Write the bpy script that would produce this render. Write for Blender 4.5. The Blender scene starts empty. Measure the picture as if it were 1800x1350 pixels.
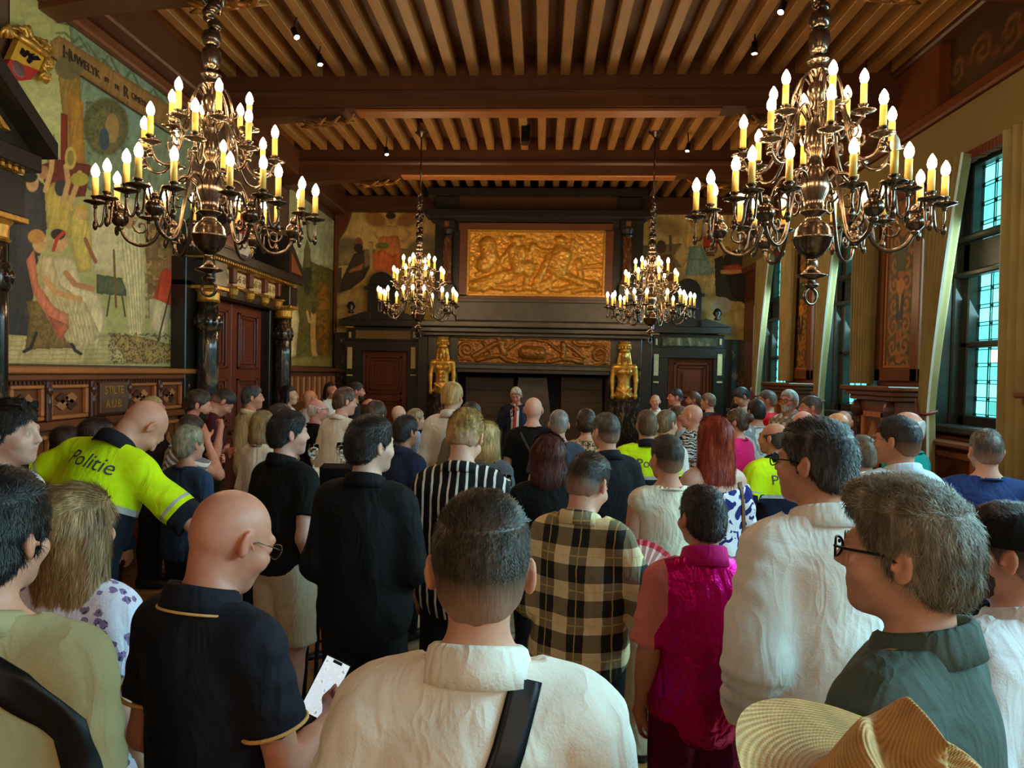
import bpy, math, random
import numpy as np
from mathutils import Vector, Matrix
from mathutils.bvhtree import BVHTree
random.seed(7); rng = np.random.default_rng(7)
SC = bpy.context.scene; COL = SC.collection
rad = math.radians

# ---------------------------------------------------------------- camera (room axes: X right, Y towards the fireplace, Z up)
F = 1300.0; H = 2.0
def cam_axes(yaw, pitch, roll):
    fwd = np.array([-math.sin(yaw), math.cos(yaw), 0]); right = np.array([math.cos(yaw), math.sin(yaw), 0]); up = np.array([0, 0, 1.0])
    f2 = fwd*math.cos(pitch)+up*math.sin(pitch); u2 = up*math.cos(pitch)-fwd*math.sin(pitch)
    r3 = right*math.cos(roll)+u2*math.sin(roll); u3 = u2*math.cos(roll)-right*math.sin(roll)
    return np.stack([r3, u3, -f2], 1)
CR = cam_axes(rad(4), rad(-1.6), rad(1.25))
PP = (858.29, 691.32)
cd = bpy.data.cameras.new('camera'); cam = bpy.data.objects.new('camera', cd); COL.objects.link(cam); SC.camera = cam
cd.sensor_width = 36; cd.sensor_fit = 'HORIZONTAL'; cd.lens = F*36/1800
cd.shift_x = (900-PP[0])/1800; cd.shift_y = (PP[1]-675)/1800; cd.clip_start = 0.05
cam.matrix_world = Matrix.Translation((0, 0, H)) @ Matrix(CR.tolist()).to_4x4()

# ---------------------------------------------------------------- world, lights, exposure
SC.view_settings.view_transform = 'Standard'; SC.view_settings.look = 'None'
SC.view_settings.gamma = 1; SC.view_settings.use_curve_mapping = False
SC.view_settings.exposure = 0.38
W = bpy.data.worlds.new('world'); SC.world = W; W.use_nodes = True
W.node_tree.nodes['Background'].inputs[0].default_value = (0.62, 0.85, 0.95, 1)
W.node_tree.nodes['Background'].inputs[1].default_value = 0.6
BULB = 84.0      # emission of a candle bulb
PANE = 1.15      # emission of the lit window panes
DAY = 215.0      # daylight entering by each window; the far ones are half shaded by their curtains
def light(name, kind, loc, power, color, size=0.3, size_y=None, aim=None, spot=None):
    l = bpy.data.lights.new(name, kind); l.energy = power; l.color = color
    if kind == 'AREA':
        l.size = size; l.spread = rad(140)
        if size_y: l.shape = 'RECTANGLE'; l.size_y = size_y
    else: l.shadow_soft_size = size
    if spot: l.spot_size = spot; l.spot_blend = 0.6
    o = bpy.data.objects.new(name, l); COL.objects.link(o); o.location = loc
    if aim is not None:
        o.rotation_euler = (Vector(aim)-Vector(loc)).to_track_quat('-Z', 'Y').to_euler()
    return o
for wy in (12.5, 9.5, 6.5, 3.5, 0.5, -2.5):
    light('daylight', 'AREA', (4.12, wy, 2.85), DAY*(.55 if wy > 6 else 1.3 if wy > 3 else 1.5 if wy > 0 else .6), (0.42, 0.86, 1.0), 2.3, 1.3, aim=(0.6, wy-0.3, 0.9))
for sx in (-1.9, 1.5):   # the pair of chandeliers hanging behind the photographer
    light('rear_chandelier_light', 'POINT', (sx, -2.4, 3.1), 85, (1.0, 0.76, 0.5), 0.5)

# ---------------------------------------------------------------- photo pixel -> room point
def proj(P):
    P = np.asarray(P, float); c = (P-np.array([0, 0, H])) @ CR
    return np.stack([PP[0]+F*c[..., 0]/-c[..., 2], PP[1]-F*c[..., 1]/-c[..., 2]], -1)
def on(px, py, ax, val):
    d = CR @ np.array([(px-PP[0])/F, (PP[1]-py)/F, -1.0]); o = np.array([0, 0, H]); t = (val-o[ax])/d[ax]
    return o+t*d
def oy(px, py, Y): return on(px, py, 1, Y)
def ox(px, py, X): return on(px, py, 0, X)
def rect(x0, y0, x1, y1, Y):
    mx, my = (x0+x1)/2, (y0+y1)/2
    return oy(x0, my, Y)[0], oy(x1, my, Y)[0], oy(mx, y1, Y)[2], oy(mx, y0, Y)[2]   # X0 X1 Z0 Z1

# ---------------------------------------------------------------- materials
class N:
    def __init__(s, name):
        s.m = bpy.data.materials.new(name); s.m.use_nodes = True; s.t = s.m.node_tree; s.b = s.t.nodes['Principled BSDF']
    def put(s, sock, v):
        if v is None: return
        if isinstance(v, bpy.types.NodeSocket): s.t.links.new(v, sock)
        elif hasattr(sock.default_value, '__len__') and not hasattr(v, '__len__'): sock.default_value = (v,)*len(sock.default_value)
        elif hasattr(v, '__len__') and len(v) == 3 and len(sock.default_value) == 4: sock.default_value = (*v, 1)
        else: sock.default_value = v
    def node(s, t, **k):
        n = s.t.nodes.new('ShaderNode'+t)
        for a, v in k.items(): setattr(n, a, v)
        return n
    def math(s, op, a, b=None, c=None):
        n = s.node('Math', operation=op)
        for i, v in enumerate((a, b, c)):
            if v is not None: s.put(n.inputs[i], v)
        return n.outputs[0]
    def coord(s, kind='Object', scale=(1, 1, 1), attr=None, rot=(0, 0, 0)):
        if attr:
            a = s.node('Attribute'); a.attribute_name = attr; o = a.outputs['Vector']
        else: o = s.node('TexCoord').outputs[kind]
        mp = s.node('Mapping'); s.put(mp.inputs[0], o); mp.inputs['Scale'].default_value = scale; mp.inputs['Rotation'].default_value = rot
        return mp.outputs[0]
    def attr(s, name, out='Fac'):
        a = s.node('Attribute'); a.attribute_name = name; return a.outputs[out]
    def xyz(s, v):
        n = s.node('SeparateXYZ'); s.put(n.inputs[0], v); return n.outputs
    def noise(s, v, scale, detail=3, rough=.55, dist=0.):
        n = s.node('TexNoise'); s.put(n.inputs['Vector'], v); n.inputs['Scale'].default_value = scale
        n.inputs['Detail'].default_value = detail; n.inputs['Roughness'].default_value = rough; n.inputs['Distortion'].default_value = dist
        return n.outputs[0]
    def voro(s, v, scale, feature='F1', out=0):
        n = s.node('TexVoronoi', feature=feature); s.put(n.inputs['Vector'], v); n.inputs['Scale'].default_value = scale
        return n.outputs[out]
    def mix(s, f, a, b, mode='MIX'):
        n = s.node('Mix', data_type='RGBA', blend_type=mode); s.put(n.inputs[0], f); s.put(n.inputs[6], a); s.put(n.inputs[7], b); return n.outputs[2]
    def ramp(s, f, stops):
        n = s.node('ValToRGB'); s.put(n.inputs[0], f); e = n.color_ramp.elements
        while len(e) > 1: e.remove(e[-1])
        e[0].position = stops[0][0]; e[0].color = (*stops[0][1], 1)
        for p, c in stops[1:]:
            q = e.new(p); q.color = (*c, 1)
        return n.outputs[0]
    def bump(s, h, strength=.3, dist=.01):
        n = s.node('Bump'); s.put(n.inputs['Height'], h); n.inputs['Strength'].default_value = strength; n.inputs['Distance'].default_value = dist
        s.put(s.b.inputs['Normal'], n.outputs[0])
    def fin(s, color=None, rough=None, metal=None, spec=None, **k):
        s.put(s.b.inputs['Base Color'], color); s.put(s.b.inputs['Roughness'], rough); s.put(s.b.inputs['Metallic'], metal)
        s.put(s.b.inputs['Specular IOR Level'], spec)
        for a, v in k.items(): s.put(s.b.inputs[a.replace('_', ' ')], v)
        return s.m
def srgb(r, g, b):
    return tuple(((c/255+.055)/1.055)**2.4 if c > 10 else c/255/12.92 for c in (r, g, b))
MC = {}
def mono(name, col, rough=.6, metal=0., var=.15, sc=14, bump=.15, spec=.5):
    if name in MC: return MC[name]
    n = N(name); v = n.coord(); f = n.noise(v, sc, 4)
    d = tuple(c*(1-var) for c in col); l = tuple(min(1, c*(1+var)) for c in col)
    n.bump(f, bump, .004)
    MC[name] = n.fin(n.ramp(f, [(.3, d), (.7, l)]), rough, metal, spec); return MC[name]
def wood(name, col, dark=.55, axis=0, rough=.42, sc=9, coat=0.):
    if name in MC: return MC[name]
    n = N(name); s = [1, 1, 1]; s[axis] = .07
    v = n.coord(scale=tuple(s)); a = n.noise(v, sc*2, 6, .6, .6); b = n.noise(n.coord(), 1.3, 2)
    oi = n.node('ObjectInfo').outputs['Random']
    f = n.math('ADD', n.math('MULTIPLY', a, .7), n.math('ADD', n.math('MULTIPLY', b, .35), n.math('MULTIPLY', oi, .12)))
    c = n.ramp(f, [(.3, tuple(x*dark for x in col)), (.62, col), (.85, tuple(min(1, x*1.3) for x in col))])
    n.bump(a, .25, .004); MC[name] = n.fin(c, rough, 0, .45, Coat_Weight=coat); return MC[name]
def emit(name, col, st, base=(.8, .8, .8)):
    if name in MC: return MC[name]
    n = N(name); n.fin(base, .4, Emission_Color=col); n.b.inputs['Emission Strength'].default_value = st
    MC[name] = n.m; return n.m

M_beam = wood('dark_beam_oak', srgb(92, 52, 28), axis=0)
M_joist = wood('joist_oak', srgb(172, 120, 64), .5, axis=1, rough=.5)
M_board = wood('ceiling_board_oak', srgb(108, 68, 36), axis=1, rough=.6)
M_soffit = wood('soffit_oak', srgb(176, 104, 52), .65, axis=0, rough=.38)
M_panel = wood('panel_oak', srgb(116, 62, 32), .5, axis=1, rough=.35)
M_panelv = wood('panel_oak_upright', srgb(112, 58, 30), .5, axis=2, rough=.35)
M_light = wood('inlay_light_wood', srgb(172, 112, 66), .7, axis=2, rough=.35)
M_dark = wood('inlay_dark_wood', srgb(78, 38, 20), .6, axis=2, rough=.35)
M_mahog = wood('mahogany_door', srgb(106, 48, 28), .5, axis=2, rough=.3)
M_blackw = mono('ebony_wood', srgb(34, 30, 26), .32, 0, .35, 20, .1)
M_frame = mono('window_frame_wood', srgb(52, 46, 42), .38, 0, .3, 16, .1)
M_gold = mono('gilt_wood', srgb(196, 146, 62), .38, .55, .35, 26, .5)
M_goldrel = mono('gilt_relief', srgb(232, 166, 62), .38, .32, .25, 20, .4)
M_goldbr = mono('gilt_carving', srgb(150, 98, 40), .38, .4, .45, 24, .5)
M_ivory = mono('ivory_stone', srgb(196, 176, 128), .5, 0, .18, 30, .3)
M_brass = mono('bronze_brass', srgb(100, 84, 70), .22, .92, .25, 8, .05)
M_candle = mono('candle_sleeve', srgb(232, 190, 92), .5, 0, .06, 20, .0)
M_slate = mono('slate_stone', srgb(74, 66, 54), .4, 0, .3, 7, .2)
M_wallp = mono('brown_wall_plaster', srgb(92, 64, 40), .7, 0, .2, 5, .2)
M_iron = mono('black_iron', srgb(22, 22, 24), .4, .6, .2, 30, .1)
M_white = mono('white_cloth', srgb(226, 222, 212), .8, 0, .05, 30, .1)
M_glasscl = None
def marble(name, base, vein, sc=5, rough=.16):
    n = N(name); v = n.coord(scale=(1, 1, .55)); a = n.noise(v, sc, 6, .65, 1.6); w = n.voro(n.mix(.25, v, n.node('TexNoise').outputs[1]), sc*1.2, 'DISTANCE_TO_EDGE')
    f = n.math('ADD', a, n.math('MULTIPLY', n.math('LESS_THAN', w, .02), .1))
    c = n.ramp(f, [(.35, tuple(x*.45 for x in base)), (.57, base), (.68, vein), (.82, tuple(min(1, x*1.5) for x in vein))])
    return n.fin(c, rough, 0, .5)
M_marble = marble('black_brown_marble', srgb(44, 36, 30), srgb(120, 96, 72))
M_redmarble = marble('red_marble', srgb(132, 84, 58), srgb(190, 150, 120), 9)
M_greymarble = marble('grey_marble', srgb(86, 80, 60), srgb(140, 128, 96), 6)
def parquet():
    n = N('parquet_oak'); oi = n.node('ObjectInfo').outputs['Random']; v = n.coord(scale=(1, .1, 1))
    a = n.noise(v, 22, 6, .6, .5)
    f = n.math('ADD', n.math('MULTIPLY', a, .6), n.math('MULTIPLY', oi, .42))
    c = n.ramp(f, [(.25, srgb(118, 76, 36)), (.55, srgb(170, 118, 58)), (.85, srgb(196, 146, 84))])
    n.bump(a, .2, .003); return n.fin(c, .3, 0, .45)
M_parq = parquet()
def attrmat(name, rough=.6, bump=.0, metal=0.):
    n = N(name); c = n.attr('paint', 'Color'); v = n.coord(); f = n.noise(v, 34, 4)
    n.bump(f, .12, .003); return n.fin(n.mix(.16, c, n.mix(1.0, c, n.ramp(f, [(.3, (.3, .3, .3)), (.7, (1, 1, 1))]), 'MULTIPLY')), rough, metal, .35)
M_paint = attrmat('mural_paint')

# ---------------------------------------------------------------- mesh helpers
def mesh_from(name, V, Fc, smooth=False):
    me = bpy.data.meshes.new(name); V = np.asarray(V, np.float32)
    if isinstance(Fc, np.ndarray):
        nf, k = Fc.shape
        me.vertices.add(len(V)); me.vertices.foreach_set('co', V.ravel())
        me.loops.add(nf*k); me.loops.foreach_set('vertex_index', Fc.astype(np.int32).ravel())
        me.polygons.add(nf); me.polygons.foreach_set('loop_start', np.arange(0, nf*k, k, dtype=np.int32))
        me.update(calc_edges=True)
    else:
        me.from_pydata([tuple(map(float, p)) for p in V], [], [tuple(f) for f in Fc])
    if smooth: me.polygons.foreach_set('use_smooth', np.ones(len(me.polygons), bool))
    me.update(); return me
def obj(name, me, mat=None, parent=None, loc=None, rot=None):
    o = bpy.data.objects.new(name, me); COL.objects.link(o)
    if mat is not None and me is not None:
        if not me.materials: me.materials.append(mat)
    if parent is not None: o.parent = parent
    if loc is not None: o.location = loc
    if rot is not None: o.rotation_euler = rot
    return o
def tag(o, label=None, cat=None, group=None, kind=None):
    if label: o['label'] = label
    if cat: o['category'] = cat
    if group: o['group'] = group
    if kind: o['kind'] = kind
    return o
def empty(name, loc=(0, 0, 0), rz=0., label=None, cat=None, group=None, kind=None, parent=None):
    o = bpy.data.objects.new(name, None); COL.objects.link(o); o.location = loc; o.rotation_euler = (0, 0, rz); o.empty_display_size = .1
    if parent is not None: o.parent = parent
    return tag(o, label, cat, group, kind)
class MB:
    def __init__(s): s.v = []; s.f = []; s.sm = False
    def add(s, V, Fc):
        n = len(s.v); s.v += [tuple(map(float, p)) for p in V]; s.f += [tuple(int(i)+n for i in f) for f in Fc]; return s
    def box(s, x0, x1, y0, y1, z0, z1, b=0.):
        if b <= 0:
            V = [(x, y, z) for z in (z0, z1) for y in (y0, y1) for x in (x0, x1)]
            return s.add(V, [(0, 2, 3, 1), (4, 5, 7, 6), (0, 1, 5, 4), (1, 3, 7, 5), (3, 2, 6, 7), (2, 0, 4, 6)])
        V = []; c = [(x0, x1), (y0, y1), (z0, z1)]; idx = {}
        for sx in (0, 1):
            for sy in (0, 1):
                for sz in (0, 1):
                    for a in range(3):
                        p = [c[0][sx], c[1][sy], c[2][sz]]; sg = (sx, sy, sz)
                        for q in range(3):
                            if q != a: p[q] += b*(1-2*sg[q])
                        idx[(sx, sy, sz, a)] = len(V); V.append(p)
        Fc = []
        for a in range(3):
            u, w = [(1, 2), (0, 2), (0, 1)][a]
            for sd in (0, 1):
                q = []
                for (i, j) in ((0, 0), (1, 0), (1, 1), (0, 1)):
                    sg = [0, 0, 0]; sg[a] = sd; sg[u] = i; sg[w] = j; q.append(idx[(*sg, a)])
                Fc.append(q if (sd == 1) ^ (a == 1) else q[::-1])
        for a in range(3):
            u, w = [(1, 2), (0, 2), (0, 1)][a]
            for i in (0, 1):
                for j in (0, 1):
                    q = []
                    for sd, ax in ((0, u), (1, u), (1, w), (0, w)):
                        sg = [0, 0, 0]; sg[a] = sd; sg[u] = i; sg[w] = j; q.append(idx[(*sg, ax)])
                    Fc.append(q)
        for sx in (0, 1):
            for sy in (0, 1):
                for sz in (0, 1): Fc.append([idx[(sx, sy, sz, a)] for a in range(3)])
        return s.add(V, Fc)
    def lathe(s, prof, c=(0, 0, 0), n=20, cap=True):
        V = []; Fc = []
        for r, z in prof:
            for i in range(n):
                a = 2*math.pi*i/n; V.append((c[0]+r*math.cos(a), c[1]+r*math.sin(a), c[2]+z))
        for k in range(len(prof)-1):
            for i in range(n):
                j = (i+1) % n; Fc.append((k*n+i, k*n+j, (k+1)*n+j, (k+1)*n+i))
        if cap: Fc.append(tuple(range(n))[::-1]); Fc.append(tuple((len(prof)-1)*n+i for i in range(n)))
        return s.add(V, Fc)
    def tube(s, pts, r, n=8, closed=False, flat=1.0):
        pts = [Vector(p) for p in pts]; L = len(pts); V = []; Fc = []; prev = None
        for k, p in enumerate(pts):
            if closed: t = pts[(k+1) % L]-pts[k-1]
            else: t = pts[min(k+1, L-1)]-pts[max(k-1, 0)]
            t.normalize()
            if prev is None:
                prev = t.orthogonal().normalized()
            u = (prev-t*prev.dot(t)).normalized(); w = t.cross(u); prev = u
            rr = r[k] if hasattr(r, '__len__') else r
            for i in range(n):
                a = 2*math.pi*i/n; q = p+u*(rr*math.cos(a))+w*(rr*flat*math.sin(a)); V.append(q)
        K = L if closed else L-1
        for k in range(K):
            for i in range(n):
                j = (i+1) % n; k2 = (k+1) % L; Fc.append((k*n+i, k*n+j, k2*n+j, k2*n+i))
        if not closed: Fc.append(tuple(range(n))[::-1]); Fc.append(tuple((L-1)*n+i for i in range(n)))
        return s.add(V, Fc)
    def sphere(s, c, r, n=12, m=8):
        r = r if hasattr(r, '__len__') else (r, r, r); V = [(c[0], c[1], c[2]-r[2])]; Fc = []
        for k in range(1, m):
            ph = math.pi*k/m
            for i in range(n):
                a = 2*math.pi*i/n; V.append((c[0]+r[0]*math.sin(ph)*math.cos(a), c[1]+r[1]*math.sin(ph)*math.sin(a), c[2]-r[2]*math.cos(ph)))
        V.append((c[0], c[1], c[2]+r[2])); T = len(V)-1
        for i in range(n): Fc.append((0, 1+(i+1) % n, 1+i))
        for k in range(m-2):
            for i in range(n):
                j = (i+1) % n; Fc.append((1+k*n+i, 1+k*n+j, 1+(k+1)*n+j, 1+(k+1)*n+i))
        for i in range(n): Fc.append((T, 1+(m-2)*n+i, 1+(m-2)*n+(i+1) % n))
        return s.add(V, Fc)
    def prism(s, poly, axis, a, b):
        """poly: 2-D outline in the two other axes, extruded along axis from a to b"""
        V = []; n = len(poly)
        for t in (a, b):
            for p in poly:
                q = list(p); q.insert(axis, t); V.append(q)
        Fc = [tuple(range(n))[::-1], tuple(range(n, 2*n))]+[(i, (i+1) % n, n+(i+1) % n, n+i) for i in range(n)]
        return s.add(V, Fc)
    def xf(s, M):
        s.v = [tuple(M @ Vector(p)) for p in s.v]; return s
    def mesh(s, name, smooth=False):
        me = mesh_from(name, s.v, s.f, smooth); return me
    def build(s, name, mat, parent=None, smooth=False, loc=None, rot=None):
        return obj(name, s.mesh(name, smooth), mat, parent, loc, rot)
def fixnormals(me):
    import bmesh
    b = bmesh.new(); b.from_mesh(me); bmesh.ops.recalc_face_normals(b, faces=b.faces); b.to_mesh(me); b.free()
def copy_tree(o, parent=None):
    c = o.copy(); COL.objects.link(c); c.parent = parent if parent is not None else o.parent
    for ch in list(o.children):
        copy_tree(ch, c)
    return c
def text_mesh(s, size, extrude=.002, font=None, align='CENTER'):
    cu = bpy.data.curves.new('t', 'FONT'); cu.body = s; cu.size = size; cu.extrude = extrude; cu.align_x = align; cu.align_y = 'CENTER'; cu.resolution_u = 4
    o = bpy.data.objects.new('t', cu); COL.objects.link(o)
    me = bpy.data.meshes.new_from_object(o.evaluated_get(bpy.context.evaluated_depsgraph_get()))
    bpy.data.objects.remove(o); me.name = 'lettering'; return me
def lerp(a, b, t): return a+(b-a)*t

# ================================================================ value noise, painter, reliefs
_T = rng.random((32, 32, 32)).astype(np.float32)
def vnoise(X, Y, Z):
    X, Y, Z = [np.asarray(a, np.float32) for a in (X, Y, Z)]
    X, Y, Z = np.broadcast_arrays(X, Y, Z)
    i, j, k = np.floor(X).astype(np.int32), np.floor(Y).astype(np.int32), np.floor(Z).astype(np.int32)
    u, v, w = X-i, Y-j, Z-k; u = u*u*(3-2*u); v = v*v*(3-2*v); w = w*w*(3-2*w)
    i &= 31; j &= 31; k &= 31; i1, j1, k1 = (i+1) & 31, (j+1) & 31, (k+1) & 31
    a = _T[i, j, k]*(1-u)+_T[i1, j, k]*u; b = _T[i, j1, k]*(1-u)+_T[i1, j1, k]*u
    c = _T[i, j, k1]*(1-u)+_T[i1, j, k1]*u; d = _T[i, j1, k1]*(1-u)+_T[i1, j1, k1]*u
    return ((a*(1-v)+b*v)*(1-w)+(c*(1-v)+d*v)*w)*2-1
class Paint:
    """flat painting: colours laid on a grid of points given in picture units"""
    def __init__(s, u, v, base):
        s.u, s.v = u.astype(np.float32), v.astype(np.float32); s.c = np.tile(np.array(srgb(*base), np.float32), (len(u), 1))
    def put(s, m, rgb, a=1.):
        m = np.clip(m, 0, 1)[:, None]*a; s.c = s.c*(1-m)+np.array(srgb(*rgb), np.float32)*m
    def poly(s, pts, rgb, a=1.):
        x, y = s.u, s.v; ins = np.zeros(len(x), bool); n = len(pts)
        for i in range(n):
            x0, y0 = pts[i]; x1, y1 = pts[(i+1) % n]
            if y0 == y1: continue
            cr = ((y0 > y) != (y1 > y)) & (x < (x1-x0)*(y-y0)/(y1-y0)+x0); ins ^= cr
        s.put(ins.astype(np.float32), rgb, a)
        d = s.dist(list(pts)+[pts[0]]); w = max(p_[0] for p_ in pts)-min(p_[0] for p_ in pts); f = vnoise(x*.3+y*.05, y*.045+w, 2.2)   # brushed folds and softened outlines of the painted shape
        s.c = np.where(ins[:, None], s.c*((.66+.34*np.clip(d/min(7, .3*w), 0, 1))*(1+.24*f))[:, None], s.c); return s
    def ell(s, cx, cy, rx, ry, rgb, rot=0., a=1., soft=.12):
        c, q = math.cos(rot), math.sin(rot); dx, dy = s.u-cx, s.v-cy
        d = np.sqrt(((dx*c+dy*q)/rx)**2+((dy*c-dx*q)/ry)**2); s.put((1-d)/soft+.5, rgb, a); return s
    def dist(s, pts):
        D = np.full(len(s.u), 1e9, np.float32)
        for (x0, y0), (x1, y1) in zip(pts[:-1], pts[1:]):
            dx, dy = x1-x0, y1-y0; t = np.clip(((s.u-x0)*dx+(s.v-y0)*dy)/(dx*dx+dy*dy+1e-9), 0, 1)
            D = np.minimum(D, np.hypot(s.u-x0-t*dx, s.v-y0-t*dy))
        return D
    def stroke(s, pts, r, rgb, a=1.): s.put((r-s.dist(pts))/(r*.3)+.5, rgb, a); return s
    def grain(s, sc, amt):
        n = vnoise(s.u*sc, s.v*sc, 3.3)+.5*vnoise(s.u*sc*2.3, s.v*sc*2.3, 7.7); s.c *= (1+amt*n)[:, None]; return s
    def speck(s, sc, thr, rgb, a=.6, box=None):
        m = (vnoise(s.u*sc, s.v*sc, 11.1) > thr).astype(np.float32)
        if box: m *= ((s.u > box[0]) & (s.u < box[2]) & (s.v > box[1]) & (s.v < box[3]))
        s.put(m, rgb, a); return s
def grid(nu, nv):
    a = (np.arange(nu-1)[:, None]*nv+np.arange(nv-1)[None]).ravel()
    return np.stack([a, a+nv, a+nv+1, a+1], 1)
def painted(name, P, nu, nv, fn, mat, parent=None, flip=False):
    """P: (nu*nv,3) points; fn paints on the photo position of each point"""
    q = proj(P); p = fn(q[:, 0], q[:, 1]); Fc = grid(nu, nv); p.c = p.c*np.array([1.16, 1.03, .86], np.float32)
    me = mesh_from(name, P, Fc[:, ::-1].copy() if flip else Fc, True)
    at = me.color_attributes.new('paint', 'FLOAT_COLOR', 'POINT')
    at.data.foreach_set('color', np.concatenate([np.clip(p.c, 0, 1), np.ones((len(P), 1))], 1).astype(np.float32).ravel())
    return obj(name, me, mat, parent)
def relief(name, x0, y0, x1, y1, Y, nu, nv, strokes, amp, mat, parent, extra=None):
    X0, X1, Z0, Z1 = rect(x0, y0, x1, y1, Y)
    gx, gz = np.meshgrid(np.linspace(X0, X1, nu), np.linspace(Z0, Z1, nv), indexing='ij')
    u = (x0+(gx-X0)/(X1-X0)*(x1-x0)).ravel(); v = (y1-(gz-Z0)/(Z1-Z0)*(y1-y0)).ravel()
    p = Paint(u, v, (0, 0, 0)); h = np.zeros(len(u), np.float32)
    for pts, r in strokes:
        d = p.dist(pts)/r; k = np.sqrt(np.clip(1-d*d, 0, 1))*np.minimum(r, 9+.35*r)
        h = np.maximum(h, k)+.25*np.minimum(h, k)
    h = np.minimum(h, 14)
    h = h*amp/10+.12*amp*(vnoise(u*.22, v*.22, 1.)*.5+vnoise(u*.5, v*.5, 4.)*.4)
    P = np.stack([gx.ravel(), np.full(len(u), Y)-h, gz.ravel()], 1)
    return obj(name, mesh_from(name, P, grid(nu, nv)[:, ::-1].copy(), True), mat, parent)
def spiral(cx, cy, r, turns, a0, sg=1, n=26):
    return [(cx+r*(1-t*.85)*math.cos(a0+sg*turns*6.283*t), cy+r*(1-t*.85)*math.sin(a0+sg*turns*6.283*t)) for t in np.linspace(0, 1, n)]
def B(name, mat, parent, x0, x1, y0, y1, z0, z1, b=0.):
    return MB().box(min(x0, x1), max(x0, x1), min(y0, y1), max(y0, y1), min(z0, z1), max(z0, z1), b).build(name, mat, parent)
def RB(name, mat, parent, x0, y0, x1, y1, Yf, Yb, b=.008):
    X0, X1, Z0, Z1 = rect(x0, y0, x1, y1, Yf); return B(name, mat, parent, X0, X1, Yf, Yb, Z0, Z1, b)

# ================================================================ the setting
XL, YB = -4.05, 14.2
floor = tag(B('floor', M_board, None, -4.5, 4.6, -3.6, 14.6, -.2, -.02), kind='structure')
blk = MB().box(-.0615, .0615, -.2485, .2485, -.02, 0, .0025).mesh('plank')
cells = []
for i in range(-8, 9):
    for j in range(-7, 29):
        cells.append((abs(i*.5-.1)+abs(j*.5-4.2)*.55, i, j))
cells.sort(); st = MB(); cnt = 0
for _, i, j in cells:
    for q in range(4):
        o = -.1875+.125*q; cx, cy = i*.5, j*.5+.25
        turn = (i+j) % 2
        x, y = (cx+o, cy) if not turn else (cx, cy+o)
        if cnt < 292:
            pk = obj('plank', blk, M_parq, floor, (x, y, 0), (0, 0, math.pi/2*turn)); cnt += 1
        else:
            hx, hy = (.0605, .248) if not turn else (.248, .0605)
            st.box(x-hx, x+hx, y-hy, y+hy, -.02, 0)
tag(st.build('parquet', M_parq, floor), kind='stuff')
wl = tag(B('wall_left', M_wallp, None, XL-.3, XL, -3.6, 14.5, 0, 5.6), kind='structure')
wb = tag(B('wall_back', M_blackw, None, -4.35, 4.4, YB, YB+.3, 0, 5.6), kind='structure')
wf = tag(B('wall_front', M_wallp, None, -4.35, 4.4, -3.6, -3.3, 0, 5.6), kind='structure')
ceil = tag(B('ceiling', M_board, None, -4.35, 4.6, -3.6, 14.5, 5.53, 5.7), kind='structure')
# joists and cross beams
BY = [11.2-2.78*k for k in range(6)]            # front faces of the cross beams
bays = [(11.5, 14.2)]+[(BY[k+1]+.3, BY[k]) for k in range(5)]
for a, b in bays:
    jm = MB().box(-.055, .055, -(b-a)/2, (b-a)/2, 5.35, 5.53, .008).mesh('joist')
    for k in range(-15, 16):
        obj('joist', jm, M_joist, ceil, (-.06+.256*k, (a+b)/2, 0))
for by in BY:
    pr = [(0, 5.53), (0, 5.2), (-.035, 5.18), (-.035, 5.15), (-.01, 5.12), (-.01, 5.0), (.31, 5.0), (.31, 5.12), (.335, 5.15), (.335, 5.18), (.3, 5.2), (.3, 5.53)]
    bm = MB().prism([(y+by, z) for y, z in pr], 0, XL, 4.0); bmo = bm.build('beam', M_beam, ceil); fixnormals(bmo.data)
    B('soffit_board', M_soffit, ceil, -2.2, 1.95, by+.03, by+.27, 4.965, 5.0, .012)
    for sg in (-1, 1):
        xw = XL if sg < 0 else 3.95; q = lambda d: xw-sg*d
        k = MB().prism([(q(.02), 5.0), (q(1.75), 5.0), (q(1.7), 4.94), (q(1.2), 4.92), (q(.7), 4.89), (q(.3), 4.85), (q(.02), 4.8)], 1, by+.03, by+.27)
        kk = k.build('bracket', M_beam, ceil); fixnormals(kk.data)
        g = MB()
        for t in range(9):
            a = t/8; g.tube([(q(1.85-.45*a), by+.02+.26*abs(math.sin(t*2.1)), 4.93-.05*a), (q(1.72-.45*a), by+.15, 4.885-.05*a), (q(1.6-.45*a), by+.15+.11*math.sin(t*1.7), 4.92-.06*a)], [.012, .03, .008], 6)
        g.build('gilt_leaf', M_goldbr, kk, True)
# wall plates along the two long walls
tag(B('trim_1', M_beam, None, XL, XL+.28, -3.3, YB, 4.98, 5.35, .02), kind='structure')
tag(B('trim_2', M_panel, None, XL, XL+.1, 5.3, 8.4, 4.86, 4.98, .02), kind='structure')

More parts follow.
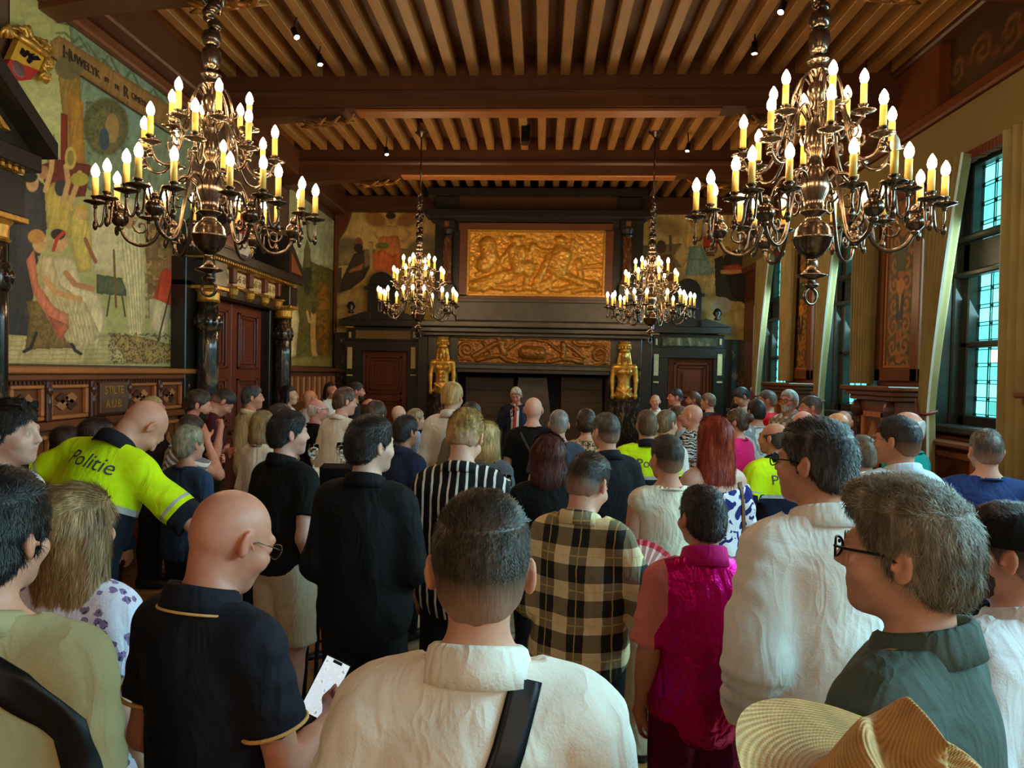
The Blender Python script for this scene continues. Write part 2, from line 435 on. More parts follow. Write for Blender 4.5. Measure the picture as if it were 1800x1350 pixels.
# ---------------------------------------------------------------- left wall: big mural
def mural1(u, v):
    p = Paint(u, v, (170, 172, 112))
    p.poly([(120, 30), (340, 30), (340, 420), (150, 330)], (128, 146, 118)); p.ell(85, 215, 55, 60, (186, 190, 132), soft=.8)
    p.ell(230, 190, 60, 60, (126, 156, 140), soft=.9)
    p.poly([(95, 40), (140, 50), (290, 170), (330, 230), (330, 130), (150, 20)], (104, 122, 84))
    for k in range(16):
        x = 100+k*13; y = 58+k*9.4; p.stroke([(x, y), (x+14, y+20*math.sin(k*1.9)), (x+30, y+14)], 2.2, (78, 98, 60), .7)
    p.poly([(88, 72), (104, 62), (300, 186), (300, 232), (262, 210), (90, 100)], (152, 116, 66)); p.stroke([(88, 99), (300, 236)], 1.6, (60, 40, 24))
    p.poly([(100, 110), (140, 125), (150, 300), (120, 300)], (158, 128, 62)); p.poly([(118, 150), (146, 180), (150, 300), (124, 300)], (182, 132, 52))
    p.ell(122, 118, 26, 22, (112, 100, 66)); p.poly([(107, 198), (119, 202), (118, 300), (107, 300)], (138, 48, 30))
    p.ell(186, 222, 40, 50, (98, 98, 62)); p.ell(186, 228, 30, 40, (116, 112, 70)); p.speck(.25, .35, (70, 74, 50), .6, (146, 172, 226, 272))
    p.ell(197, 225, 12, 26, (168, 140, 84)); p.ell(183, 245, 9, 20, (64, 84, 98))
    for k in range(8): p.stroke([(40+k*8, 230+k*6), (60+k*5, 265-k*4), (84, 240+k*7)], 1.8, (96, 110, 60), .7)
    p.poly([(66, 292), (100, 280), (160, 290), (150, 345), (90, 350)], (112, 46, 36))
    p.poly([(13, 640), (330, 640), (330, 588), (13, 588)], (184, 174, 126))
    for k in range(6): p.stroke([(13, 600+k*8), (230, 598+k*8)], .9, (150, 140, 98), .7)
    p.poly([(13, 330), (60, 310), (85, 330), (80, 420), (60, 480), (55, 590), (13, 588)], (48, 52, 56))
    p.poly([(24, 345), (46, 324), (72, 334), (84, 400), (66, 430), (30, 480)], (62, 62, 70)); p.ell(57, 322, 11, 15, (198, 158, 112)); p.ell(53, 311, 13, 10, (38, 34, 32))
    p.poly([(78, 330), (96, 320), (124, 345), (142, 400), (120, 420), (82, 400)], (190, 168, 84)); p.ell(77, 303, 9, 12, (176, 128, 86)); p.ell(106, 330, 10, 15, (60, 56, 58))
    for a in ([(92, 275), (90, 300), (80, 335)], [(116, 292), (120, 320), (112, 352)], [(140, 304), (134, 328), (122, 360)]): p.stroke(a, 4.5, (206, 166, 112))
    p.ell(124, 278, 10, 20, (200, 176, 92)); p.ell(124, 278, 6, 14, (150, 130, 70)); p.ell(140, 315, 16, 12, (180, 170, 70))
    p.poly([(158, 350), (180, 344), (252, 352), (250, 470), (162, 480)], (202, 196, 158)); p.ell(210, 420, 40, 60, (212, 202, 160), soft=.8)
    p.poly([(122, 372), (150, 366), (162, 420), (160, 476), (138, 480), (124, 430)], (206, 186, 96)); p.ell(143, 373, 11, 14, (208, 172, 110)); p.ell(143, 364, 10, 6, (198, 168, 62)); p.stroke([(150, 420), (158, 440), (168, 460)], 3.5, (150, 92, 58))
    # throne and seated pair
    p.poly([(46, 530), (80, 528), (128, 590), (132, 612), (44, 614), (52, 560)], (124, 100, 54)); p.speck(.3, .2, (92, 72, 38), .6, (44, 528, 130, 612))
    p.stroke([(64, 585), (54, 612), (42, 618)], 3, (40, 38, 36)); p.stroke([(120, 590), (132, 616), (142, 622)], 3, (40, 38, 36))
    p.poly([(80, 455), (128, 452), (144, 500), (178, 520), (186, 566), (170, 612), (140, 560), (96, 510)], (214, 204, 164)); p.ell(106, 426, 13, 17, (206, 166, 116)); p.ell(102, 412, 13, 10, (46, 36, 30)); p.stroke([(94, 440), (100, 420), (112, 408)], 3, (190, 50, 34))
    p.stroke([(116, 480), (132, 500), (162, 508)], 5, (190, 132, 90))
    p.poly([(66, 450), (92, 450), (106, 500), (150, 532), (178, 590), (150, 612), (118, 600), (80, 540)], (204, 190, 146)); p.ell(70, 427, 13, 18, (208, 170, 118)); p.ell(64, 416, 15, 13, (190, 140, 70))
    p.stroke([(78, 490), (98, 514), (140, 526)], 5.5, (204, 160, 108))
    p.poly([(46, 458), (60, 438), (68, 500), (96, 540), (120, 552), (122, 575), (106, 600), (84, 560), (58, 515)], (214, 128, 96)); p.poly([(84, 555), (122, 572), (106, 600)], (190, 100, 74))
    for k in range(9): p.stroke([(96+k*8, 520+k*5), (112+k*7, 560+k*5), (120+k*6, 600)], 1., (160, 146, 108), .6)
    # crowd behind, standing white robe, seated red cloak
    p.poly([(254, 400), (300, 380), (330, 400), (330, 560), (262, 560)], (150, 116, 66)); p.speck(.16, .15, (110, 82, 48), .6, (254, 390, 330, 560)); p.speck(.2, .45, (206, 162, 108), .6, (254, 400, 330, 520))
    for x, y in ((264, 418), (278, 408), (296, 412), (310, 424), (318, 410)): p.ell(x, y, 7, 9, (188, 146, 96))
    p.poly([(170, 482), (222, 490), (222, 521), (170, 516)], (74, 92, 62)); p.stroke([(200, 440), (204, 540)], 2, (110, 80, 40)); p.stroke([(193, 520), (188, 555)], 1.6, (70, 60, 40)); p.stroke([(215, 522), (220, 556)], 1.6, (70, 60, 40))
    p.poly([(204, 396), (250, 396), (254, 470), (256, 560), (250, 606), (226, 585), (222, 510), (208, 470)], (218, 212, 166))
    for k in range(6): p.stroke([(212+k*7, 410), (224+k*5, 500), (232+k*4, 585)], 1.2, (170, 160, 116), .7)
    p.ell(228, 388, 12, 14, (190, 150, 106))
    p.poly([(262, 526), (300, 522), (298, 560), (290, 596), (264, 580)], (206, 192, 154)); p.poly([(284, 476), (298, 464), (318, 480), (326, 560), (322, 618), (308, 614), (306, 540), (270, 524)], (208, 76, 44)); p.ell(298, 462, 9, 12, (172, 120, 80)); p.poly([(300, 560), (304, 500), (308, 614)], (150, 48, 32))
    p.stroke([(310, 470), (276, 606)], 1.5, (90, 60, 36))
    p.poly([(190, 585), (240, 590), (320, 610), (325, 636), (225, 640)], (166, 142, 88)); p.speck(.45, .18, (66, 52, 34), .8, (190, 585, 326, 640))
    return p.grain(.12, .16).grain(.5, .10)
gy, gz = np.meshgrid(np.linspace(5.36, 8.28, 360), np.linspace(1.99, 4.86, 360), indexing='ij')
tag(painted('mural', np.stack([np.full(gy.size, XL+.012), gy.ravel(), gz.ravel()], 1), 360, 360, mural1, M_paint, flip=False),
    'large figure mural with seated robed women on the left wall', 'mural', 'wall murals')
def mural2(u, v):
    p = Paint(u, v, (168, 172, 128)); p.poly([(500, 400), (600, 380), (600, 470), (500, 470)], (176, 186, 150))
    p.poly([(500, 520), (545, 460), (600, 480), (600, 660), (500, 660)], (112, 104, 52)); p.ell(540, 480, 8, 40, (58, 58, 42)); p.poly([(534, 440), (540, 420), (546, 440), (546, 470), (534, 470)], (120, 112, 70))
    p.poly([(556, 500), (572, 490), (582, 540), (574, 640), (556, 600)], (164, 116, 46)); p.speck(.22, .2, (84, 80, 36), .6, (505, 470, 590, 650))
    p.poly([(508, 524), (520, 518), (526, 560), (520, 625), (508, 630)], (216, 208, 158)); p.ell(516, 508, 5, 8, (190, 150, 110))
    p.stroke([(551, 552), (550, 590), (552, 618), (558, 640)], 4.5, (214, 166, 104)); p.ell(551, 546, 4, 6, (90, 66, 40)); p.stroke([(540, 548), (544, 566), (549, 566)], 2, (214, 166, 104))
    p.poly([(500, 630), (600, 622), (600, 660), (500, 660)], (150, 140, 78)); return p.grain(.15, .18).grain(.6, .1)
gy, gz = np.meshgrid(np.linspace(11.55, 14.1, 120), np.linspace(2.05, 4.86, 150), indexing='ij')
tag(painted('mural', np.stack([np.full(gy.size, XL+.012), gy.ravel(), gz.ravel()], 1), 120, 150, mural2, M_paint), 'narrow landscape mural with slim bare figure between the portal and the far corner', 'mural', 'wall murals')
# banner lettering and shield on the big mural
for s, px, py, sz in (('H', 118, 95, .15), ('UWELYK', 151, 116, .105), ('BY', 188, 141, .06), ('DE', 206, 154, .06), ('R', 222, 163, .15), ('OMEYNEN', 251, 181, .085)):
    q = ox(px, py, XL+.02); me = text_mesh(s, sz, .003)
    tag(obj('painted_lettering', me, mono('letter_brown', srgb(74, 52, 30)), None, (XL+.02, q[1], q[2]), (math.pi/2, 0, math.pi/2)), 'dark brown letters %s painted on the mural banner' % s, 'lettering', None)
def P_yz(x, py_pts, X): return [tuple(ox(a, b, X)[1:]) for a, b in py_pts]
X = -3.93
sh = empty('coat_of_arms', (X, 5.42, 4.3), 0, 'carved shield with black double-headed eagle on gold above red base', 'shield')
def sub(o, parent):
    o.parent = parent; o.matrix_parent_inverse = Matrix.Translation(-parent.location); return o
m = MB().prism(P_yz(X, [(34, 68), (80, 98), (68, 124), (18, 104)], X), 0, X-.05, X); k = sub(m.build('gold_field', mono('shield_gold', srgb(206, 158, 50), .4, .2)), sh); fixnormals(k.data)
m = MB().prism(P_yz(X, [(18, 104), (68, 124), (54, 140), (34, 142), (5, 122)], X), 0, X-.05, X+.004); k = sub(m.build('red_field', mono('shield_red', srgb(168, 44, 34), .4)), sh); fixnormals(k.data)
m = MB()
for pts in ([(48, 90), (50, 100), (46, 106), (50, 112), (55, 108), (52, 100)], [(47, 96), (38, 84), (34, 94), (42, 101)], [(53, 99), (64, 98), (70, 106), (56, 106)], [(46, 88), (44, 94), (49, 98), (50, 91)], [(60, 95), (52, 94), (52, 99), (56, 98)]):
    m.prism(P_yz(X, pts, X), 0, X, X+.012)
k = sub(m.build('eagle', M_iron), sh); fixnormals(k.data)
k = sub(MB().sphere((X, *ox(32, 122, X)[1:]), (.012, .075, .06)).build('grey_medallion', mono('shield_grey', srgb(104, 74, 66), .4), None, True), sh)
m = MB()
for i in range(26):
    a, b = (40, 56) if i < 13 else (74, 84); t = (i % 13)/12
    cx = [8+70*t, 86-10*t][i >= 13]; cy = [60+22*t-14*math.sin(3.1*t), 92+44*t][i >= 13]
    c = ox(cx, cy, X-.02); w = .05
    m.tube([(X-.03+.03*math.sin(j), c[1]+w*math.cos(j*1.1+i)*(1-j/8), c[2]+w*math.sin(j*1.1+i)*(1-j/8)) for j in range(7)], [.022, .02, .018, .015, .012, .01, .006], 6)
sub(m.build('gilt_scrollwork', M_gold, None, True), sh)
m = MB(); m.tube([(X+.01, *ox(31, 64, X)[1:]), (X+.01, *ox(82, 98, X)[1:])], .03, 8); sub(m.build('crown_rail', M_gold, None, True), sh)

# ---------------------------------------------------------------- left wall: panelling
dado = tag(B('trim_3', M_panel, None, XL, -3.95, 5.1, 8.35, 0, 1.9), kind='structure')
B('shelf', M_soffit, dado, XL, -3.84, 5.1, 8.4, 1.915, 1.97, .012); B('shelf_moulding', M_panel, dado, XL, -3.88, 5.1, 8.38, 1.86, 1.915, .01)
B('lower_rail', M_panel, dado, XL, -3.88, 5.1, 8.36, 1.46, 1.53, .012)
dt = MB()
for k in range(70): dt.box(-3.945, -3.9, 5.15+k*.046, 5.15+k*.046+.026, 1.825, 1.858)
dt.build('dentils', M_dark, dado)
def inlay_panel(ya, yb, z0, z1, X, parent, plaque=False):
    f = MB()
    w = .035
    for a, b, c, d in ((ya, yb, z0, z0+w), (ya, yb, z1-w, z1), (ya, ya+w, z0+w, z1-w), (yb-w, yb, z0+w, z1-w)): f.box(X, X+.045, a, b, c, d, .008)
    p = f.build('panel_frame', M_soffit, parent)
    cy, cz, hy, hz = (ya+yb)/2, (z0+z1)/2, (yb-ya)/2-w-.02, (z1-z0)/2-w-.015
    if plaque: return p
    for k, mt in enumerate((M_light, M_dark, M_light, M_dark)):
        a = (k*.5+.25)*math.pi; dx, dz = math.cos(a), math.sin(a)
        cyy, czz = cy+dx*hy*.42, cz+dz*hz*.42
        q = [(cyy+sx*hy*.42*(1 if True else 1), czz) if sz == 0 else (cyy, czz+sz*hz*.5) for sx, sz in ((1, 0), (0, 1), (-1, 0), (0, -1))]
        q = [(y+dx*.0, z) for y, z in q]
        i = MB().prism(q, 0, X-.002, X+.014).build('inlay', mt, p); fixnormals(i.data)
    return p
pxe = [(12, 72), (82, 150), (222, 270), (277, 316)]
for a, b in pxe:
    ya, yb = ox(a, 700, -3.94)[1], ox(b, 700, -3.94)[1]; inlay_panel(ya, yb, 1.54, 1.83, -3.95, dado)
ya, yb = ox(160, 700, -3.94)[1], ox(214, 700, -3.94)[1]
B('plaque_frame', M_panel, dado, -3.95, -3.9, ya, yb, 1.54, 1.85, .01)
plq = tag(B('quiet_plaque', mono('plaque_brown', srgb(92, 58, 34), .5), None, -3.9, -3.87, ya+.03, yb-.02, 1.56, 1.84, .006), 'brown plaque with gold capital lettering on the panelling', 'sign')
for s, z in (('STILTE', 1.765), ('A.U.B.', 1.64)):
    me = text_mesh(s, .105, .002); t = obj('lettering', me, M_gold, plq, (-3.868, (ya+yb)/2, z), (math.pi/2, 0, math.pi/2))
for k in range(5):
    c = ox((76, 154, 218, 273, 322)[k], 700, -3.94)[1]
    m = MB(); m.box(-3.95, -3.88, c-.03, c+.03, 1.53, 1.86, .01); m.sphere((-3.89, c, 1.78), (.03, .032, .05)); m.sphere((-3.89, c, 1.68), (.022, .026, .06)); m.build('console', M_dark, dado)
for k in range(6):
    a = 5.2+k*.53; inlay_panel(a, a+.47, .75, 1.42, -3.95, dado)
B('bench', M_panel, dado, -3.95, -3.6, 5.1, 8.36, .4, .46, .012)
dado2 = tag(B('trim_4', M_panel, None, XL, -3.97, 11.15, YB, 0, 1.95), kind='structure')
B('shelf', M_panel, dado2, XL, -3.86, 11.15, YB, 1.95, 2.02, .012)
sm = MB().box(-.03, .03, -.035, .035, 0, .42, .012).mesh('upright')
for k in range(9): obj('upright', sm, M_light, dado2, (-3.95, 11.5+k*.3, 1.45))

# ---------------------------------------------------------------- portals on the left wall
def portal(cy, name, broken):
    r = tag(empty(name, (XL, cy, 0)), kind='structure'); a = lambda mb, n, mt, sm=False, par=None: mb.build(n, mt, par or r, sm)
    m = MB()
    for sg in (-1, 1):
        m.box(0, .16, sg*1.05-.12*(sg > 0)-.0, sg*1.05+.12*(sg < 0), 0, 2.92, .01) if False else m.box(0, .18, min(sg*1.02, sg*1.5), max(sg*1.02, sg*1.5), 0, 2.95, .01)
    m.box(0, .18, -1.5, 1.5, 2.88, 3.2, .01); a(m, 'frame', M_blackw)
    m = MB().box(.16, .26, -1.06, 1.06, 2.82, 2.97, .02); a(m, 'architrave', M_blackw)
    for sg in (-1, 1):
        y = sg*1.22
        m = MB().lathe([(.125, .9), (.12, 1.0), (.12, 2.2), (.113, 2.72)], (.3, y, 0), 24); a(m, 'column', M_marble, True)
        m = MB().lathe([(.19, .0), (.19, .75), (.16, .8), (.15, .9)], (.3, y, 0), 20); a(m, 'pedestal', M_marble, False)
        m = MB().lathe([(.128, 2.40), (.137, 2.43), (.137, 2.56), (.128, 2.59)], (.3, y, 0), 24)
        for t in range(10): m.sphere((.3+.13*math.cos(t*.628), y+.13*math.sin(t*.628), 2.495), (.03, .03, .05), 8, 6)
        a(m, 'carved_band', M_marble, True)
        m = MB().lathe([(.118, 2.72), (.135, 2.735), (.12, 2.75), (.125, 2.83), (.15, 2.86)], (.3, y, 0), 24).box(.14, .47, y-.17, y+.17, 2.86, 2.9, .006); a(m, 'capital', M_gold)
        m = MB().box(.0, .45, y-.16, y+.16, 2.9, 3.18, .01); a(m, 'impost', M_blackw)
    m = MB().box(0, .24, -1.05, 1.05, 2.97, 3.2, .005); a(m, 'frieze', M_panel)
    for k in range(4):
        y = -.78+k*.52
        m = MB().box(.24, .262, y-.2, y+.2, 3.0, 3.18, .01); fr = a(m, 'frieze_panel', M_ivory)
        q = MB()
        for t in range(3): q.tube([(.265, y+sp[0], 3.09+sp[1]) for sp in spiral(-.12+.12*t, 0, .05, 1.3, t, 1 if t % 2 else -1, 12)], .008, 5)
        q.build('scroll_relief', mono('relief_tan', srgb(150, 120, 70)), fr, True)  # scrolls in one even tan, darker than their ivory panel
    for k in range(5):
        y = -1.04+k*.52
        m = MB().box(.2, .32, y-.055, y+.055, 3.02, 3.22, .01); a(m, 'console', M_panel)
        m = MB().box(.18, .38, y-.085, y+.085, 2.95, 2.975, .004); m.lathe([(.02, 2.84), (.07, 2.88), (.085, 2.95)], (.27, y, 0), 14); a(m, 'gilt_corbel', M_gold)
    B_ = lambda n, mt, *q: MB().box(*q, .008).build(n, mt, r)
    B_('gilt_moulding', M_gold, 0, .36, -1.4, 1.4, 3.2, 3.225); B_('cornice', M_blackw, 0, .5, -1.48, 1.48, 3.225, 3.34)
    d = MB()
    for k in range(44): d.box(.37, .44, -1.4+k*.064, -1.4+k*.064+.03, 3.2, 3.224)
    d.build('gilt_dentils', M_gold, r)
    if broken:
        for sg in (-1, 1):
            m = MB().prism([(sg*1.55, 3.34), (sg*1.55, 3.4), (sg*.86, 3.86), (sg*.86, 3.34)], 0, 0, .5); k = a(m, 'pediment', M_blackw); fixnormals(k.data)
            m = MB().prism([(sg*1.4, 3.36), (sg*.92, 3.36), (sg*.92, 3.64)], 0, .5, .515); k = a(m, 'pediment_panel', M_panel); fixnormals(k.data)
        m = MB().prism([(-.24, 3.42), (.24, 3.42), (.26, 3.7), (.2, 3.98), (-.2, 3.98), (-.26, 3.7)], 0, .1, .2); k = a(m, 'shield', mono('shield_white', srgb(208, 196, 180), .4)); fixnormals(k.data)
        m = MB().prism([(-.26, 3.7), (.26, 3.7), (.2, 3.98), (-.2, 3.98)], 0, .2, .21); q = m.build('red_chief', mono('shield_red', srgb(168, 44, 34), .4), k); fixnormals(q.data)
        m = MB()
        for sg in (-1, 1):
            for t in range(4): m.tube([(.16, sg*(.36+sp[0]), 3.5+.15*t+sp[1]) for sp in spiral(0, 0, .1, 1., t, sg, 12)], .022, 6)
        a(m, 'scroll_mantling', M_brass, True)
        m = MB().sphere((.2, -.42, 3.66), (.05, .07, .14)); a(m, 'blue_lion', mono('lion_blue', srgb(76, 150, 176), .5), True)
    else:
        m = MB().prism([(-1.6, 3.34), (1.6, 3.34), (1.6, 3.4), (0, 4.46), (-1.6, 3.4)], 0, 0, .36); k = a(m, 'pediment', M_blackw); fixnormals(k.data)
        for sg in (-1, 1):
            m = MB().prism([(sg*1.62, 3.36), (sg*1.62, 3.47), (0, 4.54), (0, 4.4)], 0, 0, .52); k = a(m, 'raking_cornice', M_blackw); fixnormals(k.data)
            m = MB().prism([(sg*1.3, 3.46), (sg*1.24, 3.46), (0, 4.3), (0, 4.36)], 0, .36, .4); k = a(m, 'gilt_raking_moulding', M_gold); fixnormals(k.data)
    dr = empty('door_leaves', (0, 0, 0), parent=r)
    for sg in (-1, 1):
        y0, y1 = (.005, 1.02) if sg > 0 else (-1.02, -.005)
        lf = MB().box(.01, .05, y0, y1, 0, 2.86, .006).build('leaf', M_mahog, dr)
        for z0, z1 in ((.2, .85), (.95, 1.25), (1.3, 1.85), (1.98, 2.72)):
            q = MB(); ya, yb = y0+.17, y1-.17
            for e, (w, h) in enumerate(((.05, .03), (.035, .022))):
                o = e*.085
                for A in ((ya+o, yb-o, z0+o*.7, z0+o*.7+w*.7), (ya+o, yb-o, z1-o*.7-w*.7, z1-o*.7), (ya+o, ya+o+w, z0+o*.7, z1-o*.7), (yb-o-w, yb-o, z0+o*.7, z1-o*.7)):
                    if A[1]-A[0] > .01 and A[3]-A[2] > .01: q.box(.05, .05+h, *A, .006)
            if yb-ya > .3 and z1-z0 > .4: q.box(.05, .062, ya+.2, yb-.2, z0+.16, z1-.16, .005)
            q.build('panel_moulding', M_mahog, lf)
        MB().tube([(.05, y0+.06 if sg > 0 else y1-.06, 1.15), (.1, y0+.06 if sg > 0 else y1-.06, 1.15)], .025, 10).build('door_knob', M_brass, lf)
    for sg in (-1, 1): MB().tube([(.1, sg*1.06, 0), (.1, sg*1.06, 2.82)], .035, 10).build('jamb_roll', mono('polished_black_stone', srgb(38, 40, 40), .12), r, True)
    return r
portal(9.33, 'door_1', True)
portal(3.56, 'door_2', False).scale = (1, 1, 1.035)

# ---------------------------------------------------------------- back wall murals
def muralL(u, v):
    p = Paint(u, v, (182, 160, 100)); p.poly([(570, 360), (770, 360), (770, 440), (570, 440)], (200, 176, 112)); p.ell(690, 420, 60, 50, (212, 184, 116), soft=.8)
    p.poly([(570, 440), (770, 436), (770, 462), (570, 468)], (140, 128, 86)); p.ell(610, 430, 22, 14, (120, 112, 84), soft=.6); p.ell(752, 425, 16, 14, (128, 124, 96), soft=.6)
    p.ell(660, 385, 22, 14, (150, 112, 58), .5, soft=.5); p.ell(716, 386, 22, 14, (150, 112, 58), -.5, soft=.5)
    p.poly([(655, 410), (672, 396), (708, 396), (724, 410), (712, 426), (668, 426)], (206, 174, 110)); p.ell(688, 385, 7, 9, (176, 134, 90)); p.ell(687, 379, 9, 6, (62, 46, 32))
    p.poly([(668, 416), (700, 414), (706, 440), (700, 475), (658, 478), (656, 450)], (206, 132, 78)); p.poly([(656, 446), (672, 438), (690, 450), (704, 444), (704, 474), (690, 484), (656, 476)], (214, 116, 60)); p.ell(672, 432, 12, 6, (110, 118, 66))
    p.poly([(650, 480), (712, 478), (712, 500), (650, 505)], (184, 160, 104)); p.poly([(648, 425), (656, 425), (656, 476), (650, 476)], (190, 170, 120))
    p.ell(630, 430, 8, 13, (128, 86, 58)); p.ell(630, 436, 8, 8, (60, 42, 30)); p.poly([(622, 446), (640, 440), (650, 470), (640, 490), (620, 506), (596, 520), (590, 512), (606, 480)], (66, 52, 40)); p.poly([(616, 474), (640, 462), (636, 474), (612, 480)], (178, 120, 76)); p.poly([(640, 440), (650, 450), (648, 468), (640, 470)], (132, 112, 84))
    p.poly([(583, 470), (600, 470), (600, 520), (583, 520)], (84, 72, 50)); p.poly([(583, 520), (640, 500), (660, 560), (583, 575)], (176, 152, 94)); p.ell(728, 440, 12, 16, (120, 116, 90), soft=.5)
    return p.grain(.12, .14).grain(.5, .1)
def muralR(u, v):
    p = Paint(u, v, (176, 158, 104)); p.poly([(1120, 365), (1330, 365), (1330, 440), (1120, 440)], (196, 178, 120)); p.ell(1175, 400, 30, 14, (150, 134, 94), .3, soft=.7); p.poly([(1120, 432), (1200, 428), (1200, 470), (1120, 470)], (126, 116, 80)); p.stroke([(1178, 415), (1179, 440)], 2.5, (96, 84, 60))
    p.ell(1162, 434, 9, 12, (84, 66, 48)); p.poly([(1148, 452), (1180, 446), (1194, 490), (1150, 500)], (132, 92, 72)); p.ell(1220, 393, 7, 9, (186, 140, 92)); p.ell(1219, 387, 8, 5, (150, 100, 50))
    p.poly([(1204, 408), (1234, 404), (1246, 420), (1226, 440), (1210, 470), (1200, 480), (1196, 440)], (210, 184, 112)); p.poly([(1184, 450), (1204, 420), (1212, 450), (1200, 472)], (200, 180, 130))
    p.poly([(1212, 434), (1232, 430), (1244, 456), (1256, 480), (1232, 486), (1204, 486)], (126, 160, 158)); p.speck(.3, .2, (94, 130, 136), .6, (1204, 432, 1256, 486)); p.poly([(1200, 484), (1262, 482), (1262, 520), (1200, 522)], (196, 176, 118))
    p.poly([(1236, 416), (1262, 412), (1262, 436), (1236, 434)], (196, 76, 40)); p.poly([(1236, 434), (1262, 436), (1256, 450), (1242, 450)], (92, 76, 74)); p.speck(.6, .2, (206, 190, 160), .8, (1240, 434, 1258, 448))
    p.poly([(1256, 455), (1290, 440), (1320, 460), (1320, 530), (1290, 530), (1258, 520)], (54, 52, 48)); p.ell(1278, 446, 8, 13, (150, 106, 64)); p.ell(1280, 456, 8, 10, (52, 44, 36)); p.poly([(1270, 468), (1298, 464), (1312, 476), (1280, 484)], (182, 78, 46)); p.stroke([(1270, 478), (1304, 478)], 3.5, (190, 150, 104)); p.poly([(1276, 484), (1316, 478), (1322, 520), (1308, 534), (1286, 520)], (36, 34, 30))
    p.ell(1268, 536, 18, 14, (170, 172, 168)); p.poly([(1284, 545), (1322, 540), (1322, 584), (1290, 580)], (184, 166, 116))
    return p.grain(.12, .14).grain(.5, .1)
for (x0, x1), f, lab in (((-3.98, -1.45), muralL, 'mural of an orange robed seated woman left of the fireplace'), ((1.75, 3.98), muralR, 'mural with a blue robed figure and red shield right of the fireplace')):
    gx, gz = np.meshgrid(np.linspace(x0, x1, 240), np.linspace(2.72, 5.04, 220), indexing='ij')
    tag(painted('mural', np.stack([gx.ravel(), np.full(gx.size, YB-.012), gz.ravel()], 1), 240, 220, f, M_paint, flip=True), lab, 'mural', 'wall murals')
tag(B('trim_5', M_beam, None, XL, 4.0, YB-.14, YB, 5.04, 5.35, .02), kind='structure')
for sg, x in ((-1, -4.02), (1, 3.9)):
    m = MB().prism([(x, 5.05), (x-sg*.32, 5.05), (x-sg*.26, 4.86), (x-sg*.2, 4.7), (x-sg*.06, 4.5), (x-sg*.03, 2.7), (x, 2.7)], 1, YB-.1, YB-.004); k = tag(m.build('trim_6', M_panelv, None), kind='structure'); fixnormals(k.data)

# ================================================================ fireplace
fp = empty('fireplace', (-.06, 13.1, 0), 0, 'monumental black and marble fireplace with gilt relief and two gilt figures', 'fireplace')
_RB = RB
def FR(*a, **k): return sub(_RB(*a, **k), fp)
FR('chimney_breast', M_blackw, None, 764, 335, 1130, 568, 13.5, 14.19)
FR('top_cornice', M_blackw, None, 752, 330, 1140, 344, 13.3, 14.19)
FR('upper_frieze', M_dark, None, 806, 345, 1086, 368, 13.44, 13.5)
for a in ((765, 345, 806, 370), (1086, 347, 1128, 372)): FR('corner_block', M_blackw, None, *a, 13.36, 13.5)
FR('cornice', M_blackw, None, 746, 368, 1146, 379, 13.15, 13.6); FR('cornice_moulding', M_blackw, None, 756, 379, 1136, 388, 13.25, 13.6)
for cx in (785, 1101):
    x, z0 = oy(cx, 500, 13.3)[0], oy(cx, 500, 13.3)[2]; z1 = oy(cx, 418, 13.3)[2]; zt = oy(cx, 388, 13.3)[2]; zb = oy(cx, 528, 13.3)[2]
    sub(MB().lathe([(.1, z0), (.1, z0+.06), (.085, z0+.08), (.08, z1)], (x, 13.3, 0), 18).build('column', M_redmarble, None, True), fp)
    sub(MB().lathe([(.085, z1), (.1, z1+.03), (.085, z1+.06), (.12, z1+.14)], (x, 13.3, 0), 16).box(x-.14, x+.14, 13.18, 13.5, z1+.14, zt, .01).build('capital', M_blackw), fp)
    sub(B('marble_boss', M_redmarble, None, x-.045, x+.045, 13.165, 13.2, z1+.18, zt-.03, .01), fp)
    sub(B('pedestal', M_blackw, None, x-.15, x+.15, 13.18, 13.5, zb, z0, .012), fp)
for a in ((807, 392, 1078, 406), (807, 519, 1078, 530), (807, 404, 823, 521), (1062, 404, 1078, 521)): FR('relief_frame', M_panel, None, *a, 13.4, 13.5)
for a in ((821, 404, 1064, 408), (821, 517, 1064, 521), (821, 406, 825, 519), (1060, 406, 1064, 519)): FR('gilt_fillet', M_gold, None, *a, 13.385, 13.45, b=.004)
Zs = lambda pts: [(550+x/2.25, 320+y/2.25) for x, y in pts]
S = [([(795, 270), (812, 345)], 26), ([(825, 275), (815, 350)], 24), ([(806, 232), (808, 240)], 21), ([(790, 228), (826, 224)], 13), ([(782, 268), (748, 310), (735, 345)], 11), ([(835, 280), (850, 300), (872, 262)], 10), ([(800, 360), (740, 370), (660, 402), (625, 412)], 17), ([(812, 365), (770, 385), (700, 404), (640, 416)], 14), ([(690, 250), (700, 300), (680, 330)], 34),
     ([(975, 275), (955, 340)], 28), ([(1000, 285), (985, 345)], 24), ([(978, 232), (982, 242)], 20), ([(964, 224), (996, 226)], 10), ([(955, 272), (905, 272), (872, 252)], 9), ([(1008, 280), (1022, 262), (1028, 232)], 9), ([(1022, 225), (1018, 310)], 5), ([(960, 360), (1000, 372), (1070, 398), (1120, 408)], 18), ([(965, 372), (930, 398), (880, 412)], 15), ([(940, 290), (915, 350), (890, 390)], 16),
     ([(852, 335), (856, 352)], 26), ([(830, 330), (885, 330)], 9), ([(850, 375), (845, 420)], 14), ([(1050, 310), (1062, 370)], 13), ([(1080, 330), (1140, 322)], 5), ([(1070, 345), (1142, 340)], 4), ([(650, 370), (720, 330), (760, 350)], 9), ([(870, 250), (858, 280), (862, 318)], 12)]
S += [([(x, 425+6*math.sin(x*.05)), (x+40, 418+8*math.cos(x*.08))], 11) for x in range(630, 1130, 45)]+[([(640+k*9, 300+8*math.sin(k)), (660+k*6, 330)], 4) for k in range(8)]
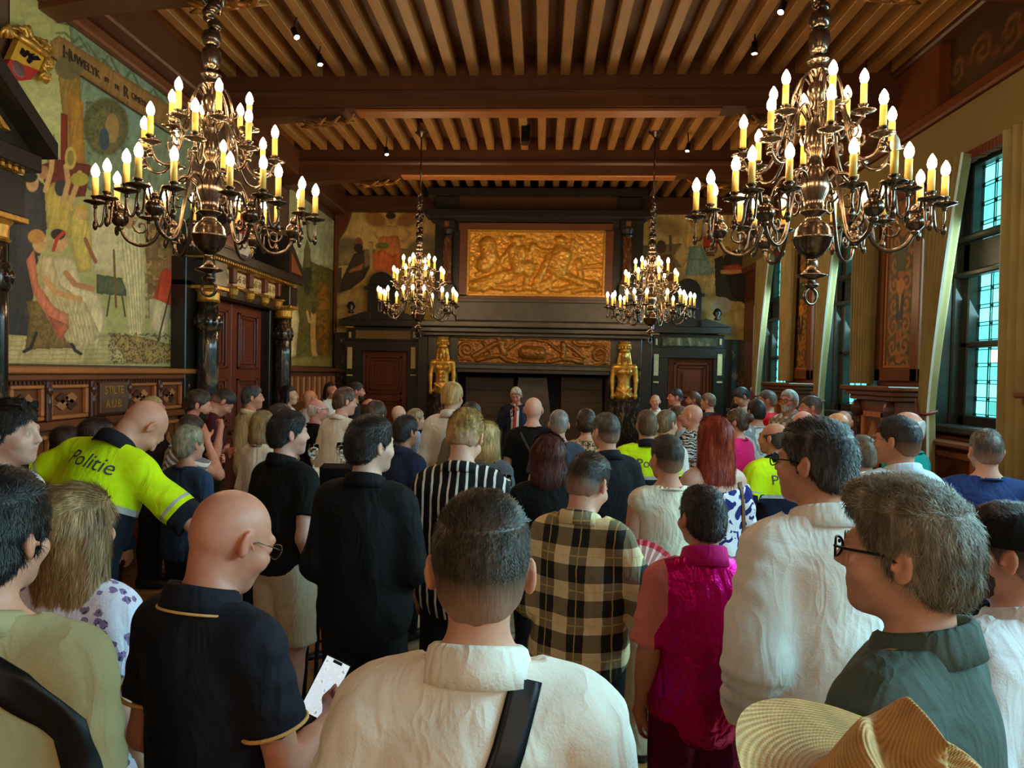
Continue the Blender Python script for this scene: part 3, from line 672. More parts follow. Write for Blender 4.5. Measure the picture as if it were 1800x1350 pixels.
sub(relief('relief_panel', 822, 405, 1062, 519, 13.44, 230, 110, [(Zs(p), r/2.25) for p, r in S], .095, M_goldrel, None), fp)
FR('slate_band', M_slate, None, 800, 528, 1090, 566, 13.3, 13.6, b=.02); FR('slate_rim', M_slate, None, 797, 526, 1093, 532, 13.25, 13.6)
FR('mantel_shelf', M_slate, None, 733, 566, 1150, 576, 12.75, 14.19, b=.015); FR('mantel_moulding', M_blackw, None, 738, 577, 1146, 586, 12.85, 14.19, b=.015); FR('mantel_bed', M_slate, None, 744, 586, 1140, 592, 12.95, 14.19)
FR('frieze_block', M_blackw, None, 752, 592, 1128, 645, 13.14, 14.0)
Zt = lambda pts: [(730+x/4.39, 560+y/4.39) for x, y in pts]
S = [(spiral(395, 250, 62, 1.6, 2.), 14), (spiral(1420, 275, 66, 1.6, 1., -1), 14), ([(455, 300), (540, 250), (620, 200), (690, 190)], 20), ([(480, 330), (580, 300), (660, 290), (700, 320), (780, 340)], 18), ([(650, 160), (670, 230), (690, 280)], 24), ([(520, 190), (560, 230), (600, 290)], 14), ([(700, 250), (760, 210), (800, 180)], 13), ([(1030, 180), (1080, 220), (1120, 250)], 13), ([(1140, 190), (1150, 240), (1140, 290)], 22), ([(1180, 200), (1240, 240), (1300, 290)], 16), ([(1040, 330), (1120, 310), (1200, 310), (1290, 330)], 18), ([(1220, 170), (1260, 200), (1340, 200)], 14), ([(780, 170), (900, 160), (1020, 175)], 13), ([(800, 330), (900, 335), (1010, 335)], 12), ([(850, 262), (965, 266)], 52), (spiral(560, 290, 30, 1.2, 0.), 9), (spiral(1260, 260, 30, 1.2, 3., -1), 9), ([(340, 170), (440, 175), (520, 170)], 10), ([(1370, 190), (1470, 200)], 10), ([(340, 320), (430, 330)], 10), ([(1480, 330), (1400, 350)], 10)]
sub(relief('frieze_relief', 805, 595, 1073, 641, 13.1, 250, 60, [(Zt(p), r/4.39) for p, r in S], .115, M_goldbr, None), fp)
for a in ((801, 592, 1077, 596), (801, 639, 1077, 643)): FR('frieze_fillet', M_blackw, None, *a, 13.08, 13.2, b=.004)
FR('lintel', M_slate, None, 800, 643, 1075, 650, 13.02, 13.6); FR('lintel_moulding', M_blackw, None, 803, 650, 1072, 657, 13.06, 13.6)
def floorbox(name, mat, x0, y0, x1, Yf, Yb, parent, b=.01):
    X0, X1, _, Z1 = rect(x0, y0, x1, y0+2, Yf); o = B(name, mat, None, X0, X1, Yf, Yb, 0, Z1, b); return sub(o, parent) if parent else o
for x0, x1, y in ((752, 805, 592), (1070, 1128, 598)): floorbox('pier', M_marble, x0, y, x1, 13.16, 14.19, fp)
floorbox('side_pier', M_blackw, 735, 590, 756, 13.4, 14.19, fp); floorbox('side_pier', M_blackw, 1122, 598, 1147, 13.4, 14.19, fp)
floorbox('fire_back', mono('soot', srgb(20, 16, 13), .8), 790, 640, 1090, 14.0, 14.19, fp)
for k in range(5):
    for x0, x1 in ((818, 904), (986, 1060)): floorbox('fire_board', wood('fire_board', srgb(70, 48, 30), .6, 0), x0, 663+k*22, x1, 13.9-.008*k, 14.0, fp)
A, Bq = rect(911, 664, 961, 670, 13.6), rect(897, 760, 982, 770, 13.6); m = MB()
m.prism([(A[0], A[3]), (A[1], A[3]), (Bq[1], 0), (Bq[0], 0)], 1, 13.55, 13.9); k = sub(m.build('flue_stone', M_slate), fp); fixnormals(k.data)

# ================================================================ doors either side of the fireplace
def back_door(name, dx, dy, mirror, panel, lab):
    r = tag(empty(name, (0, YB, 0)), kind='structure')
    def q(n, mt, x0, y0, x1, y1, Yf, Yb, b=.006): return sub(_RB(n, mt, None, x0+dx, y0+dy, x1+dx, y1+dy, Yf, Yb, b), r)
    q('frame', M_blackw, 608, 607, 635, 616, 13.95, 14.19); 
    for x0, x1 in ((608, 636), (716, 736)):
        floorbox('jamb', M_blackw, x0+dx, 604+dy, x1+dx, 13.95, 14.19, r)
    q('lintel', M_blackw, 606, 599, 737, 617, 13.93, 14.19); q('frieze', M_blackw, 609, 576, 734, 599, 13.95, 14.19); q('frieze_panel', panel, 625, 581, 722, 596, 13.93, 13.96)
    for x in (613, 726): q('ivory_boss', M_ivory, x, 583, x+4, 594, 13.93, 13.96)
    for x in (610, 722): q('ivory_strip', M_ivory, x, 610, x+8.5, 648, 13.92, 13.96); q('ivory_capital', M_ivory, x-1, 658, x+9, 661, 13.92, 13.96)
    for x in (606, 724): q('gilt_bracket', M_gold, x, 573, x+15, 576, 13.88, 13.96)
    q('cornice', M_blackw, 596, 562, 746, 573, 13.8, 14.19); Y = 13.84
    pts = lambda L: [(oy(a+dx, b+dy, Y)[0], oy(a+dx, b+dy, Y)[2]) for a, b in L]
    for L in ([(594, 562), (642, 547), (650, 549), (650, 562)], [(748, 562), (702, 547), (694, 549), (694, 562)]):
        k = sub(MB().prism(pts(L), 1, Y, 14.19).build('pediment', M_blackw), r); fixnormals(k.data)
    q('attic', M_slate if False else M_blackw, 646, 500, 694, 562, 13.9, 14.19); q('attic_cornice', M_blackw, 640, 503, 700, 508, 13.86, 14.19)
    c = oy(670+dx, 500+dy, 13.9); k = MB(); n = 20; R0 = .24
    k.prism([(c[0]+R0*math.cos(math.pi*i/n), c[2]+R0*math.sin(math.pi*i/n)) for i in range(n+1)], 1, 13.9, 14.19); k = sub(k.build('arched_top', M_blackw), r); fixnormals(k.data)
    sx = 617 if not mirror else 722
    c = oy(sx+dx, 539+dy, 13.95); sub(MB().lathe([(.05, -.12), (.06, -.1), (.03, -.07), (.085, 0), (.05, .08), (.02, .1)], tuple(c), 14).build('ball_finial', M_blackw, None, True), r)
    X0, X1, _, Z1 = rect(636+dx, 616+dy, 717+dx, 618+dy, 14.1)
    lf = sub(B('leaf', M_mahog, None, X0, X1, 14.1, 14.19, 0, Z1, .004), r)
    for z0, z1 in ((.15, .8), (.9, 1.45), (1.55, Z1-.1)):
        mm = MB()
        for e, w in ((0, .04), (.07, .03)):
            for a, b, c2, d in ((X0+.1+e, X1-.1-e, z0+e, z0+w+e), (X0+.1+e, X1-.1-e, z1-w-e, z1-e), (X0+.1+e, X0+.1+w+e, z0+e, z1-e), (X1-.1-w-e, X1-.1-e, z0+e, z1-e)): mm.box(a, b, 14.045+e*.2, 14.1, c2, d, .005)
        mm.box(X0+.26, X1-.26, 14.07, 14.1, z0+.17, z1-.17, .004)
        p = mm.build('panel_moulding', M_mahog); p.parent = lf
    return r
back_door('door_3', 0, 0, False, M_greymarble if False else mono('frieze_gilt', srgb(122, 92, 48), .4), '')
back_door('door_4', 539, 12.5, True, M_greymarble, '')
for x0, x1 in ((-4.0, -3.75), (3.55, 3.95)):
    tag(B('trim_7', M_marble, None, x0, x1, 14.1, YB, 0, 2.7, .01), kind='structure')

# ================================================================ right wall: piers, windows, curtains
WIN = [(11.58, 13.55), (8.57, 10.43), (5.55, 7.53)]
XG = 4.16
m = MB()
edges = [(-3.3, 5.55), (7.53, 8.57), (10.43, 11.58), (13.55, 14.5)]
for a, b in edges: m.box(4.0 if a < 0 else 3.78, 4.4, a, b, 0, 5.6)
m.box(4.0, 4.4, 5.55, 14.2, 4.12, 5.6); m.box(4.0, 4.4, 5.55, 14.2, 0, 1.58)
wr = tag(m.build('wall_right', M_panelv), kind='structure')
pane_m = [emit('pane_cyan', srgb(104, 232, 226), PANE, (.2, .5, .5)), emit('pane_aqua', srgb(140, 238, 232), PANE*1.12, (.2, .5, .5)), emit('pane_white', srgb(238, 252, 255), PANE*1.5, (.5, .5, .5)), emit('pane_teal', srgb(84, 196, 190), PANE*.9, (.2, .4, .4))]
came = mono('lead_came', srgb(30, 62, 66), .5, .3)
pm = MB().box(-.003, .003, -.5, .5, -.5, .5).mesh('pane')
for wi, (y0, y1) in enumerate(WIN):
    w = tag(empty('window_%d' % (3-wi), (XG, (y0+y1)/2, 1.6)), kind='structure')
    f = MB()
    ym = (y0+y1)/2
    for a, b, c, d in ((y0, y0+.14, 1.58, 4.12), (y1-.14, y1, 1.58, 4.12), (ym-.05, ym+.05, 1.58, 4.12), (y0, y1, 3.06, 3.34), (y0, y1, 2.335, 2.395), (y0, y1, 1.58, 1.69), (y0, y1, 4.06, 4.12)):
        f.box(4.06, 4.2, a, b, c, d, .012)
    for a, b, c, d in ((y0-.02, y0+.04, 1.55, 4.12), (y1-.04, y1+.02, 1.55, 4.12), (y0, y1, 3.0, 3.06), (y0, y1, 3.34, 3.4)): f.box(3.98, 4.08, a, b, c, d, .015)
    sub(f.build('frame', M_frame), w)
    sub(B('sill', M_frame, None, 3.8, 4.2, y0-.02, y1+.02, 1.53, 1.6, .015), w)
    for a in (y0, y1): sub(B('reveal', M_frame, None, 3.8, 4.06, a-.012, a+.012, 1.58, 4.12), w)
    for si, (a, b) in enumerate(((y0+.14, ym-.05), (ym+.05, y1-.14))):
        cm = MB()
        for (z0, z1) in ((1.69, 2.335), (2.395, 3.06), (3.34, 4.06)):
            nr, nc = 4, 4; ph, pw = (z1-z0)/nr, (b-a)/nc
            for r_ in range(nr):
                for c_ in range(nc):
                    cy, cz = a+(c_+.5)*pw, z0+(r_+.5)*ph
                    u = (y1-cy)/(y1-y0)
                    k = 0 if rng.random() < .62 else 1
                    if wi == 2:
                        if .30 < u < .44 and 2.4 < cz < 3.0: k = 2
                        if u > .44 and cz < 3.1: k = 2 if rng.random() < .7 else 1
                        if .18 < u < .4 and 2.1 < cz < 2.3: k = 2
                        if cz < 1.85 and u > .2: k = 3
                    o = sub(obj('pane', pm, None, None, (XG, cy, cz)), w); o.scale = (1, pw-.045, ph-.045)
                    if not pm.materials: pm.materials.append(pane_m[0])
                    o.material_slots[0].link = 'OBJECT'; o.material_slots[0].material = pane_m[k]
            cm.box(XG+.004, XG+.007, a, b, z0, z1)
            for r_ in range(nr+1):
                for s in (-.017, .017): cm.box(XG-.006, XG+.003, a, b, z0+r_*ph+s-.0035, z0+r_*ph+s+.0035)
            for c_ in range(nc+1):
                for s in (-.017, .017): cm.box(XG-.006, XG+.003, a+c_*pw+s-.0035, a+c_*pw+s+.0035, z0, z1)
            for r_ in range(nr+1):
                for c_ in range(nc+1):
                    cm.box(XG-.008, XG+.003, a+c_*pw-.01, a+c_*pw+.01, z0+r_*ph-.01, z0+r_*ph+.01)
        g = sub(cm.build('came_grid', came), w); g.data.materials.append(pane_m[0])
        for p in g.data.polygons:
            if p.center.x > XG+.002: p.material_index = 1
    sub(MB().tube([(4.04, ym-.02, 2.2), (4.02, ym-.02, 2.32), (4.04, ym-.02, 2.44)], .012, 6).build('espagnolette_handle', M_brass, None, True), w)
# valance, cornice, frieze
M_valance = mono('olive_valance_fabric', srgb(136, 116, 66), .85, 0, .08, 40, .2)
v = tag(B('valance', M_valance, None, 3.7, 3.76, 2.6, 14.15, 4.02, 4.47, .008), 'long olive fabric valance with red fringe above the windows', 'valance')
fr = MB()
for k in range(240): fr.box(3.69, 3.765, 2.62+k*.048, 2.62+k*.048+.036, 3.95+.006*math.sin(k*1.7), 4.03)
sub(tag(fr.build('fringe', mono('red_fringe', srgb(120, 56, 34), .8)), kind='stuff'), v)
tag(B('trim_8', M_panel, None, 3.66, 4.0, -3.3, 14.2, 4.48, 4.6, .02), kind='structure')
def friezeR(u, v):
    p = Paint(u*.0+_fy*100, v*0+_fz*100, (74, 50, 28))
    for k in range(44):
        c = -300+k*40; p.stroke(spiral(c, 498, 17, 1.3, k, 1 if k % 2 else -1, 14), 2.4, (122, 84, 44), .8); p.ell(c+20, 498+10*math.sin(k), 7, 5, (104, 66, 34))
    return p.grain(.1, .2)
gy, gz = np.meshgrid(np.linspace(-3.2, 14.15, 420), np.linspace(4.62, 5.34, 30), indexing='ij'); _fy, _fz = gy.ravel(), gz.ravel()
k = painted('painted_frieze', np.stack([np.full(gy.size, 3.88), _fy, _fz], 1), 420, 30, friezeR, M_paint, flip=True); k.parent = wr
tag(B('trim_9', M_beam, None, 3.72, 4.0, -3.3, YB, 5.28, 5.36, .02), kind='structure')
B('frieze_backing', M_panel, wr, 3.885, 4.0, -3.3, 14.2, 4.6, 5.35)
# pilasters with painted ornament and carved pedestals
def ornament(gy, gz, yc):
    def f(u, v):
        p = Paint((gy-yc)*100, gz*100, (84, 66, 34))
        for k in range(9):
            z = 215+k*22; sg = 1 if k % 2 else -1
            for s in (-1, 1): p.stroke(spiral(s*13, z, 11, 1.2, 1.5+sg, s*sg, 16), 1.9, (158, 106, 44), .9)
            p.ell(0, z+11, 6, 7, (150, 92, 40)); p.ell(0, z, 4, 5, (70, 76, 52)); p.stroke([(-24, z+9), (-10, z+14), (0, z+20), (10, z+14), (24, z+9)], 1.4, (120, 96, 46))
        p.ell(0, 300, 9, 8, (176, 120, 52)); p.poly([(-9, 292), (9, 292), (7, 264), (-7, 264)], (44, 42, 36)); p.poly([(-3, 292), (3, 292), (0, 270)], (190, 170, 120)); p.poly([(-14, 340), (14, 340), (10, 316), (-10, 316)], (70, 84, 62))
        return p.grain(.2, .25)
    return f
for k, (a, b) in enumerate(((7.53, 8.57), (10.43, 11.58), (4.5, 5.5))):
    pl = tag(empty('trim_%d' % (10+k), (3.75, (a+b)/2, 0)), kind='structure'); yc = (a+b)/2
    sub(B('pilaster', M_panelv, None, 3.74, 3.79, a+.03, b-.03, 1.95, 4.0, .01), pl)
    for q in ((a+.05, a+.2, 2.0, 3.98), (b-.2, b-.05, 2.0, 3.98), (a+.05, b-.05, 2.0, 2.14), (a+.05, b-.05, 3.9, 3.98)): sub(B('stile', M_panelv, None, 3.7, 3.76, *q, .012), pl)
    ga, gb = a+.24, b-.24
    gy, gz = np.meshgrid(np.linspace(ga, gb, 60), np.linspace(2.17, 3.9, 160), indexing='ij'); gy, gz = gy.ravel(), gz.ravel()
    o = painted('ornament_panel', np.stack([np.full(gy.size, 3.735), gy, gz], 1), 60, 160, ornament(gy, gz, yc), M_paint, flip=True); sub(o, pl)
    for q in ((ga-.03, ga, 2.14, 3.93), (gb, gb+.03, 2.14, 3.93), (ga, gb, 2.14, 2.17), (ga, gb, 3.9, 3.93)): sub(B('bead', M_soffit, None, 3.72, 3.75, *q, .006), pl)
    y0, y1 = a+.02, b-.02
    mm = MB(); mm.box(3.38, 3.8, y0-.08, y1+.08, 1.9, 1.95, .012); mm.box(3.42, 3.8, y0-.04, y1+.04, 1.85, 1.9, .01); mm.box(3.46, 3.8, y0, y1, 1.8, 1.85, .01); sub(mm.build('pedestal_cornice', M_panel), pl)
    sub(B('pedestal', M_panel, None, 3.52, 3.8, y0+.05, y1-.05, 0, 1.8, .01), pl)
    for yy in (y0+.12, y1-.12):
        mm = MB(); mm.sphere((3.5, yy, 1.7), (.07, .06, .1)); mm.sphere((3.51, yy, 1.55), (.05, .05, .1)); mm.box(3.47, 3.53, yy-.05, yy+.05, .5, 1.5, .015); sub(mm.build('console', M_dark), pl)
    mm = MB()
    for q in ((y0+.24, y0+.3, 1.1, 1.68), (y1-.3, y1-.24, 1.1, 1.68), (y0+.24, y1-.24, 1.1, 1.16), (y0+.24, y1-.24, 1.62, 1.68)): mm.box(3.49, 3.53, *q, .008)
    sub(mm.build('pedestal_panel', M_soffit), pl)
    k2 = sub(MB().prism([(yc, 1.2), (yc+.12, 1.39), (yc, 1.58), (yc-.12, 1.39)], 0, 3.5, 3.53).build('inlay', M_light), pl); fixnormals(k2.data)
wd = tag(B('trim_13', M_panel, None, 3.86, 4.02, 2.6, 14.1, 0, 1.5, .01), kind='structure')
B('ledge', M_panel, wd, 3.66, 4.02, 2.6, 14.1, 1.42, 1.47, .012)
for k in range(14):
    a = 2.8+k*.8; mm = MB()
    for q in ((a, a+.06, .8, 1.36), (a+.64, a+.7, .8, 1.36), (a, a+.7, .8, .86), (a, a+.7, 1.3, 1.36)): mm.box(3.83, 3.87, *q, .008)
    p = mm.build('panel_frame', M_soffit, wd); q = MB().prism([(a+.35, .9), (a+.55, 1.08), (a+.35, 1.26), (a+.15, 1.08)], 0, 3.84, 3.87).build('inlay', M_dark, p); fixnormals(q.data)
# curtains
def curtain_mat():
    n = N('olive_curtain_fabric'); f = n.noise(n.coord(), 3, 3); g = n.noise(n.coord(), 90, 2)
    n.bump(g, .2, .002); return n.fin(n.ramp(f, [(.3, srgb(140, 122, 78)), (.7, srgb(160, 142, 96))]), .85, 0, .2)
M_curt = curtain_mat(); M_lin = mono('curtain_lining', srgb(214, 226, 222), .8, 0, .05); M_red = mono('red_tassel_silk', srgb(126, 58, 54), .5, 0, .25, 60, .5)
def curtain(yo, yi, ztie, lab, tassel=True):
    """yo: fixed outer edge, yi: inner edge at the top"""
    o = empty('curtain', (3.635, yo, 0), 0, lab, 'curtain', 'window curtains'); sg = 1 if yi > yo else -1; wd = abs(yi-yo); lo_ = .3 if tassel else .93
    nu, nv = 64, 60; P = np.zeros((nu, nv, 3)); z = np.linspace(.05 if tassel or yo < 6 else 1.97, 3.99, nv)
    for j, zz in enumerate(z):
        if zz > ztie: t = (zz-ztie)/(3.99-ztie); w = wd*(lo_+(1-lo_)*t**1.25); amp = .034+.02*t
        else: t = (ztie-zz)/ztie; w = wd*(lo_+.1*min(1, t*2)); amp = .034+.01*t
        s = np.linspace(0, 1, nu); P[:, j, 1] = sg*w*(s+.012*np.sin(s*44)); P[:, j, 0] = amp*np.sin(s*2*math.pi*6.75+.25*np.sin(zz*2))+.006*np.sin(s*90+zz)
        P[:, j, 2] = zz
    V = P.reshape(-1, 3); Fc = grid(nu, nv); me = mesh_from('drape', np.concatenate([V, V+[.012, 0, 0]]), np.concatenate([Fc, Fc[:, ::-1]+len(V)]), True)
    obj('drape', me, M_curt, o)
    L = MB(); e = P[-1]
    vv = []; ff = []
    for j in range(nv):
        x, y, zz = e[j]; vv += [(x-.004, y, zz), (x+.012, y+sg*.006, zz)]
        if j: ff += [(2*j-2, 2*j-1, 2*j+1, 2*j)]
    vv2 = [(a+.004, b, c) for a, b, c in vv]; n = len(vv); L.add(vv+vv2, ff+[tuple(i+n for i in f[::-1]) for f in ff]); L.build('lining_edge', M_lin, o)
    if tassel:
        wt = wd*lo_
        MB().tube([(-.05, sg*wt*.0, ztie+.12), (-.07, sg*wt*.4, ztie-.02), (-.04, sg*wt*1.05, ztie-.02), (.05, sg*wt*1.1, ztie+.01)], .014, 8).build('tie_cord', M_red, o, True)
        for q in (0, 1):
            c = (-.09, sg*wt*.6+.07*q, ztie-.12-.03*q); m = MB().lathe([(.012, .1), (.03, .06), (.04, .02), (.03, 0), (.045, -.03), (.055, -.2), (.05, -.21)], c, 12); m.build('tassel', M_red, o, True)
    return o
curtain(7.34, 6.71, 1.72, 'olive curtain tied back at the far side of the nearest window')
curtain(5.35, 6.13, .9, 'olive curtain cut by the right edge at the near side of the nearest window', False)
curtain(10.06, 9.42, 1.72, 'olive curtain at the far side of the middle window'); curtain(8.46, 8.91, 1.0, 'narrow olive curtain hanging at the near side of the middle window', False)
curtain(12.9, 12.1, 1.72, 'olive curtain beside the corner at the far window'); curtain(11.08, 11.5, 1.0, 'narrow olive curtain at the near side of the far window', False)

# ================================================================ chandeliers
def chandelier():
    r = empty('chandelier', (0, 0, 0))
    def lat(n, prof, mt=M_brass, nn=20): return MB().lathe(prof, (0, 0, 0), nn).build(n, mt, r, True)
    lat('ball', [(.02, -.1), (.035, -.098), (.06, -.078), (.085, -.045), (.095, -.008), (.1, -.004), (.1, .008), (.095, .012), (.088, .045), (.062, .078), (.04, .095), (.04, .12), (.065, .135), (.068, .142), (.045, .15), (.05, .2), (.07, .25), (.075, .3), (.05, .36), (.035, .4)], nn=28)
    lat('drop', [(.012, -.262), (.035, -.25), (.038, -.235), (.02, -.222), (.022, -.21), (.076, -.195), (.078, -.19), (.05, -.178), (.032, -.16), (.03, -.12), (.03, -.098)])
    MB().tube([(.042*math.cos(a), 0, -.3+.042*math.sin(a)) for a in np.linspace(0, 6.283, 24, endpoint=False)], .0085, 8, True).build('ring', M_brass, r, True)
    lat('baluster', [(.035, .4), (.03, .43), (.055, .46), (.06, .5), (.05, .55), (.03, .62), (.045, .64), (.05, .66), (.03, .69), (.045, .73), (.055, .76), (.04, .8), (.025, .84), (.05, .86), (.055, .875), (.025, .89), (.055, .915), (.06, .925), (.025, .945), (.022, .96), (.04, .965), (.045, .985), (.055, 1.02), (.05, 1.06), (.03, 1.085)])
    lat('orb', [(.02, 1.08), (.045, 1.095), (.055, 1.13), (.045, 1.165), (.02, 1.18)])
    m = MB()
    for k in range(14):
        z = 1.2+k*.024; a = k*1.3; m.sphere((.018*math.cos(a), .018*math.sin(a), z), (.04, .036, .03), 8, 6)
    m.sphere((.0, -.01, 1.55), .035); m.tube([(.03, 0, 1.42), (.06, .02, 1.36), (.03, .03, 1.28)], .014, 6); m.tube([(-.03, 0, 1.42), (-.06, -.02, 1.36), (-.02, -.03, 1.3)], .014, 6); m.build('cherub_figure', M_brass, r, True)
    m = MB(); m.tube([(.035*math.cos(a), 0, 1.63+.045*math.sin(a)) for a in np.linspace(0, 6.283, 16, endpoint=False)], .008, 6, True); m.tube([(0, 0, 1.66), (0, 0, 2.62)], .011, 8); m.build('suspension_rod', M_brass, r, True)
    cup = MB().lathe([(.006, -.03), (.012, -.022), (.008, -.012), (.03, -.004), (.058, .004), (.06, .009), (.03, .006), (.016, .012), (.017, .03), (.024, .034), (.024, .04)], (0, 0, 0), 14).mesh('drip_pan', True)
    can = MB().lathe([(.0165, .036), (.0165, .142), (.012, .145)], (0, 0, 0), 12).mesh('candle', True)
    bul = MB().lathe([(.008, .143), (.018, .156), (.022, .172), (.019, .19), (.01, .208), (.002, .22)], (0, 0, 0), 10).mesh('bulb', True)
    Mb = emit('bulb_glow', (1.0, .70, .38), BULB)
    for me, mt in ((cup, M_brass), (can, M_candle), (bul, Mb)): me.materials.append(mt)
    def candle(x, y, z):
        c = obj('candle', can, None, r, (x, y, z)); p = obj('drip_pan', cup, None, c); b = obj('bulb', bul, None, c); return c
    def curve(pts, n=20):
        P = [Vector(p) for p in pts]; out = []
        for k in range(len(P)-1):
            a, b, c, d = P[max(k-1, 0)], P[k], P[k+1], P[min(k+2, len(P)-1)]
            for t in np.linspace(0, 1, 5, endpoint=False): out.append(.5*((2*b)+(-a+c)*t+(2*a-5*b+4*c-d)*t*t+(-a+3*b-3*c+d)*t**3))
        return out+[P[-1]]
    low = MB(); low.tube(curve([(.05, 0, .27), (.11, 0, .33), (.18, 0, .3), (.23, 0, .14), (.28, 0, -.02), (.35, 0, -.075), (.43, 0, -.05), (.47, 0, .02)]), .0105, 8)
    low.sphere((.47, 0, .065), .047, 14, 10); low.sphere((.47, 0, .125), (.02, .02, .025)); low.sphere((.47, 0, .015), (.02, .02, .02)); low.tube(spiral3(.16, .2, .06), .007, 6); low.tube(spiral3(.36, .03, .05), .006, 6)
    for e in ((.595, 0), (.51, .14), (.51, -.14)):
        dx, dy = e[0]-.47, e[1]; low.tube(curve([(.47+dx*.25, dy*.25, .1), (.47+dx*.45, dy*.45, .17), (.47+dx*.62, dy*.62, .12), (.47+dx*.7, dy*.7, .04), (.47+dx*.85, dy*.85, .015), (e[0], e[1], .06), (e[0], e[1], .115)]), .007, 6); low.sphere((e[0], e[1], .02), (.014, .014, .03), 8, 6)
    low = low.mesh('arm', True)
    mid = MB(); mid.tube(curve([(.045, 0, .62), (.09, 0, .68), (.15, 0, .62), (.19, 0, .46), (.25, 0, .36), (.32, 0, .36), (.36, 0, .43)]), .009, 8); mid.tube(spiral3(.2, .5, .04), .006, 6); mid.sphere((.36, 0, .39), (.018, .018, .02)); mid = mid.mesh('arm', True)
    top = MB(); top.tube(curve([(.03, 0, .8), (.07, 0, .85), (.11, 0, .78), (.14, 0, .62), (.18, 0, .55), (.22, 0, .6)]), .008, 8); top.tube(spiral3(.13, .7, .03), .005, 6); top = top.mesh('arm', True)
    for me in (low, mid, top): me.materials.append(M_brass)
    for k in range(6):
        a = k*math.pi/3+.26; obj('arm', low, None, r, None, (0, 0, a))
        for rr, t in ((.595, 0), (.51, .14), (.51, -.14)): candle(rr*math.cos(a)-t*math.sin(a), rr*math.sin(a)+t*math.cos(a), .14)
    for k in range(8):
        a = k*math.pi/4+.12; obj('arm', mid, None, r, None, (0, 0, a)); candle(.36*math.cos(a), .36*math.sin(a), .445)
    for k in range(6):
        a = k*math.pi/3; obj('arm', top, None, r, None, (0, 0, a)); candle(.22*math.cos(a), .22*math.sin(a), .615)
    return r
def spiral3(x, z, r, n=14): return [(x+a, 0, z+b) for a, b in spiral(0, 0, r, 1.3, 1.2, -1, n)]
ch = [chandelier()]
ch += [copy_tree(ch[0]) for _ in range(3)]
for c, px, py, Y, rz, sc, lab in ((ch[0], 368, 416, 4.05, .1, .97, 'near left brass chandelier with candle bulbs, in front of the mural and marble portal'), (ch[1], 1428, 420, 4.0, .5, 1., 'near right brass chandelier with one unlit bulb, in front of the windows'),
                              (ch[2], 735, 553, 10.4, .3, 1., 'far brass chandelier left of the fireplace relief'), (ch[3], 1143, 560, 10.4, .8, 1., 'far brass chandelier right of the fireplace relief')):
    p = oy(px, py, Y); c.location = p; c.rotation_euler = (0, 0, rz); c.scale = (sc, sc, sc); tag(c, lab, 'chandelier', 'brass chandeliers')
    rod = [o for o in c.children if o.name.startswith('suspension_rod')][0]; top = 5.36
    mm = MB(); mm.tube([(.035*math.cos(a), 0, 1.63+.045*math.sin(a)) for a in np.linspace(0, 6.283, 16, endpoint=False)], .008, 6, True); zt = (top-p[2])/sc
    mm.tube([(0, 0, 1.66), (0, 0, zt)], .011, 8); mm.lathe([(.02, zt-.08), (.05, zt-.04), (.09, zt-.015), (.1, zt)], (0, 0, 0), 16); rod.data = mm.mesh('suspension_rod', True); rod.data.materials.append(M_brass)
# one bulb of the right chandelier is out
best = None
bpy.context.view_layer.update()
for c in ch[1].children:
    if c.name.startswith('candle'):
        q = proj(np.array(c.matrix_world.translation)+[0, 0, .17]); d = math.hypot(q[0]-1554, q[1]-262)
        if best is None or d < best[0]: best = (d, c)
b = [o for o in best[1].children if o.name.startswith('bulb')][0]; b.data = b.data.copy(); b.data.materials[0] = mono('unlit_bulb', (.8, .7, .5), .1); b['label'] = 'unlit clear bulb'
# ceiling spotlights
SPOT = emit('spot_lens', (1, .95, .86), 40)
for k, (px, py, zz, ax, ay) in enumerate(((522, 66, 5.16, .5, -.4), (563, 114, 5.16, .2, -.2), (1372, 22, 5.16, -.4, -.4), (1326, 95, 5.16, 0, 0), (680, 272, 5.1, .2, -.3), (1208, 266, 5.1, -.2, -.2))):
    p = on(px, py, 2, zz); t = tag(empty('spotlight', tuple(p)), ('small ceiling spotlight nearest the left chandelier chain', 'small ceiling spotlight lower beside the first one at left', 'small bright ceiling spotlight above the right chandelier', 'small black ceiling spotlight left of the right chandelier chain', 'far ceiling spotlight left of the fireplace', 'far ceiling spotlight right of the fireplace')[k], 'spotlight', 'ceiling spotlights')
    d = Vector((ax, ay, -1)).normalized(); q = d.to_track_quat('-Z', 'Y')
    b = MB().lathe([(.03, 0), (.03, .11), (.02, .12)], (0, 0, .004), 14).build('body', M_iron, t); b.rotation_euler = q.to_euler()
    b = MB().lathe([(.001, .002), (.026, .002)], (0, 0, 0), 14, False).build('lens', SPOT, t); b.rotation_euler = q.to_euler(); b.data.flip_normals()
    MB().tube([tuple(-d*.11), (0, 0, 5.36-zz)], .008, 6).build('stem', M_iron, t)
    l = light('spot_beam', 'SPOT', tuple(p+np.array(d)*.03), 30, (1, .93, .82), .03, aim=tuple(p+np.array(d)*2), spot=1.2)
p = oy(924, 250, 10.2)
tag(B('projector_box', M_iron, None, p[0]-.06, p[0]+.06, p[1]-.1, p[1]+.1, 5.14, 5.37, .01), 'small black box fixed to the ceiling between far beams', 'loudspeaker')

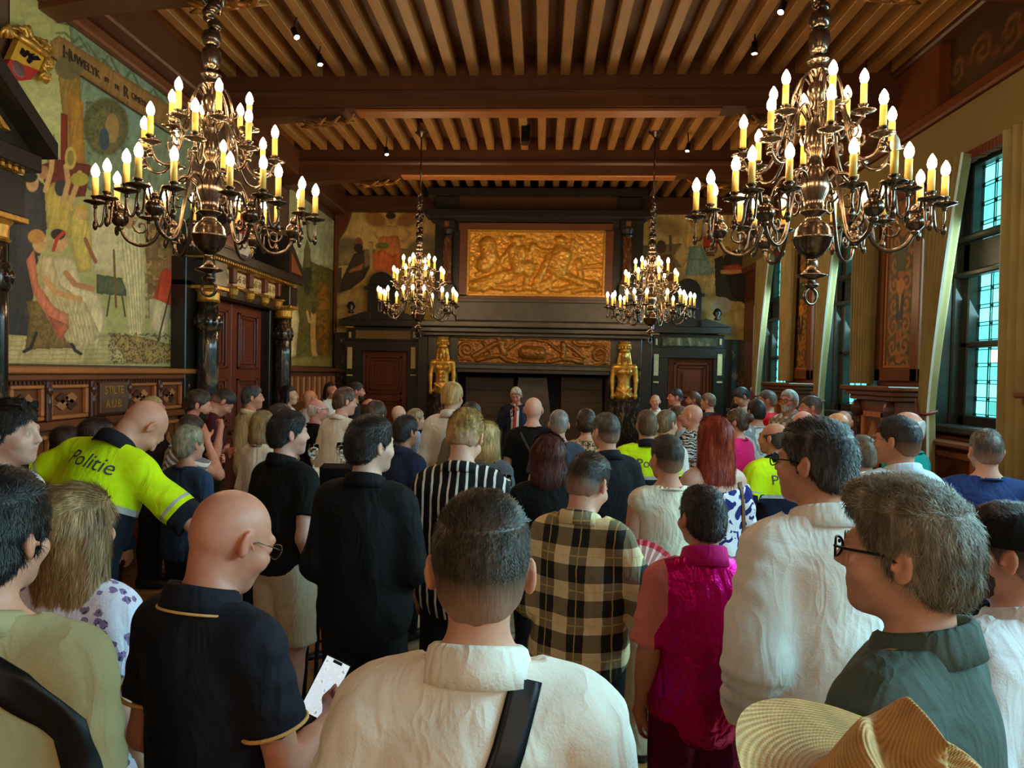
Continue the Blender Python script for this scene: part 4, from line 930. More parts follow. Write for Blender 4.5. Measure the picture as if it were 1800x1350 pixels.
# ================================================================ people: bodies grown from one distance field each
def axis(lo, hi, coarse, fl=None, fh=None, fine=None):
    if fine is None: return np.arange(lo, hi+coarse, coarse, dtype=np.float32)
    a = np.arange(fl, lo-coarse, -coarse)[1:][::-1] if lo < fl else np.array([])
    b = np.arange(fl, fh, fine); c = np.arange(b[-1]+fine, hi+coarse, coarse) if hi > fh else np.array([])
    return np.concatenate([a, b, c]).astype(np.float32)
def smin(a, b, k):
    if k <= 0: return np.minimum(a, b)
    h = np.maximum(k-np.abs(a-b), 0)/k; return np.minimum(a, b)-h*h*k*.25
def seg(X, Y, Z, a, b):
    a = np.asarray(a, np.float32); d = np.asarray(b, np.float32)-a; L = float(d@d)+1e-9
    t = np.clip(((X-a[0])*d[0]+(Y-a[1])*d[1]+(Z-a[2])*d[2])/L, 0, 1)
    return np.sqrt((X-a[0]-t*d[0])**2+(Y-a[1]-t*d[1])**2+(Z-a[2]-t*d[2])**2), t
def field(ax, prims, F=None):
    """prims: ('c', a, b, ra, rb, k[, clip]) tapered limb; ('e', c, r, k[, R]) ellipsoid; ('-', c, r, k) hollow"""
    xs, ys, zs = ax
    if F is None: F = np.full((len(xs), len(ys), len(zs)), .3, np.float32)
    for p in prims:
        if p[0] == 'c':
            a, b, ra, rb, k = p[1:6]; r = max(ra, rb)+k+.02; lo = np.minimum(a, b)-r; hi = np.maximum(a, b)+r
        else:
            c, r, k = p[1:4]; rr = max(r) if len(p) > 4 and p[4] is not None else np.asarray(r); lo = np.asarray(c)-rr-k-.02; hi = np.asarray(c)+rr+k+.02
        sl = tuple(slice(max(0, np.searchsorted(q, l)-1), np.searchsorted(q, h)+1) for q, l, h in zip(ax, lo, hi))
        X, Y, Z = xs[sl[0]][:, None, None], ys[sl[1]][None, :, None], zs[sl[2]][None, None]
        if 0 in (X.size, Y.size, Z.size): continue
        if p[0] == 'c':
            d, t = seg(X, Y, Z, a, b); d = d-(ra+(rb-ra)*t)
            if len(p) > 6 and p[6] is not None:
                n, o = p[6]; d = np.maximum(d, (X-o[0])*n[0]+(Y-o[1])*n[1]+(Z-o[2])*n[2])
            F[sl] = smin(F[sl], d.astype(np.float32), k)
        else:
            x, y, z = X-c[0], Y-c[1], Z-c[2]
            if len(p) > 4 and p[4] is not None:
                R = p[4]; x, y, z = R[0, 0]*x+R[1, 0]*y+R[2, 0]*z, R[0, 1]*x+R[1, 1]*y+R[2, 1]*z, R[0, 2]*x+R[1, 2]*y+R[2, 2]*z
            k0 = np.sqrt((x/r[0])**2+(y/r[1])**2+(z/r[2])**2); k1 = np.sqrt((x/r[0]**2)**2+(y/r[1]**2)**2+(z/r[2]**2)**2)+1e-6
            d = (k0*(k0-1)/k1).astype(np.float32)
            if p[0] == 'e': F[sl] = smin(F[sl], d, k)
            else: F[sl] = -smin(-F[sl], d, k)
    return F
def nets(F, ax):
    xs, ys, zs = ax; S = F < 0; n = S.shape
    cnt = np.zeros((n[0]-1, n[1]-1, n[2]-1), np.int8); C = [(i, j, k) for i in (0, 1) for j in (0, 1) for k in (0, 1)]
    sl = lambda A, c: A[c[0]:n[0]-1+c[0], c[1]:n[1]-1+c[1], c[2]:n[2]-1+c[2]]
    for c in C: cnt += sl(S, c)
    act = (cnt > 0) & (cnt < 8); I = np.argwhere(act); idx = np.full(cnt.shape, -1, np.int32); idx[act] = np.arange(len(I))
    if not len(I): return np.zeros((0, 3)), np.zeros((0, 4), int)
    f = {c: F[I[:, 0]+c[0], I[:, 1]+c[1], I[:, 2]+c[2]] for c in C}
    acc = np.zeros((len(I), 3), np.float32); num = np.zeros(len(I), np.float32)
    for a in C:
        for d in range(3):
            if a[d]: continue
            b = list(a); b[d] = 1; b = tuple(b); fa, fb = f[a], f[b]; m = (fa < 0) != (fb < 0)
            t = np.where(m, fa/np.where(m, fa-fb, 1), 0)
            q = np.tile(np.array(a, np.float32), (len(I), 1)); q[:, d] = t; acc += q*m[:, None]; num += m
    q = acc/num[:, None]; V = np.zeros_like(q)
    for d, s in enumerate((xs, ys, zs)): V[:, d] = s[I[:, d]]+q[:, d]*(s[I[:, d]+1]-s[I[:, d]])
    Q = []
    for d in range(3):
        u, w = [(1, 2), (2, 0), (0, 1)][d]
        A = S; a0 = [slice(1, -1)]*3; a0[d] = slice(0, -1); b0 = list(a0); b0[d] = slice(1, None)
        m = A[tuple(a0)] != A[tuple(b0)]; E = np.argwhere(m)
        off = np.ones(3, int); off[d] = 0; E = E+off; ins = S[E[:, 0], E[:, 1], E[:, 2]]
        def cell(du, dw):
            e = E.copy(); e[:, u] += du; e[:, w] += dw; return idx[e[:, 0], e[:, 1], e[:, 2]]
        q4 = np.stack([cell(-1, -1), cell(0, -1), cell(0, 0), cell(-1, 0)], 1); q4[~ins] = q4[~ins][:, ::-1]; Q.append(q4)
    Q = np.concatenate(Q); Q = Q[(Q >= 0).all(1)]
    return V, Q
def gridof(lo, hi, h): return tuple(np.arange(a-2*h, b+2.5*h, h, dtype=np.float32) for a, b in zip(lo, hi))
def rotm(z=0., x=0., y=0.):
    return np.array(Matrix.Rotation(z, 3, 'Z') @ Matrix.Rotation(y, 3, 'Y') @ Matrix.Rotation(x, 3, 'X'))

# ---------------------------------------------------------------- hands: palm, four unequal bent fingers and a thumb
HANDC = {}
def hand(pose, h):
    """right hand, wrist at the origin, fingers towards -Z, palm facing +Y, thumb on the -X side"""
    key = (pose, h)
    if key in HANDC: return HANDC[key]
    P = [('c', (0, 0, .03), (0, 0, -.03), .026, .03, .02), ('e', (0, .002, -.055), (.040, .017, .048), .02), ('c', (-.02, .006, -.03), (-.028, .012, -.06), .018, .014, .02)]
    curl = {'relaxed': (.25, .45, .4), 'grip': (.9, 1.2, .8), 'fist': (1.3, 1.6, 1.0), 'flat': (.05, .08, .05)}[pose]
    for k, (x, L) in enumerate(((-.029, .072), (-.0095, .080), (.0105, .075), (.0295, .060))):
        p = np.array([x, .0, -.088+abs(k-1.2)*.005]); a = 0; r = .0092-.0006*(k == 3)
        for s, (cu, fr) in enumerate(zip(curl, (.45, .32, .23))):
            a += cu*(1+.08*k); q = p+L*fr*np.array([x*.12*(pose != 'fist'), math.sin(a), -math.cos(a)]); P.append(('c', tuple(p), tuple(q), r, r*.94, .004)); p = q; r *= .94
    t = {'relaxed': [(-.03, .008, -.035), (-.055, .022, -.06), (-.062, .034, -.085)], 'grip': [(-.03, .01, -.035), (-.05, .035, -.055), (-.035, .058, -.075)], 'fist': [(-.03, .01, -.04), (-.045, .035, -.065), (-.015, .048, -.085)], 'flat': [(-.03, .004, -.035), (-.06, .01, -.055), (-.075, .012, -.08)]}[pose]
    P += [('c', t[0], t[1], .014, .0115, .008), ('c', t[1], t[2], .0112, .0095, .004)]
    ax = gridof((-.09, -.035, -.19), (.06, .1, .05), h); HANDC[key] = nets(field(ax, P), ax); return HANDC[key]
def basis(zdir, ydir):
    z = np.array(zdir, float); z /= np.linalg.norm(z); y = np.array(ydir, float); y = y-z*(y@z); y /= np.linalg.norm(y)+1e-9; return np.stack([np.cross(y, z), y, z], 1)

ARMS = {'down': ((.21, -.035, 1.13), (.215, .05, .885), (-1, 0, 0)), 'front': ((.212, -.02, 1.14), (.075, .2, .99), (-.6, -.8, 0)), 'cross': ((.215, .03, 1.16), (-.1, .2, 1.2), (0, -1, 0)),
        'phone': ((.215, .02, 1.13), (.1, .26, 1.2), (-.4, -.5, .6)), 'back': ((.22, -.12, 1.14), (.05, -.165, .97), (0, 1, 0)), 'hip': ((.34, -.05, 1.18), (.2, .04, 1.0), (-1, 0, 0)), 'chin': ((.18, .13, 1.18), (.05, .17, 1.47), (0, -1, 0)),
        'mic': ((.22, .06, 1.2), (.03, .2, 1.42), (-.3, -1, 0)), 'wide': ((.4, .08, 1.25), (.5, .3, 1.1), (-1, 0, 0)), 'reach': ((.24, .16, 1.22), (.16, .42, 1.22), (-1, 0, 0)), 'pocket': ((.232, -.09, 1.13), (.2, .03, .93), (-1, 0, 0))}
SKIN = {}
def skinmat(tone):
    k = tuple(tone)
    if k in SKIN: return SKIN[k]
    n = N('skin'); c = n.attr('tint', 'Color'); v = n.coord(); f = n.noise(v, 40, 4); f2 = n.noise(v, 9, 2)
    b = n.mix(1., srgb(*tone), c, 'MULTIPLY'); b = n.mix(.25, b, n.ramp(f2, [(.35, (.55, .2, .14)), (.65, srgb(*tone))])); n.bump(f, .22, .002)
    SKIN[k] = n.fin(n.mix(1., b, n.ramp(f, [(.2, (.86, .82, .8)), (.7, (1, 1, 1))]), 'MULTIPLY'), .5, 0, .4, Subsurface_Weight=.12, Subsurface_Radius=(.02, .008, .004)); return SKIN[k]
HAIRM = {}
def hairmat(col, col2=None, sc=1., skin=None):
    k = (tuple(col), col2, sc, skin)
    if k in HAIRM: return HAIRM[k]
    n = N('hair'); v = n.coord(scale=(1, .55, .16)); f = n.noise(v, 70*sc, 5, .65, .5); g = n.noise(n.coord(scale=(1, 1, .35)), 13*sc, 3)
    a = srgb(*col); b = srgb(*(col2 or tuple(min(255, c*1.5+8) for c in col)))
    t = n.math('ADD', n.math('MULTIPLY', f, .6), n.math('MULTIPLY', g, .4)); n.bump(n.noise(n.coord(scale=(1, .6, .12)), 130*sc, 3), .55, .004)
    c = n.ramp(t, [(.34, tuple(x*.45 for x in a)), (.5, a), (.68, b)])
    if skin: c = n.mix(n.math('MULTIPLY', n.attr('fade'), n.math('ADD', .55, n.math('MULTIPLY', f, .6))), c, tuple(x*.62 for x in srgb(*skin)))
    HAIRM[k] = n.fin(c, .5, 0, .35); return HAIRM[k]
def cloth(name, c, pat=None, c2=None, rough=.8, metal=0., p=.05, c3=None):
    n = N(name); v = n.coord(attr='rest'); X, Y, Z = n.xyz(v); A = srgb(*c); w = n.noise(v, 5, 3, .6, .8); fine = n.noise(v, 160, 2)
    B2 = srgb(*c2) if c2 else None; col = A
    fr = lambda s, per, off=0.: n.math('FRACT', n.math('ADD', n.math('MULTIPLY', s, 1/per), 50+off))
    wob = n.math('ADD', X, n.math('MULTIPLY', n.math('SUBTRACT', w, .5), .02))
    if pat == 'vstripe': col = n.mix(n.math('LESS_THAN', fr(wob, p), .26), A, B2)
    elif pat == 'hstripe': col = n.mix(n.math('LESS_THAN', fr(n.math('ADD', Z, n.math('MULTIPLY', n.math('ABSOLUTE', X), .55)), p), .5), A, B2)
    elif pat == 'plaid':
        u = n.math('LESS_THAN', fr(wob, p), .5); q = n.math('LESS_THAN', fr(Z, p*1.05), .5); s = n.math('ADD', u, q)
        col = n.ramp(n.math('MULTIPLY', s, .5), [(0, A), (.5, tuple(x*.28 for x in A)), (1., B2)]); e = n.node('ValToRGB')
        L = n.math('MAXIMUM', n.math('LESS_THAN', n.math('ABSOLUTE', n.math('SUBTRACT', fr(wob, p), .25)), .018), n.math('LESS_THAN', n.math('ABSOLUTE', n.math('SUBTRACT', fr(Z, p*1.05), .75)), .02))
        col = n.mix(n.math('MULTIPLY', L, .55), col, srgb(*(c3 or (214, 186, 96))))
    elif pat == 'floral':
        d = n.voro(v, 26); d2 = n.noise(v, 40, 3, .6, 1.5); m = n.math('LESS_THAN', n.math('ADD', d, n.math('MULTIPLY', d2, .55)), .62); m2 = n.math('GREATER_THAN', n.noise(v, 34, 3, .6, 2.), .59)
        col = n.mix(m, A, n.mix(m2, B2, srgb(*(c3 or (60, 52, 70)))))
    elif pat == 'blobs':
        col = n.mix(n.math('GREATER_THAN', n.noise(v, 8, 1, .4, 2.2), .52), A, B2)
    elif pat == 'leopard':
        d = n.voro(v, 42); col = n.mix(n.math('MULTIPLY', n.math('GREATER_THAN', d, .25), n.math('LESS_THAN', d, .48)), A, B2)
    elif pat == 'zebra':
        col = n.mix(n.math('GREATER_THAN', n.math('SINE', n.math('ADD', n.math('MULTIPLY', Z, 210), n.math('MULTIPLY', n.noise(v, 12, 2), 22))), .1), A, B2)
    elif pat == 'hivis':
        t = n.attr('armt'); isarm = n.math('GREATER_THAN', n.attr('armm'), 0.); up = n.math('GREATER_THAN', Z, 1.268); yel = n.math('MAXIMUM', up, isarm)
        yel = n.math('MULTIPLY', yel, n.math('LESS_THAN', t, .56)); ref = n.math('MULTIPLY', n.math('MULTIPLY', n.math('GREATER_THAN', Z, 1.24), n.math('LESS_THAN', Z, 1.268)), n.math('LESS_THAN', t, .02))
        ref = n.math('MAXIMUM', ref, n.math('MULTIPLY', n.math('GREATER_THAN', t, .46), n.math('LESS_THAN', t, .5)))
        col = n.mix(ref, n.mix(yel, A, B2), srgb(176, 176, 170))
    elif pat == 'yoke':
        q = n.math('GREATER_THAN', n.attr('armm'), 0.); col = n.mix(q, A, B2); metal = n.math('MULTIPLY', n.math('SUBTRACT', 1., q), .8); rough = n.math('ADD', .26, n.math('MULTIPLY', q, .5))
    col = n.mix(1., col, n.ramp(w, [(.25, (.86, .86, .86)), (.7, (1, 1, 1))]), 'MULTIPLY')
    cr = n.math('ABSOLUTE', n.math('SUBTRACT', n.noise(n.coord(attr='rest', scale=(1, 1, .38), rot=(0, .5, 0)), 9, 2, .5, 1.2), .5)); h = n.math('ADD', n.math('SUBTRACT', w, n.math('MULTIPLY', cr, 1.6)), n.math('MULTIPLY', fine, .1)); n.bump(h, .6 if pat != 'yoke' else .9, .02)
    return n.fin(col, rough, metal, .2)

def lean_pts(V, fwd, side, z0=.96):
    """bend everything above the hips forward / sideways"""
    if not fwd and not side: return V
    V = V.copy(); w = np.clip((V[:, 2]-z0+.12)/.34, 0, 1); w = w*w*(3-2*w); p = V-np.array([0, 0, z0])
    a, b = -fwd*w, side*w
    y, z = p[:, 1]*np.cos(a)-p[:, 2]*np.sin(a), p[:, 1]*np.sin(a)+p[:, 2]*np.cos(a)
    x, z2 = p[:, 0]*np.cos(b)+z*np.sin(b), -p[:, 0]*np.sin(b)+z*np.cos(b)
    return np.stack([x, y, z2+z0], 1)

PEOPLE = []
def person(px, py, D, label, yaw=0., hy=0., hp=0., lean=(0, 0), tone=(206, 158, 130), hair=('short', (60, 44, 34)), top=None, legs={}, arms=('down', 'down'), fem=False, g=1., beard=None, res=None, hands=('relaxed', 'relaxed'), shoe=(30, 28, 28), face=1., headw=1.):
    yaw, hy, hp = rad(yaw), rad(hy), rad(hp)
    near = D < 2.2; fine = res or (.0058 if D < 1.9 else .007 if D < 4.6 else .0088); coarse = .02 if D < 5 else .026; cres = .0105 if D < 2 else .0125 if D < 4.6 else .018
    piv = np.array([0, -.012, 1.56]); Rh = rotm(hy, -hp); hc = piv+Rh@np.array([0, .022, .105])
    Hp = lambda q: tuple(piv+Rh@(np.array(q)+[0, .022, .105])); sw = (.9 if fem else 1.)*g
    arm = []
    for s, a in ((-1, arms[0]), (1, arms[1])):
        e, w, pn = ARMS[a] if isinstance(a, str) else a
        arm.append((np.array([s*.166*sw, -.008, 1.405]), np.array([s*e[0]*sw, e[1], e[2]]), np.array([s*w[0]*(sw if abs(w[0]) > .2 else 1), w[1], w[2]]), np.array([s*pn[0], pn[1], pn[2]], float)))
    def torso(i, drape=0.):
        w = sw
        P = [('e', (0, -.005, .95), (.158*g+i, .112*g+i, .13+i), .05), ('e', (0, .004, 1.10), ((.126 if fem else .140)*g+i, .104*g+i, .17+i), .05), ('e', (0, -.002, 1.28), (.150*w+i, .109*g+i, .2+i), .05), ('e', (0, -.03, 1.37), (.140*w+i, .083+i, .1+i), .05),
             ('c', (-.138*w, -.01, 1.425), (.138*w, -.01, 1.425), .058+i, .058+i, .04), ('c', (-.035, -.02, 1.5), (-.138*w, -.012, 1.43), .046+i*.6, .045+i, .04), ('c', (.035, -.02, 1.5), (.138*w, -.012, 1.43), .046+i*.6, .045+i, .04)]
        if fem: P += [('e', (sx*.075, .09, 1.27), (.062+i, .055+i, .06+i), .04) for sx in (-1, 1)]
        if i: P += [('c', (0, -.026, 1.40), (0, -.022, 1.515), .064+min(i, .015), .056+min(i, .015)*.9, .05)]
        if drape: P += [('e', (0, 0, 1.12), (.146*w*g**.5+i+drape*.3, .106*g+i+drape*.4, .34+i), .06), ('e', (0, 0, .93), (.160*g+i+drape*.2, .116*g+i+drape*.3, .2), .06)]
        return P
    limbs = []
    for sh, el, wr, pn in arm: limbs += [('c', sh, el, .050*g**.5, .040*g**.5, .03), ('c', el, wr, .042*g**.5, .028, .02), ('c', el+(wr-el)*.1, el+(wr-el)*.5, .04*g**.5, .037, .02)]
    lg = []
    for s in (-1, 1): lg += [('c', (s*.088, 0, .9), (s*.1, .012, .5), .088*g, .056, .03), ('c', (s*.1, .008, .5), (s*.105, -.012, .09), .054, .036, .03), ('e', (s*.102, -.02, .36), (.05, .055, .13), .03), ('c', (s*.105, -.04, .045), (s*.118, .13, .032), .038, .03, .03)]
    hw = headw
    head = [('e', Hp((0, -.016, .026)), (.078*hw, .1, .09), .01, Rh), ('e', Hp((0, .034, -.04)), (.060*hw, .064, .078), .03, Rh), ('e', Hp((0, .070, -.094)), (.026, .022, .02), .03, Rh), ('e', Hp((0, -.042, -.018)), (.06, .056, .05), .03, Rh),
            ('c', Hp((-.03, .083, .026)), Hp((.03, .083, .026)), .014, .014, .016), ('c', Hp((0, .094, .016)), Hp((0, .1135, -.022)), .0085, .011, .012), ('c', Hp((-.011, .102, -.026)), Hp((.011, .102, -.026)), .0085, .0085, .008),
            ('-', Hp((-.033, .104, .006)), (.017, .014, .011), .014, Rh), ('-', Hp((.033, .104, .006)), (.017, .014, .011), .014, Rh), ('e', Hp((-.032, .083, .005)), (.0125, .0125, .0115), .004, Rh), ('e', Hp((.032, .083, .005)), (.0125, .0125, .0115), .004, Rh),
            ('e', Hp((-.045, .062, -.03)), (.022, .026, .024), .02, Rh), ('e', Hp((.045, .062, -.03)), (.022, .026, .024), .02, Rh), ('c', Hp((-.02, .088, -.054)), Hp((.02, .088, -.054)), .0075, .0075, .008), ('c', Hp((-.016, .087, -.066)), Hp((.016, .087, -.066)), .008, .008, .006)]
    for s in (-1, 1):
        Re = Rh@rotm(s*.42, .12); head += [('e', Hp((s*.084*hw, -.013, -.004)), (.0105, .0195, .034), .008, Re), ('-', Hp((s*.0945*hw, -.008, .001)), (.0075, .0115, .021), .004, Re), ('e', Hp((s*.091*hw, .004, -.006)), (.004, .004, .009), .004, Re)]
    neck = [('c', (0, -.026, 1.42), tuple(piv+Rh@np.array([0, -.008, .035])), .060 if not fem else .049, .0525 if not fem else .044, .035)]
    allp = np.array([p for a in arm for p in a[:3]]); lo = np.array([min(-.23*g, allp[:, 0].min()-.07), min(-.2, allp[:, 1].min()-.08), -.02]); hi = np.array([max(.23*g, allp[:, 0].max()+.07), max(.2, allp[:, 1].max()+.08), 1.82])
    ax = (axis(lo[0], hi[0], coarse, hc[0]-.115, hc[0]+.115, fine), axis(lo[1], hi[1], coarse, hc[1]-.14, hc[1]+.15, fine), axis(lo[2], hi[2], coarse, 1.47, 1.83, fine))
    bodyF = field(ax, torso(0)+lg+limbs); bodyF = field(ax, neck+head, bodyF)
    V, Q = nets(bodyF, ax)
    # tint: lips, brows, stubble, ears
    L = (V-piv)@Rh-np.array([0, .022, .105]); T = np.ones((len(V), 3), np.float32); hd = V[:, 2] > 1.44
    def blob(c, r, col, a):
        m = np.clip(1.4-np.sqrt((((L-np.array(c))/np.array(r))**2).sum(1)), 0, 1)*a*hd; T[:] = T*(1-m[:, None])+np.array(col)*m[:, None]
    blob((0, .1, -.06), (.024, .022, .011), (.8, .42, .42), .8)
    for s in (-1, 1):
        blob((s*.032, .1, .029), (.022, .02, .0055), (.28, .2, .16), .75); blob((s*.09, -.01, -.005), (.03, .035, .045), (1., .72, .66), .5); blob((s*.032, .1, .006), (.013, .02, .0065), (1.25, 1.5, 1.6), .7); blob((s*.032, .1, .007), (.006, .02, .006), (.06, .05, .05), 1.)
        blob((s*.032, .1, .0165), (.017, .02, .0035), (.3, .22, .2), .7); blob((s*.045, .09, -.028), (.03, .03, .025), (1., .8, .74), .5)
    if beard == 'stubble' or (beard is None and not fem): blob((0, .06, -.085), (.075, .08, .045), (.68, .64, .64), .5 if beard else .25)
    for (sh, el, wr, pn), s, hpz in zip(arm, (-1, 1), hands):
        hv, hq = hand(hpz, .0042 if D < 2.4 else .0058 if D < 5 else .008); fd = wr-el; Bm = basis(-fd, pn); hv2 = hv*np.array([-s if False else s, 1, 1])
        W2 = hv2@Bm.T+wr; hq2 = hq if s > 0 else hq[:, ::-1]
        if np.linalg.det(Bm) < 0: hq2 = hq2[:, ::-1]
        Q = np.concatenate([Q, hq2+len(V)]); V = np.concatenate([V, W2]); T = np.concatenate([T, np.tile(np.array([[1., .88, .84]], np.float32), (len(W2), 1))])
    Vl = lean_pts(V, rad(lean[0]), rad(lean[1]))
    topP = lean_pts(np.array([Hp((0, -.01, .124))]), rad(lean[0]), rad(lean[1]))[0]
    wp = oy(px, py, D); s = wp[2]/topP[2]; c_, s_ = math.cos(yaw), math.sin(yaw)
    bx, by = wp[0]-s*(c_*topP[0]-s_*topP[1]), wp[1]-s*(s_*topP[0]+c_*topP[1])
    PEOPLE.append((label[:40], round(s*1.785, 3)))
    me = mesh_from('person', Vl*s, Q, True); at = me.color_attributes.new('tint', 'FLOAT_COLOR', 'POINT'); at.data.foreach_set('color', np.concatenate([T, np.ones((len(T), 1), np.float32)], 1).ravel())
    root = obj('person', me, skinmat(tone), None, (bx, by, 0), (0, 0, yaw)); tag(root, label, 'person', 'people gathered in the hall')
    fl = lambda A: lean_pts(A, rad(lean[0]), rad(lean[1]))*s
    ctx = dict(D=D, tone=tuple(tone), root=root, Hp=Hp, Rh=Rh, piv=piv, fl=fl, s=s, arm=arm, sw=sw, g=g, fine=fine, near=near, hw=hw)
    def piece(name, V, Q, mat, armt=False, parent=None):
        me = mesh_from(name, fl(V), Q, True); a = me.attributes.new('rest', 'FLOAT_VECTOR', 'POINT'); a.data.foreach_set('vector', V.astype(np.float32).ravel())
        if armt:
            t = np.zeros(len(V), np.float32); am = np.full(len(V), -1., np.float32)
            for sh, el, wr, pn in arm:
                d = el-sh; u = ((V-sh)@d)/(d@d); u2 = ((V-el)@(wr-el))/((wr-el)@(wr-el)); o = np.linalg.norm(V-sh-np.clip(u, 0, 1)[:, None]*d, axis=1)
                side = np.sign(sh[0]); m = (o < .092) & (V[:, 0]*side > .152*sw+.05*np.clip((1.31-V[:, 2])/.08, 0, 1)); t = np.where(m, np.maximum(t, np.clip(u, .03, 1)), t); am = np.maximum(am, np.minimum(V[:, 0]*side-(.154*sw+.05*np.clip((1.31-V[:, 2])/.08, 0, 1)), .1-o))
            a = me.attributes.new('armt', 'FLOAT', 'POINT'); a.data.foreach_set('value', t); a = me.attributes.new('armm', 'FLOAT', 'POINT'); a.data.foreach_set('value', am.astype(np.float32))
        return obj(name, me, mat, parent or root)
    ctx['piece'] = piece
    # ---- hair and beard
    hs, hcol = hair[0], hair[1]
    if hs != 'bald':
        hair_part(ctx, hs, hcol, hair[2] if len(hair) > 2 else None, .0058 if D < 1.9 else .0075 if D < 4.6 else .0095)
    if beard and beard != 'stubble':
        bl = gridof(np.array(hc)-.14, np.array(hc)+.14, .006 if D < 4 else .009)
        Fb = field(bl, [('e', Hp((0, .034, -.042)), (.0625*hw, .0665, .081), .0, Rh), ('e', Hp((0, .071, -.096)), (.029, .025, .024), .03, Rh)]); X, Y, Z = local(ctx, bl)
        Fb = np.maximum(Fb, Z+.034-.35*np.maximum(.04-Y, 0)); Fb = np.maximum(Fb, .016-Y); Fb += .003*vnoise(X*90, Y*90, Z*90); vb, qb = nets(Fb, bl)
        if len(vb): piece('beard', vb, qb, hairmat(beard))
    # ---- clothes
    if top:
        t = dict(c=(30, 30, 34), pat=None, c2=None, sl='short', hem=.86, loose=.013, col='crew', rough=.8, metal=0., p=.05, c3=None, neck=.072, cut=0, trim=None, open=0); t.update(top)
        i = t['loose']*.75+.005; P = torso(i, t.get('drape', .015)); A = []
        for sh, el, wr, pn in arm:
            k = i+.005
            if t['sl'] == 'short': e = sh+(el-sh)*t.get('slen', .62); n_ = (el-sh)/np.linalg.norm(el-sh); A.append(('c', sh, el, .051*g**.5+k*.8, .051*g**.5+k, .03, (n_, e)))
            elif t['sl'] == 'long': n_ = (wr-el)/np.linalg.norm(wr-el); A += [('c', sh, el, .052*g**.5+k*.8, .045*g**.5+k, .03), ('c', el, wr, .046*g**.5+k, .032+k, .03, (n_, wr-n_*.005))]
            elif t['sl'] == 'roll': n_ = (wr-el)/np.linalg.norm(wr-el); A += [('c', sh, el, .052*g**.5+k*.8, .045*g**.5+k, .03), ('c', el, wr, .046*g**.5+k, .04+k, .03, (n_, el+n_*.06))]
        if t.get('skirt'): P += [('c', (0, 0, 1.0), (0, 0, t['hem']), .13*g, t['skirt'], .08)]
        lo2 = np.array([min(lo[0], -.26*g-(t.get('skirt') or 0)*.5)-.03, lo[1]-.03-(t.get('skirt') or 0)*.3, t['hem']-.04]); hi2 = np.array([max(hi[0], .26*g+(t.get('skirt') or 0)*.5)+.03, hi[1]+.03+(t.get('skirt') or 0)*.3, 1.6])
        sx = gridof(lo2, hi2, cres); Fs = field(sx, P+A); X, Y, Z = sx[0][:, None, None], sx[1][None, :, None], sx[2][None, None]
        sd = len(PEOPLE)*3.7
        fold = .5*vnoise(X*7+sd, Y*7, Z*4)+.5*vnoise(X*16, Y*16+sd, Z*7+X*6)*np.clip((1.46-Z)*3, .2, 1); amp = .005+.3*t['loose']
        if t['sl'] in ('long', 'short'): fold = fold+.35*np.sin(Z*75+6*vnoise(X*6, Y*6, Z*6+sd))*np.clip((np.abs(X)-.17*sw)*9, 0, 1)
        rid = 1-np.abs(vnoise(X*5.5+.6*Z+sd, Y*5.5, Z*2.2+sd))*2.2; rid = np.clip(rid, -.2, 1); rid2 = 1-np.abs(vnoise(X*11+sd, Y*11, Z*8-X*9))*2.4; rid2 = np.clip(rid2, -.2, 1)*np.clip((1.5-Z)*2.2, .15, .8)
        Fs = Fs+amp*fold-(.0035+.26*t['loose'])*rid*np.clip((1.5-Z)*4, .1, 1)-(.0015+.1*t['loose'])*rid2
        Fs = np.maximum(Fs, t['hem']-Z+.01*vnoise(X*5, Y*5, sd))
        ncy, nz = -.026, t.get('nz', 1.492); rn = np.sqrt((X)**2+(Y-ncy)**2); tilt = Z-(nz+(-.34*(Y-ncy)))
        Fs = np.maximum(Fs, np.maximum(-np.maximum(rn-t['neck'], (nz-.004-.3*(Y-ncy))-Z), Z-1.6))
        Fs = np.maximum(Fs, np.where(rn < .11, Z-(nz+.03-.3*(Y-ncy)), -1))
        if t['cut']:    # off-shoulder neckline
            Fs = np.maximum(Fs, Z-t['cut']-.03*np.abs(X)/.2)
        vs, qs = nets(Fs, sx); mt = cloth('clothing_fabric', t['c'], t['pat'], t['c2'], t['rough'], t['metal'], t['p'], t['c3'])
        sh_ = piece(t.get('name', 'shirt'), vs, qs, mt, t['pat'] in ('hivis', 'yoke')); ctx['shirt'] = sh_
        if t['col'] in ('shirt', 'polo', 'suit') and not t['cut']: collar(ctx, t, mt if t['pat'] not in ('hivis', 'yoke') else cloth('collar_fabric', t.get('ccol', (26, 26, 34))), sh_)
        elif t['col'] == 'crew' and not t['cut']:
            r0 = t['neck']+.006; pts = [(r0*1.02*math.sin(a), ncy+r0*math.cos(a), nz-.004-.34*r0*math.cos(a)) for a in np.linspace(0, 6.283, 36, endpoint=False)]
            mb = MB().tube(pts, .0075, 6, True, 1.5); me = np.array(mb.v); piece('neckband', me, np.array(mb.f), cloth('neckband_fabric', t.get('ccol', tuple(int(x*.9) for x in t['c']))), False, sh_)
        if t['trim']:
            tm = cloth('trim_fabric', t['trim'])
            for sh, el, wr, pn in arm:
                e = sh+(el-sh)*t.get('slen', .62); n_ = (el-sh)/np.linalg.norm(el-sh); Bm = basis(n_, (0, 0, 1) if abs(n_[2]) < .9 else (0, 1, 0)); r0 = .053*g**.5+i+.008
                mb = MB().tube([tuple(e-n_*.004+Bm[:, 0]*r0*math.cos(a)+Bm[:, 1]*r0*math.sin(a)) for a in np.linspace(0, 6.283, 30, endpoint=False)], .005, 6, True); piece('sleeve_trim', np.array(mb.v), np.array(mb.f), tm, False, sh_)
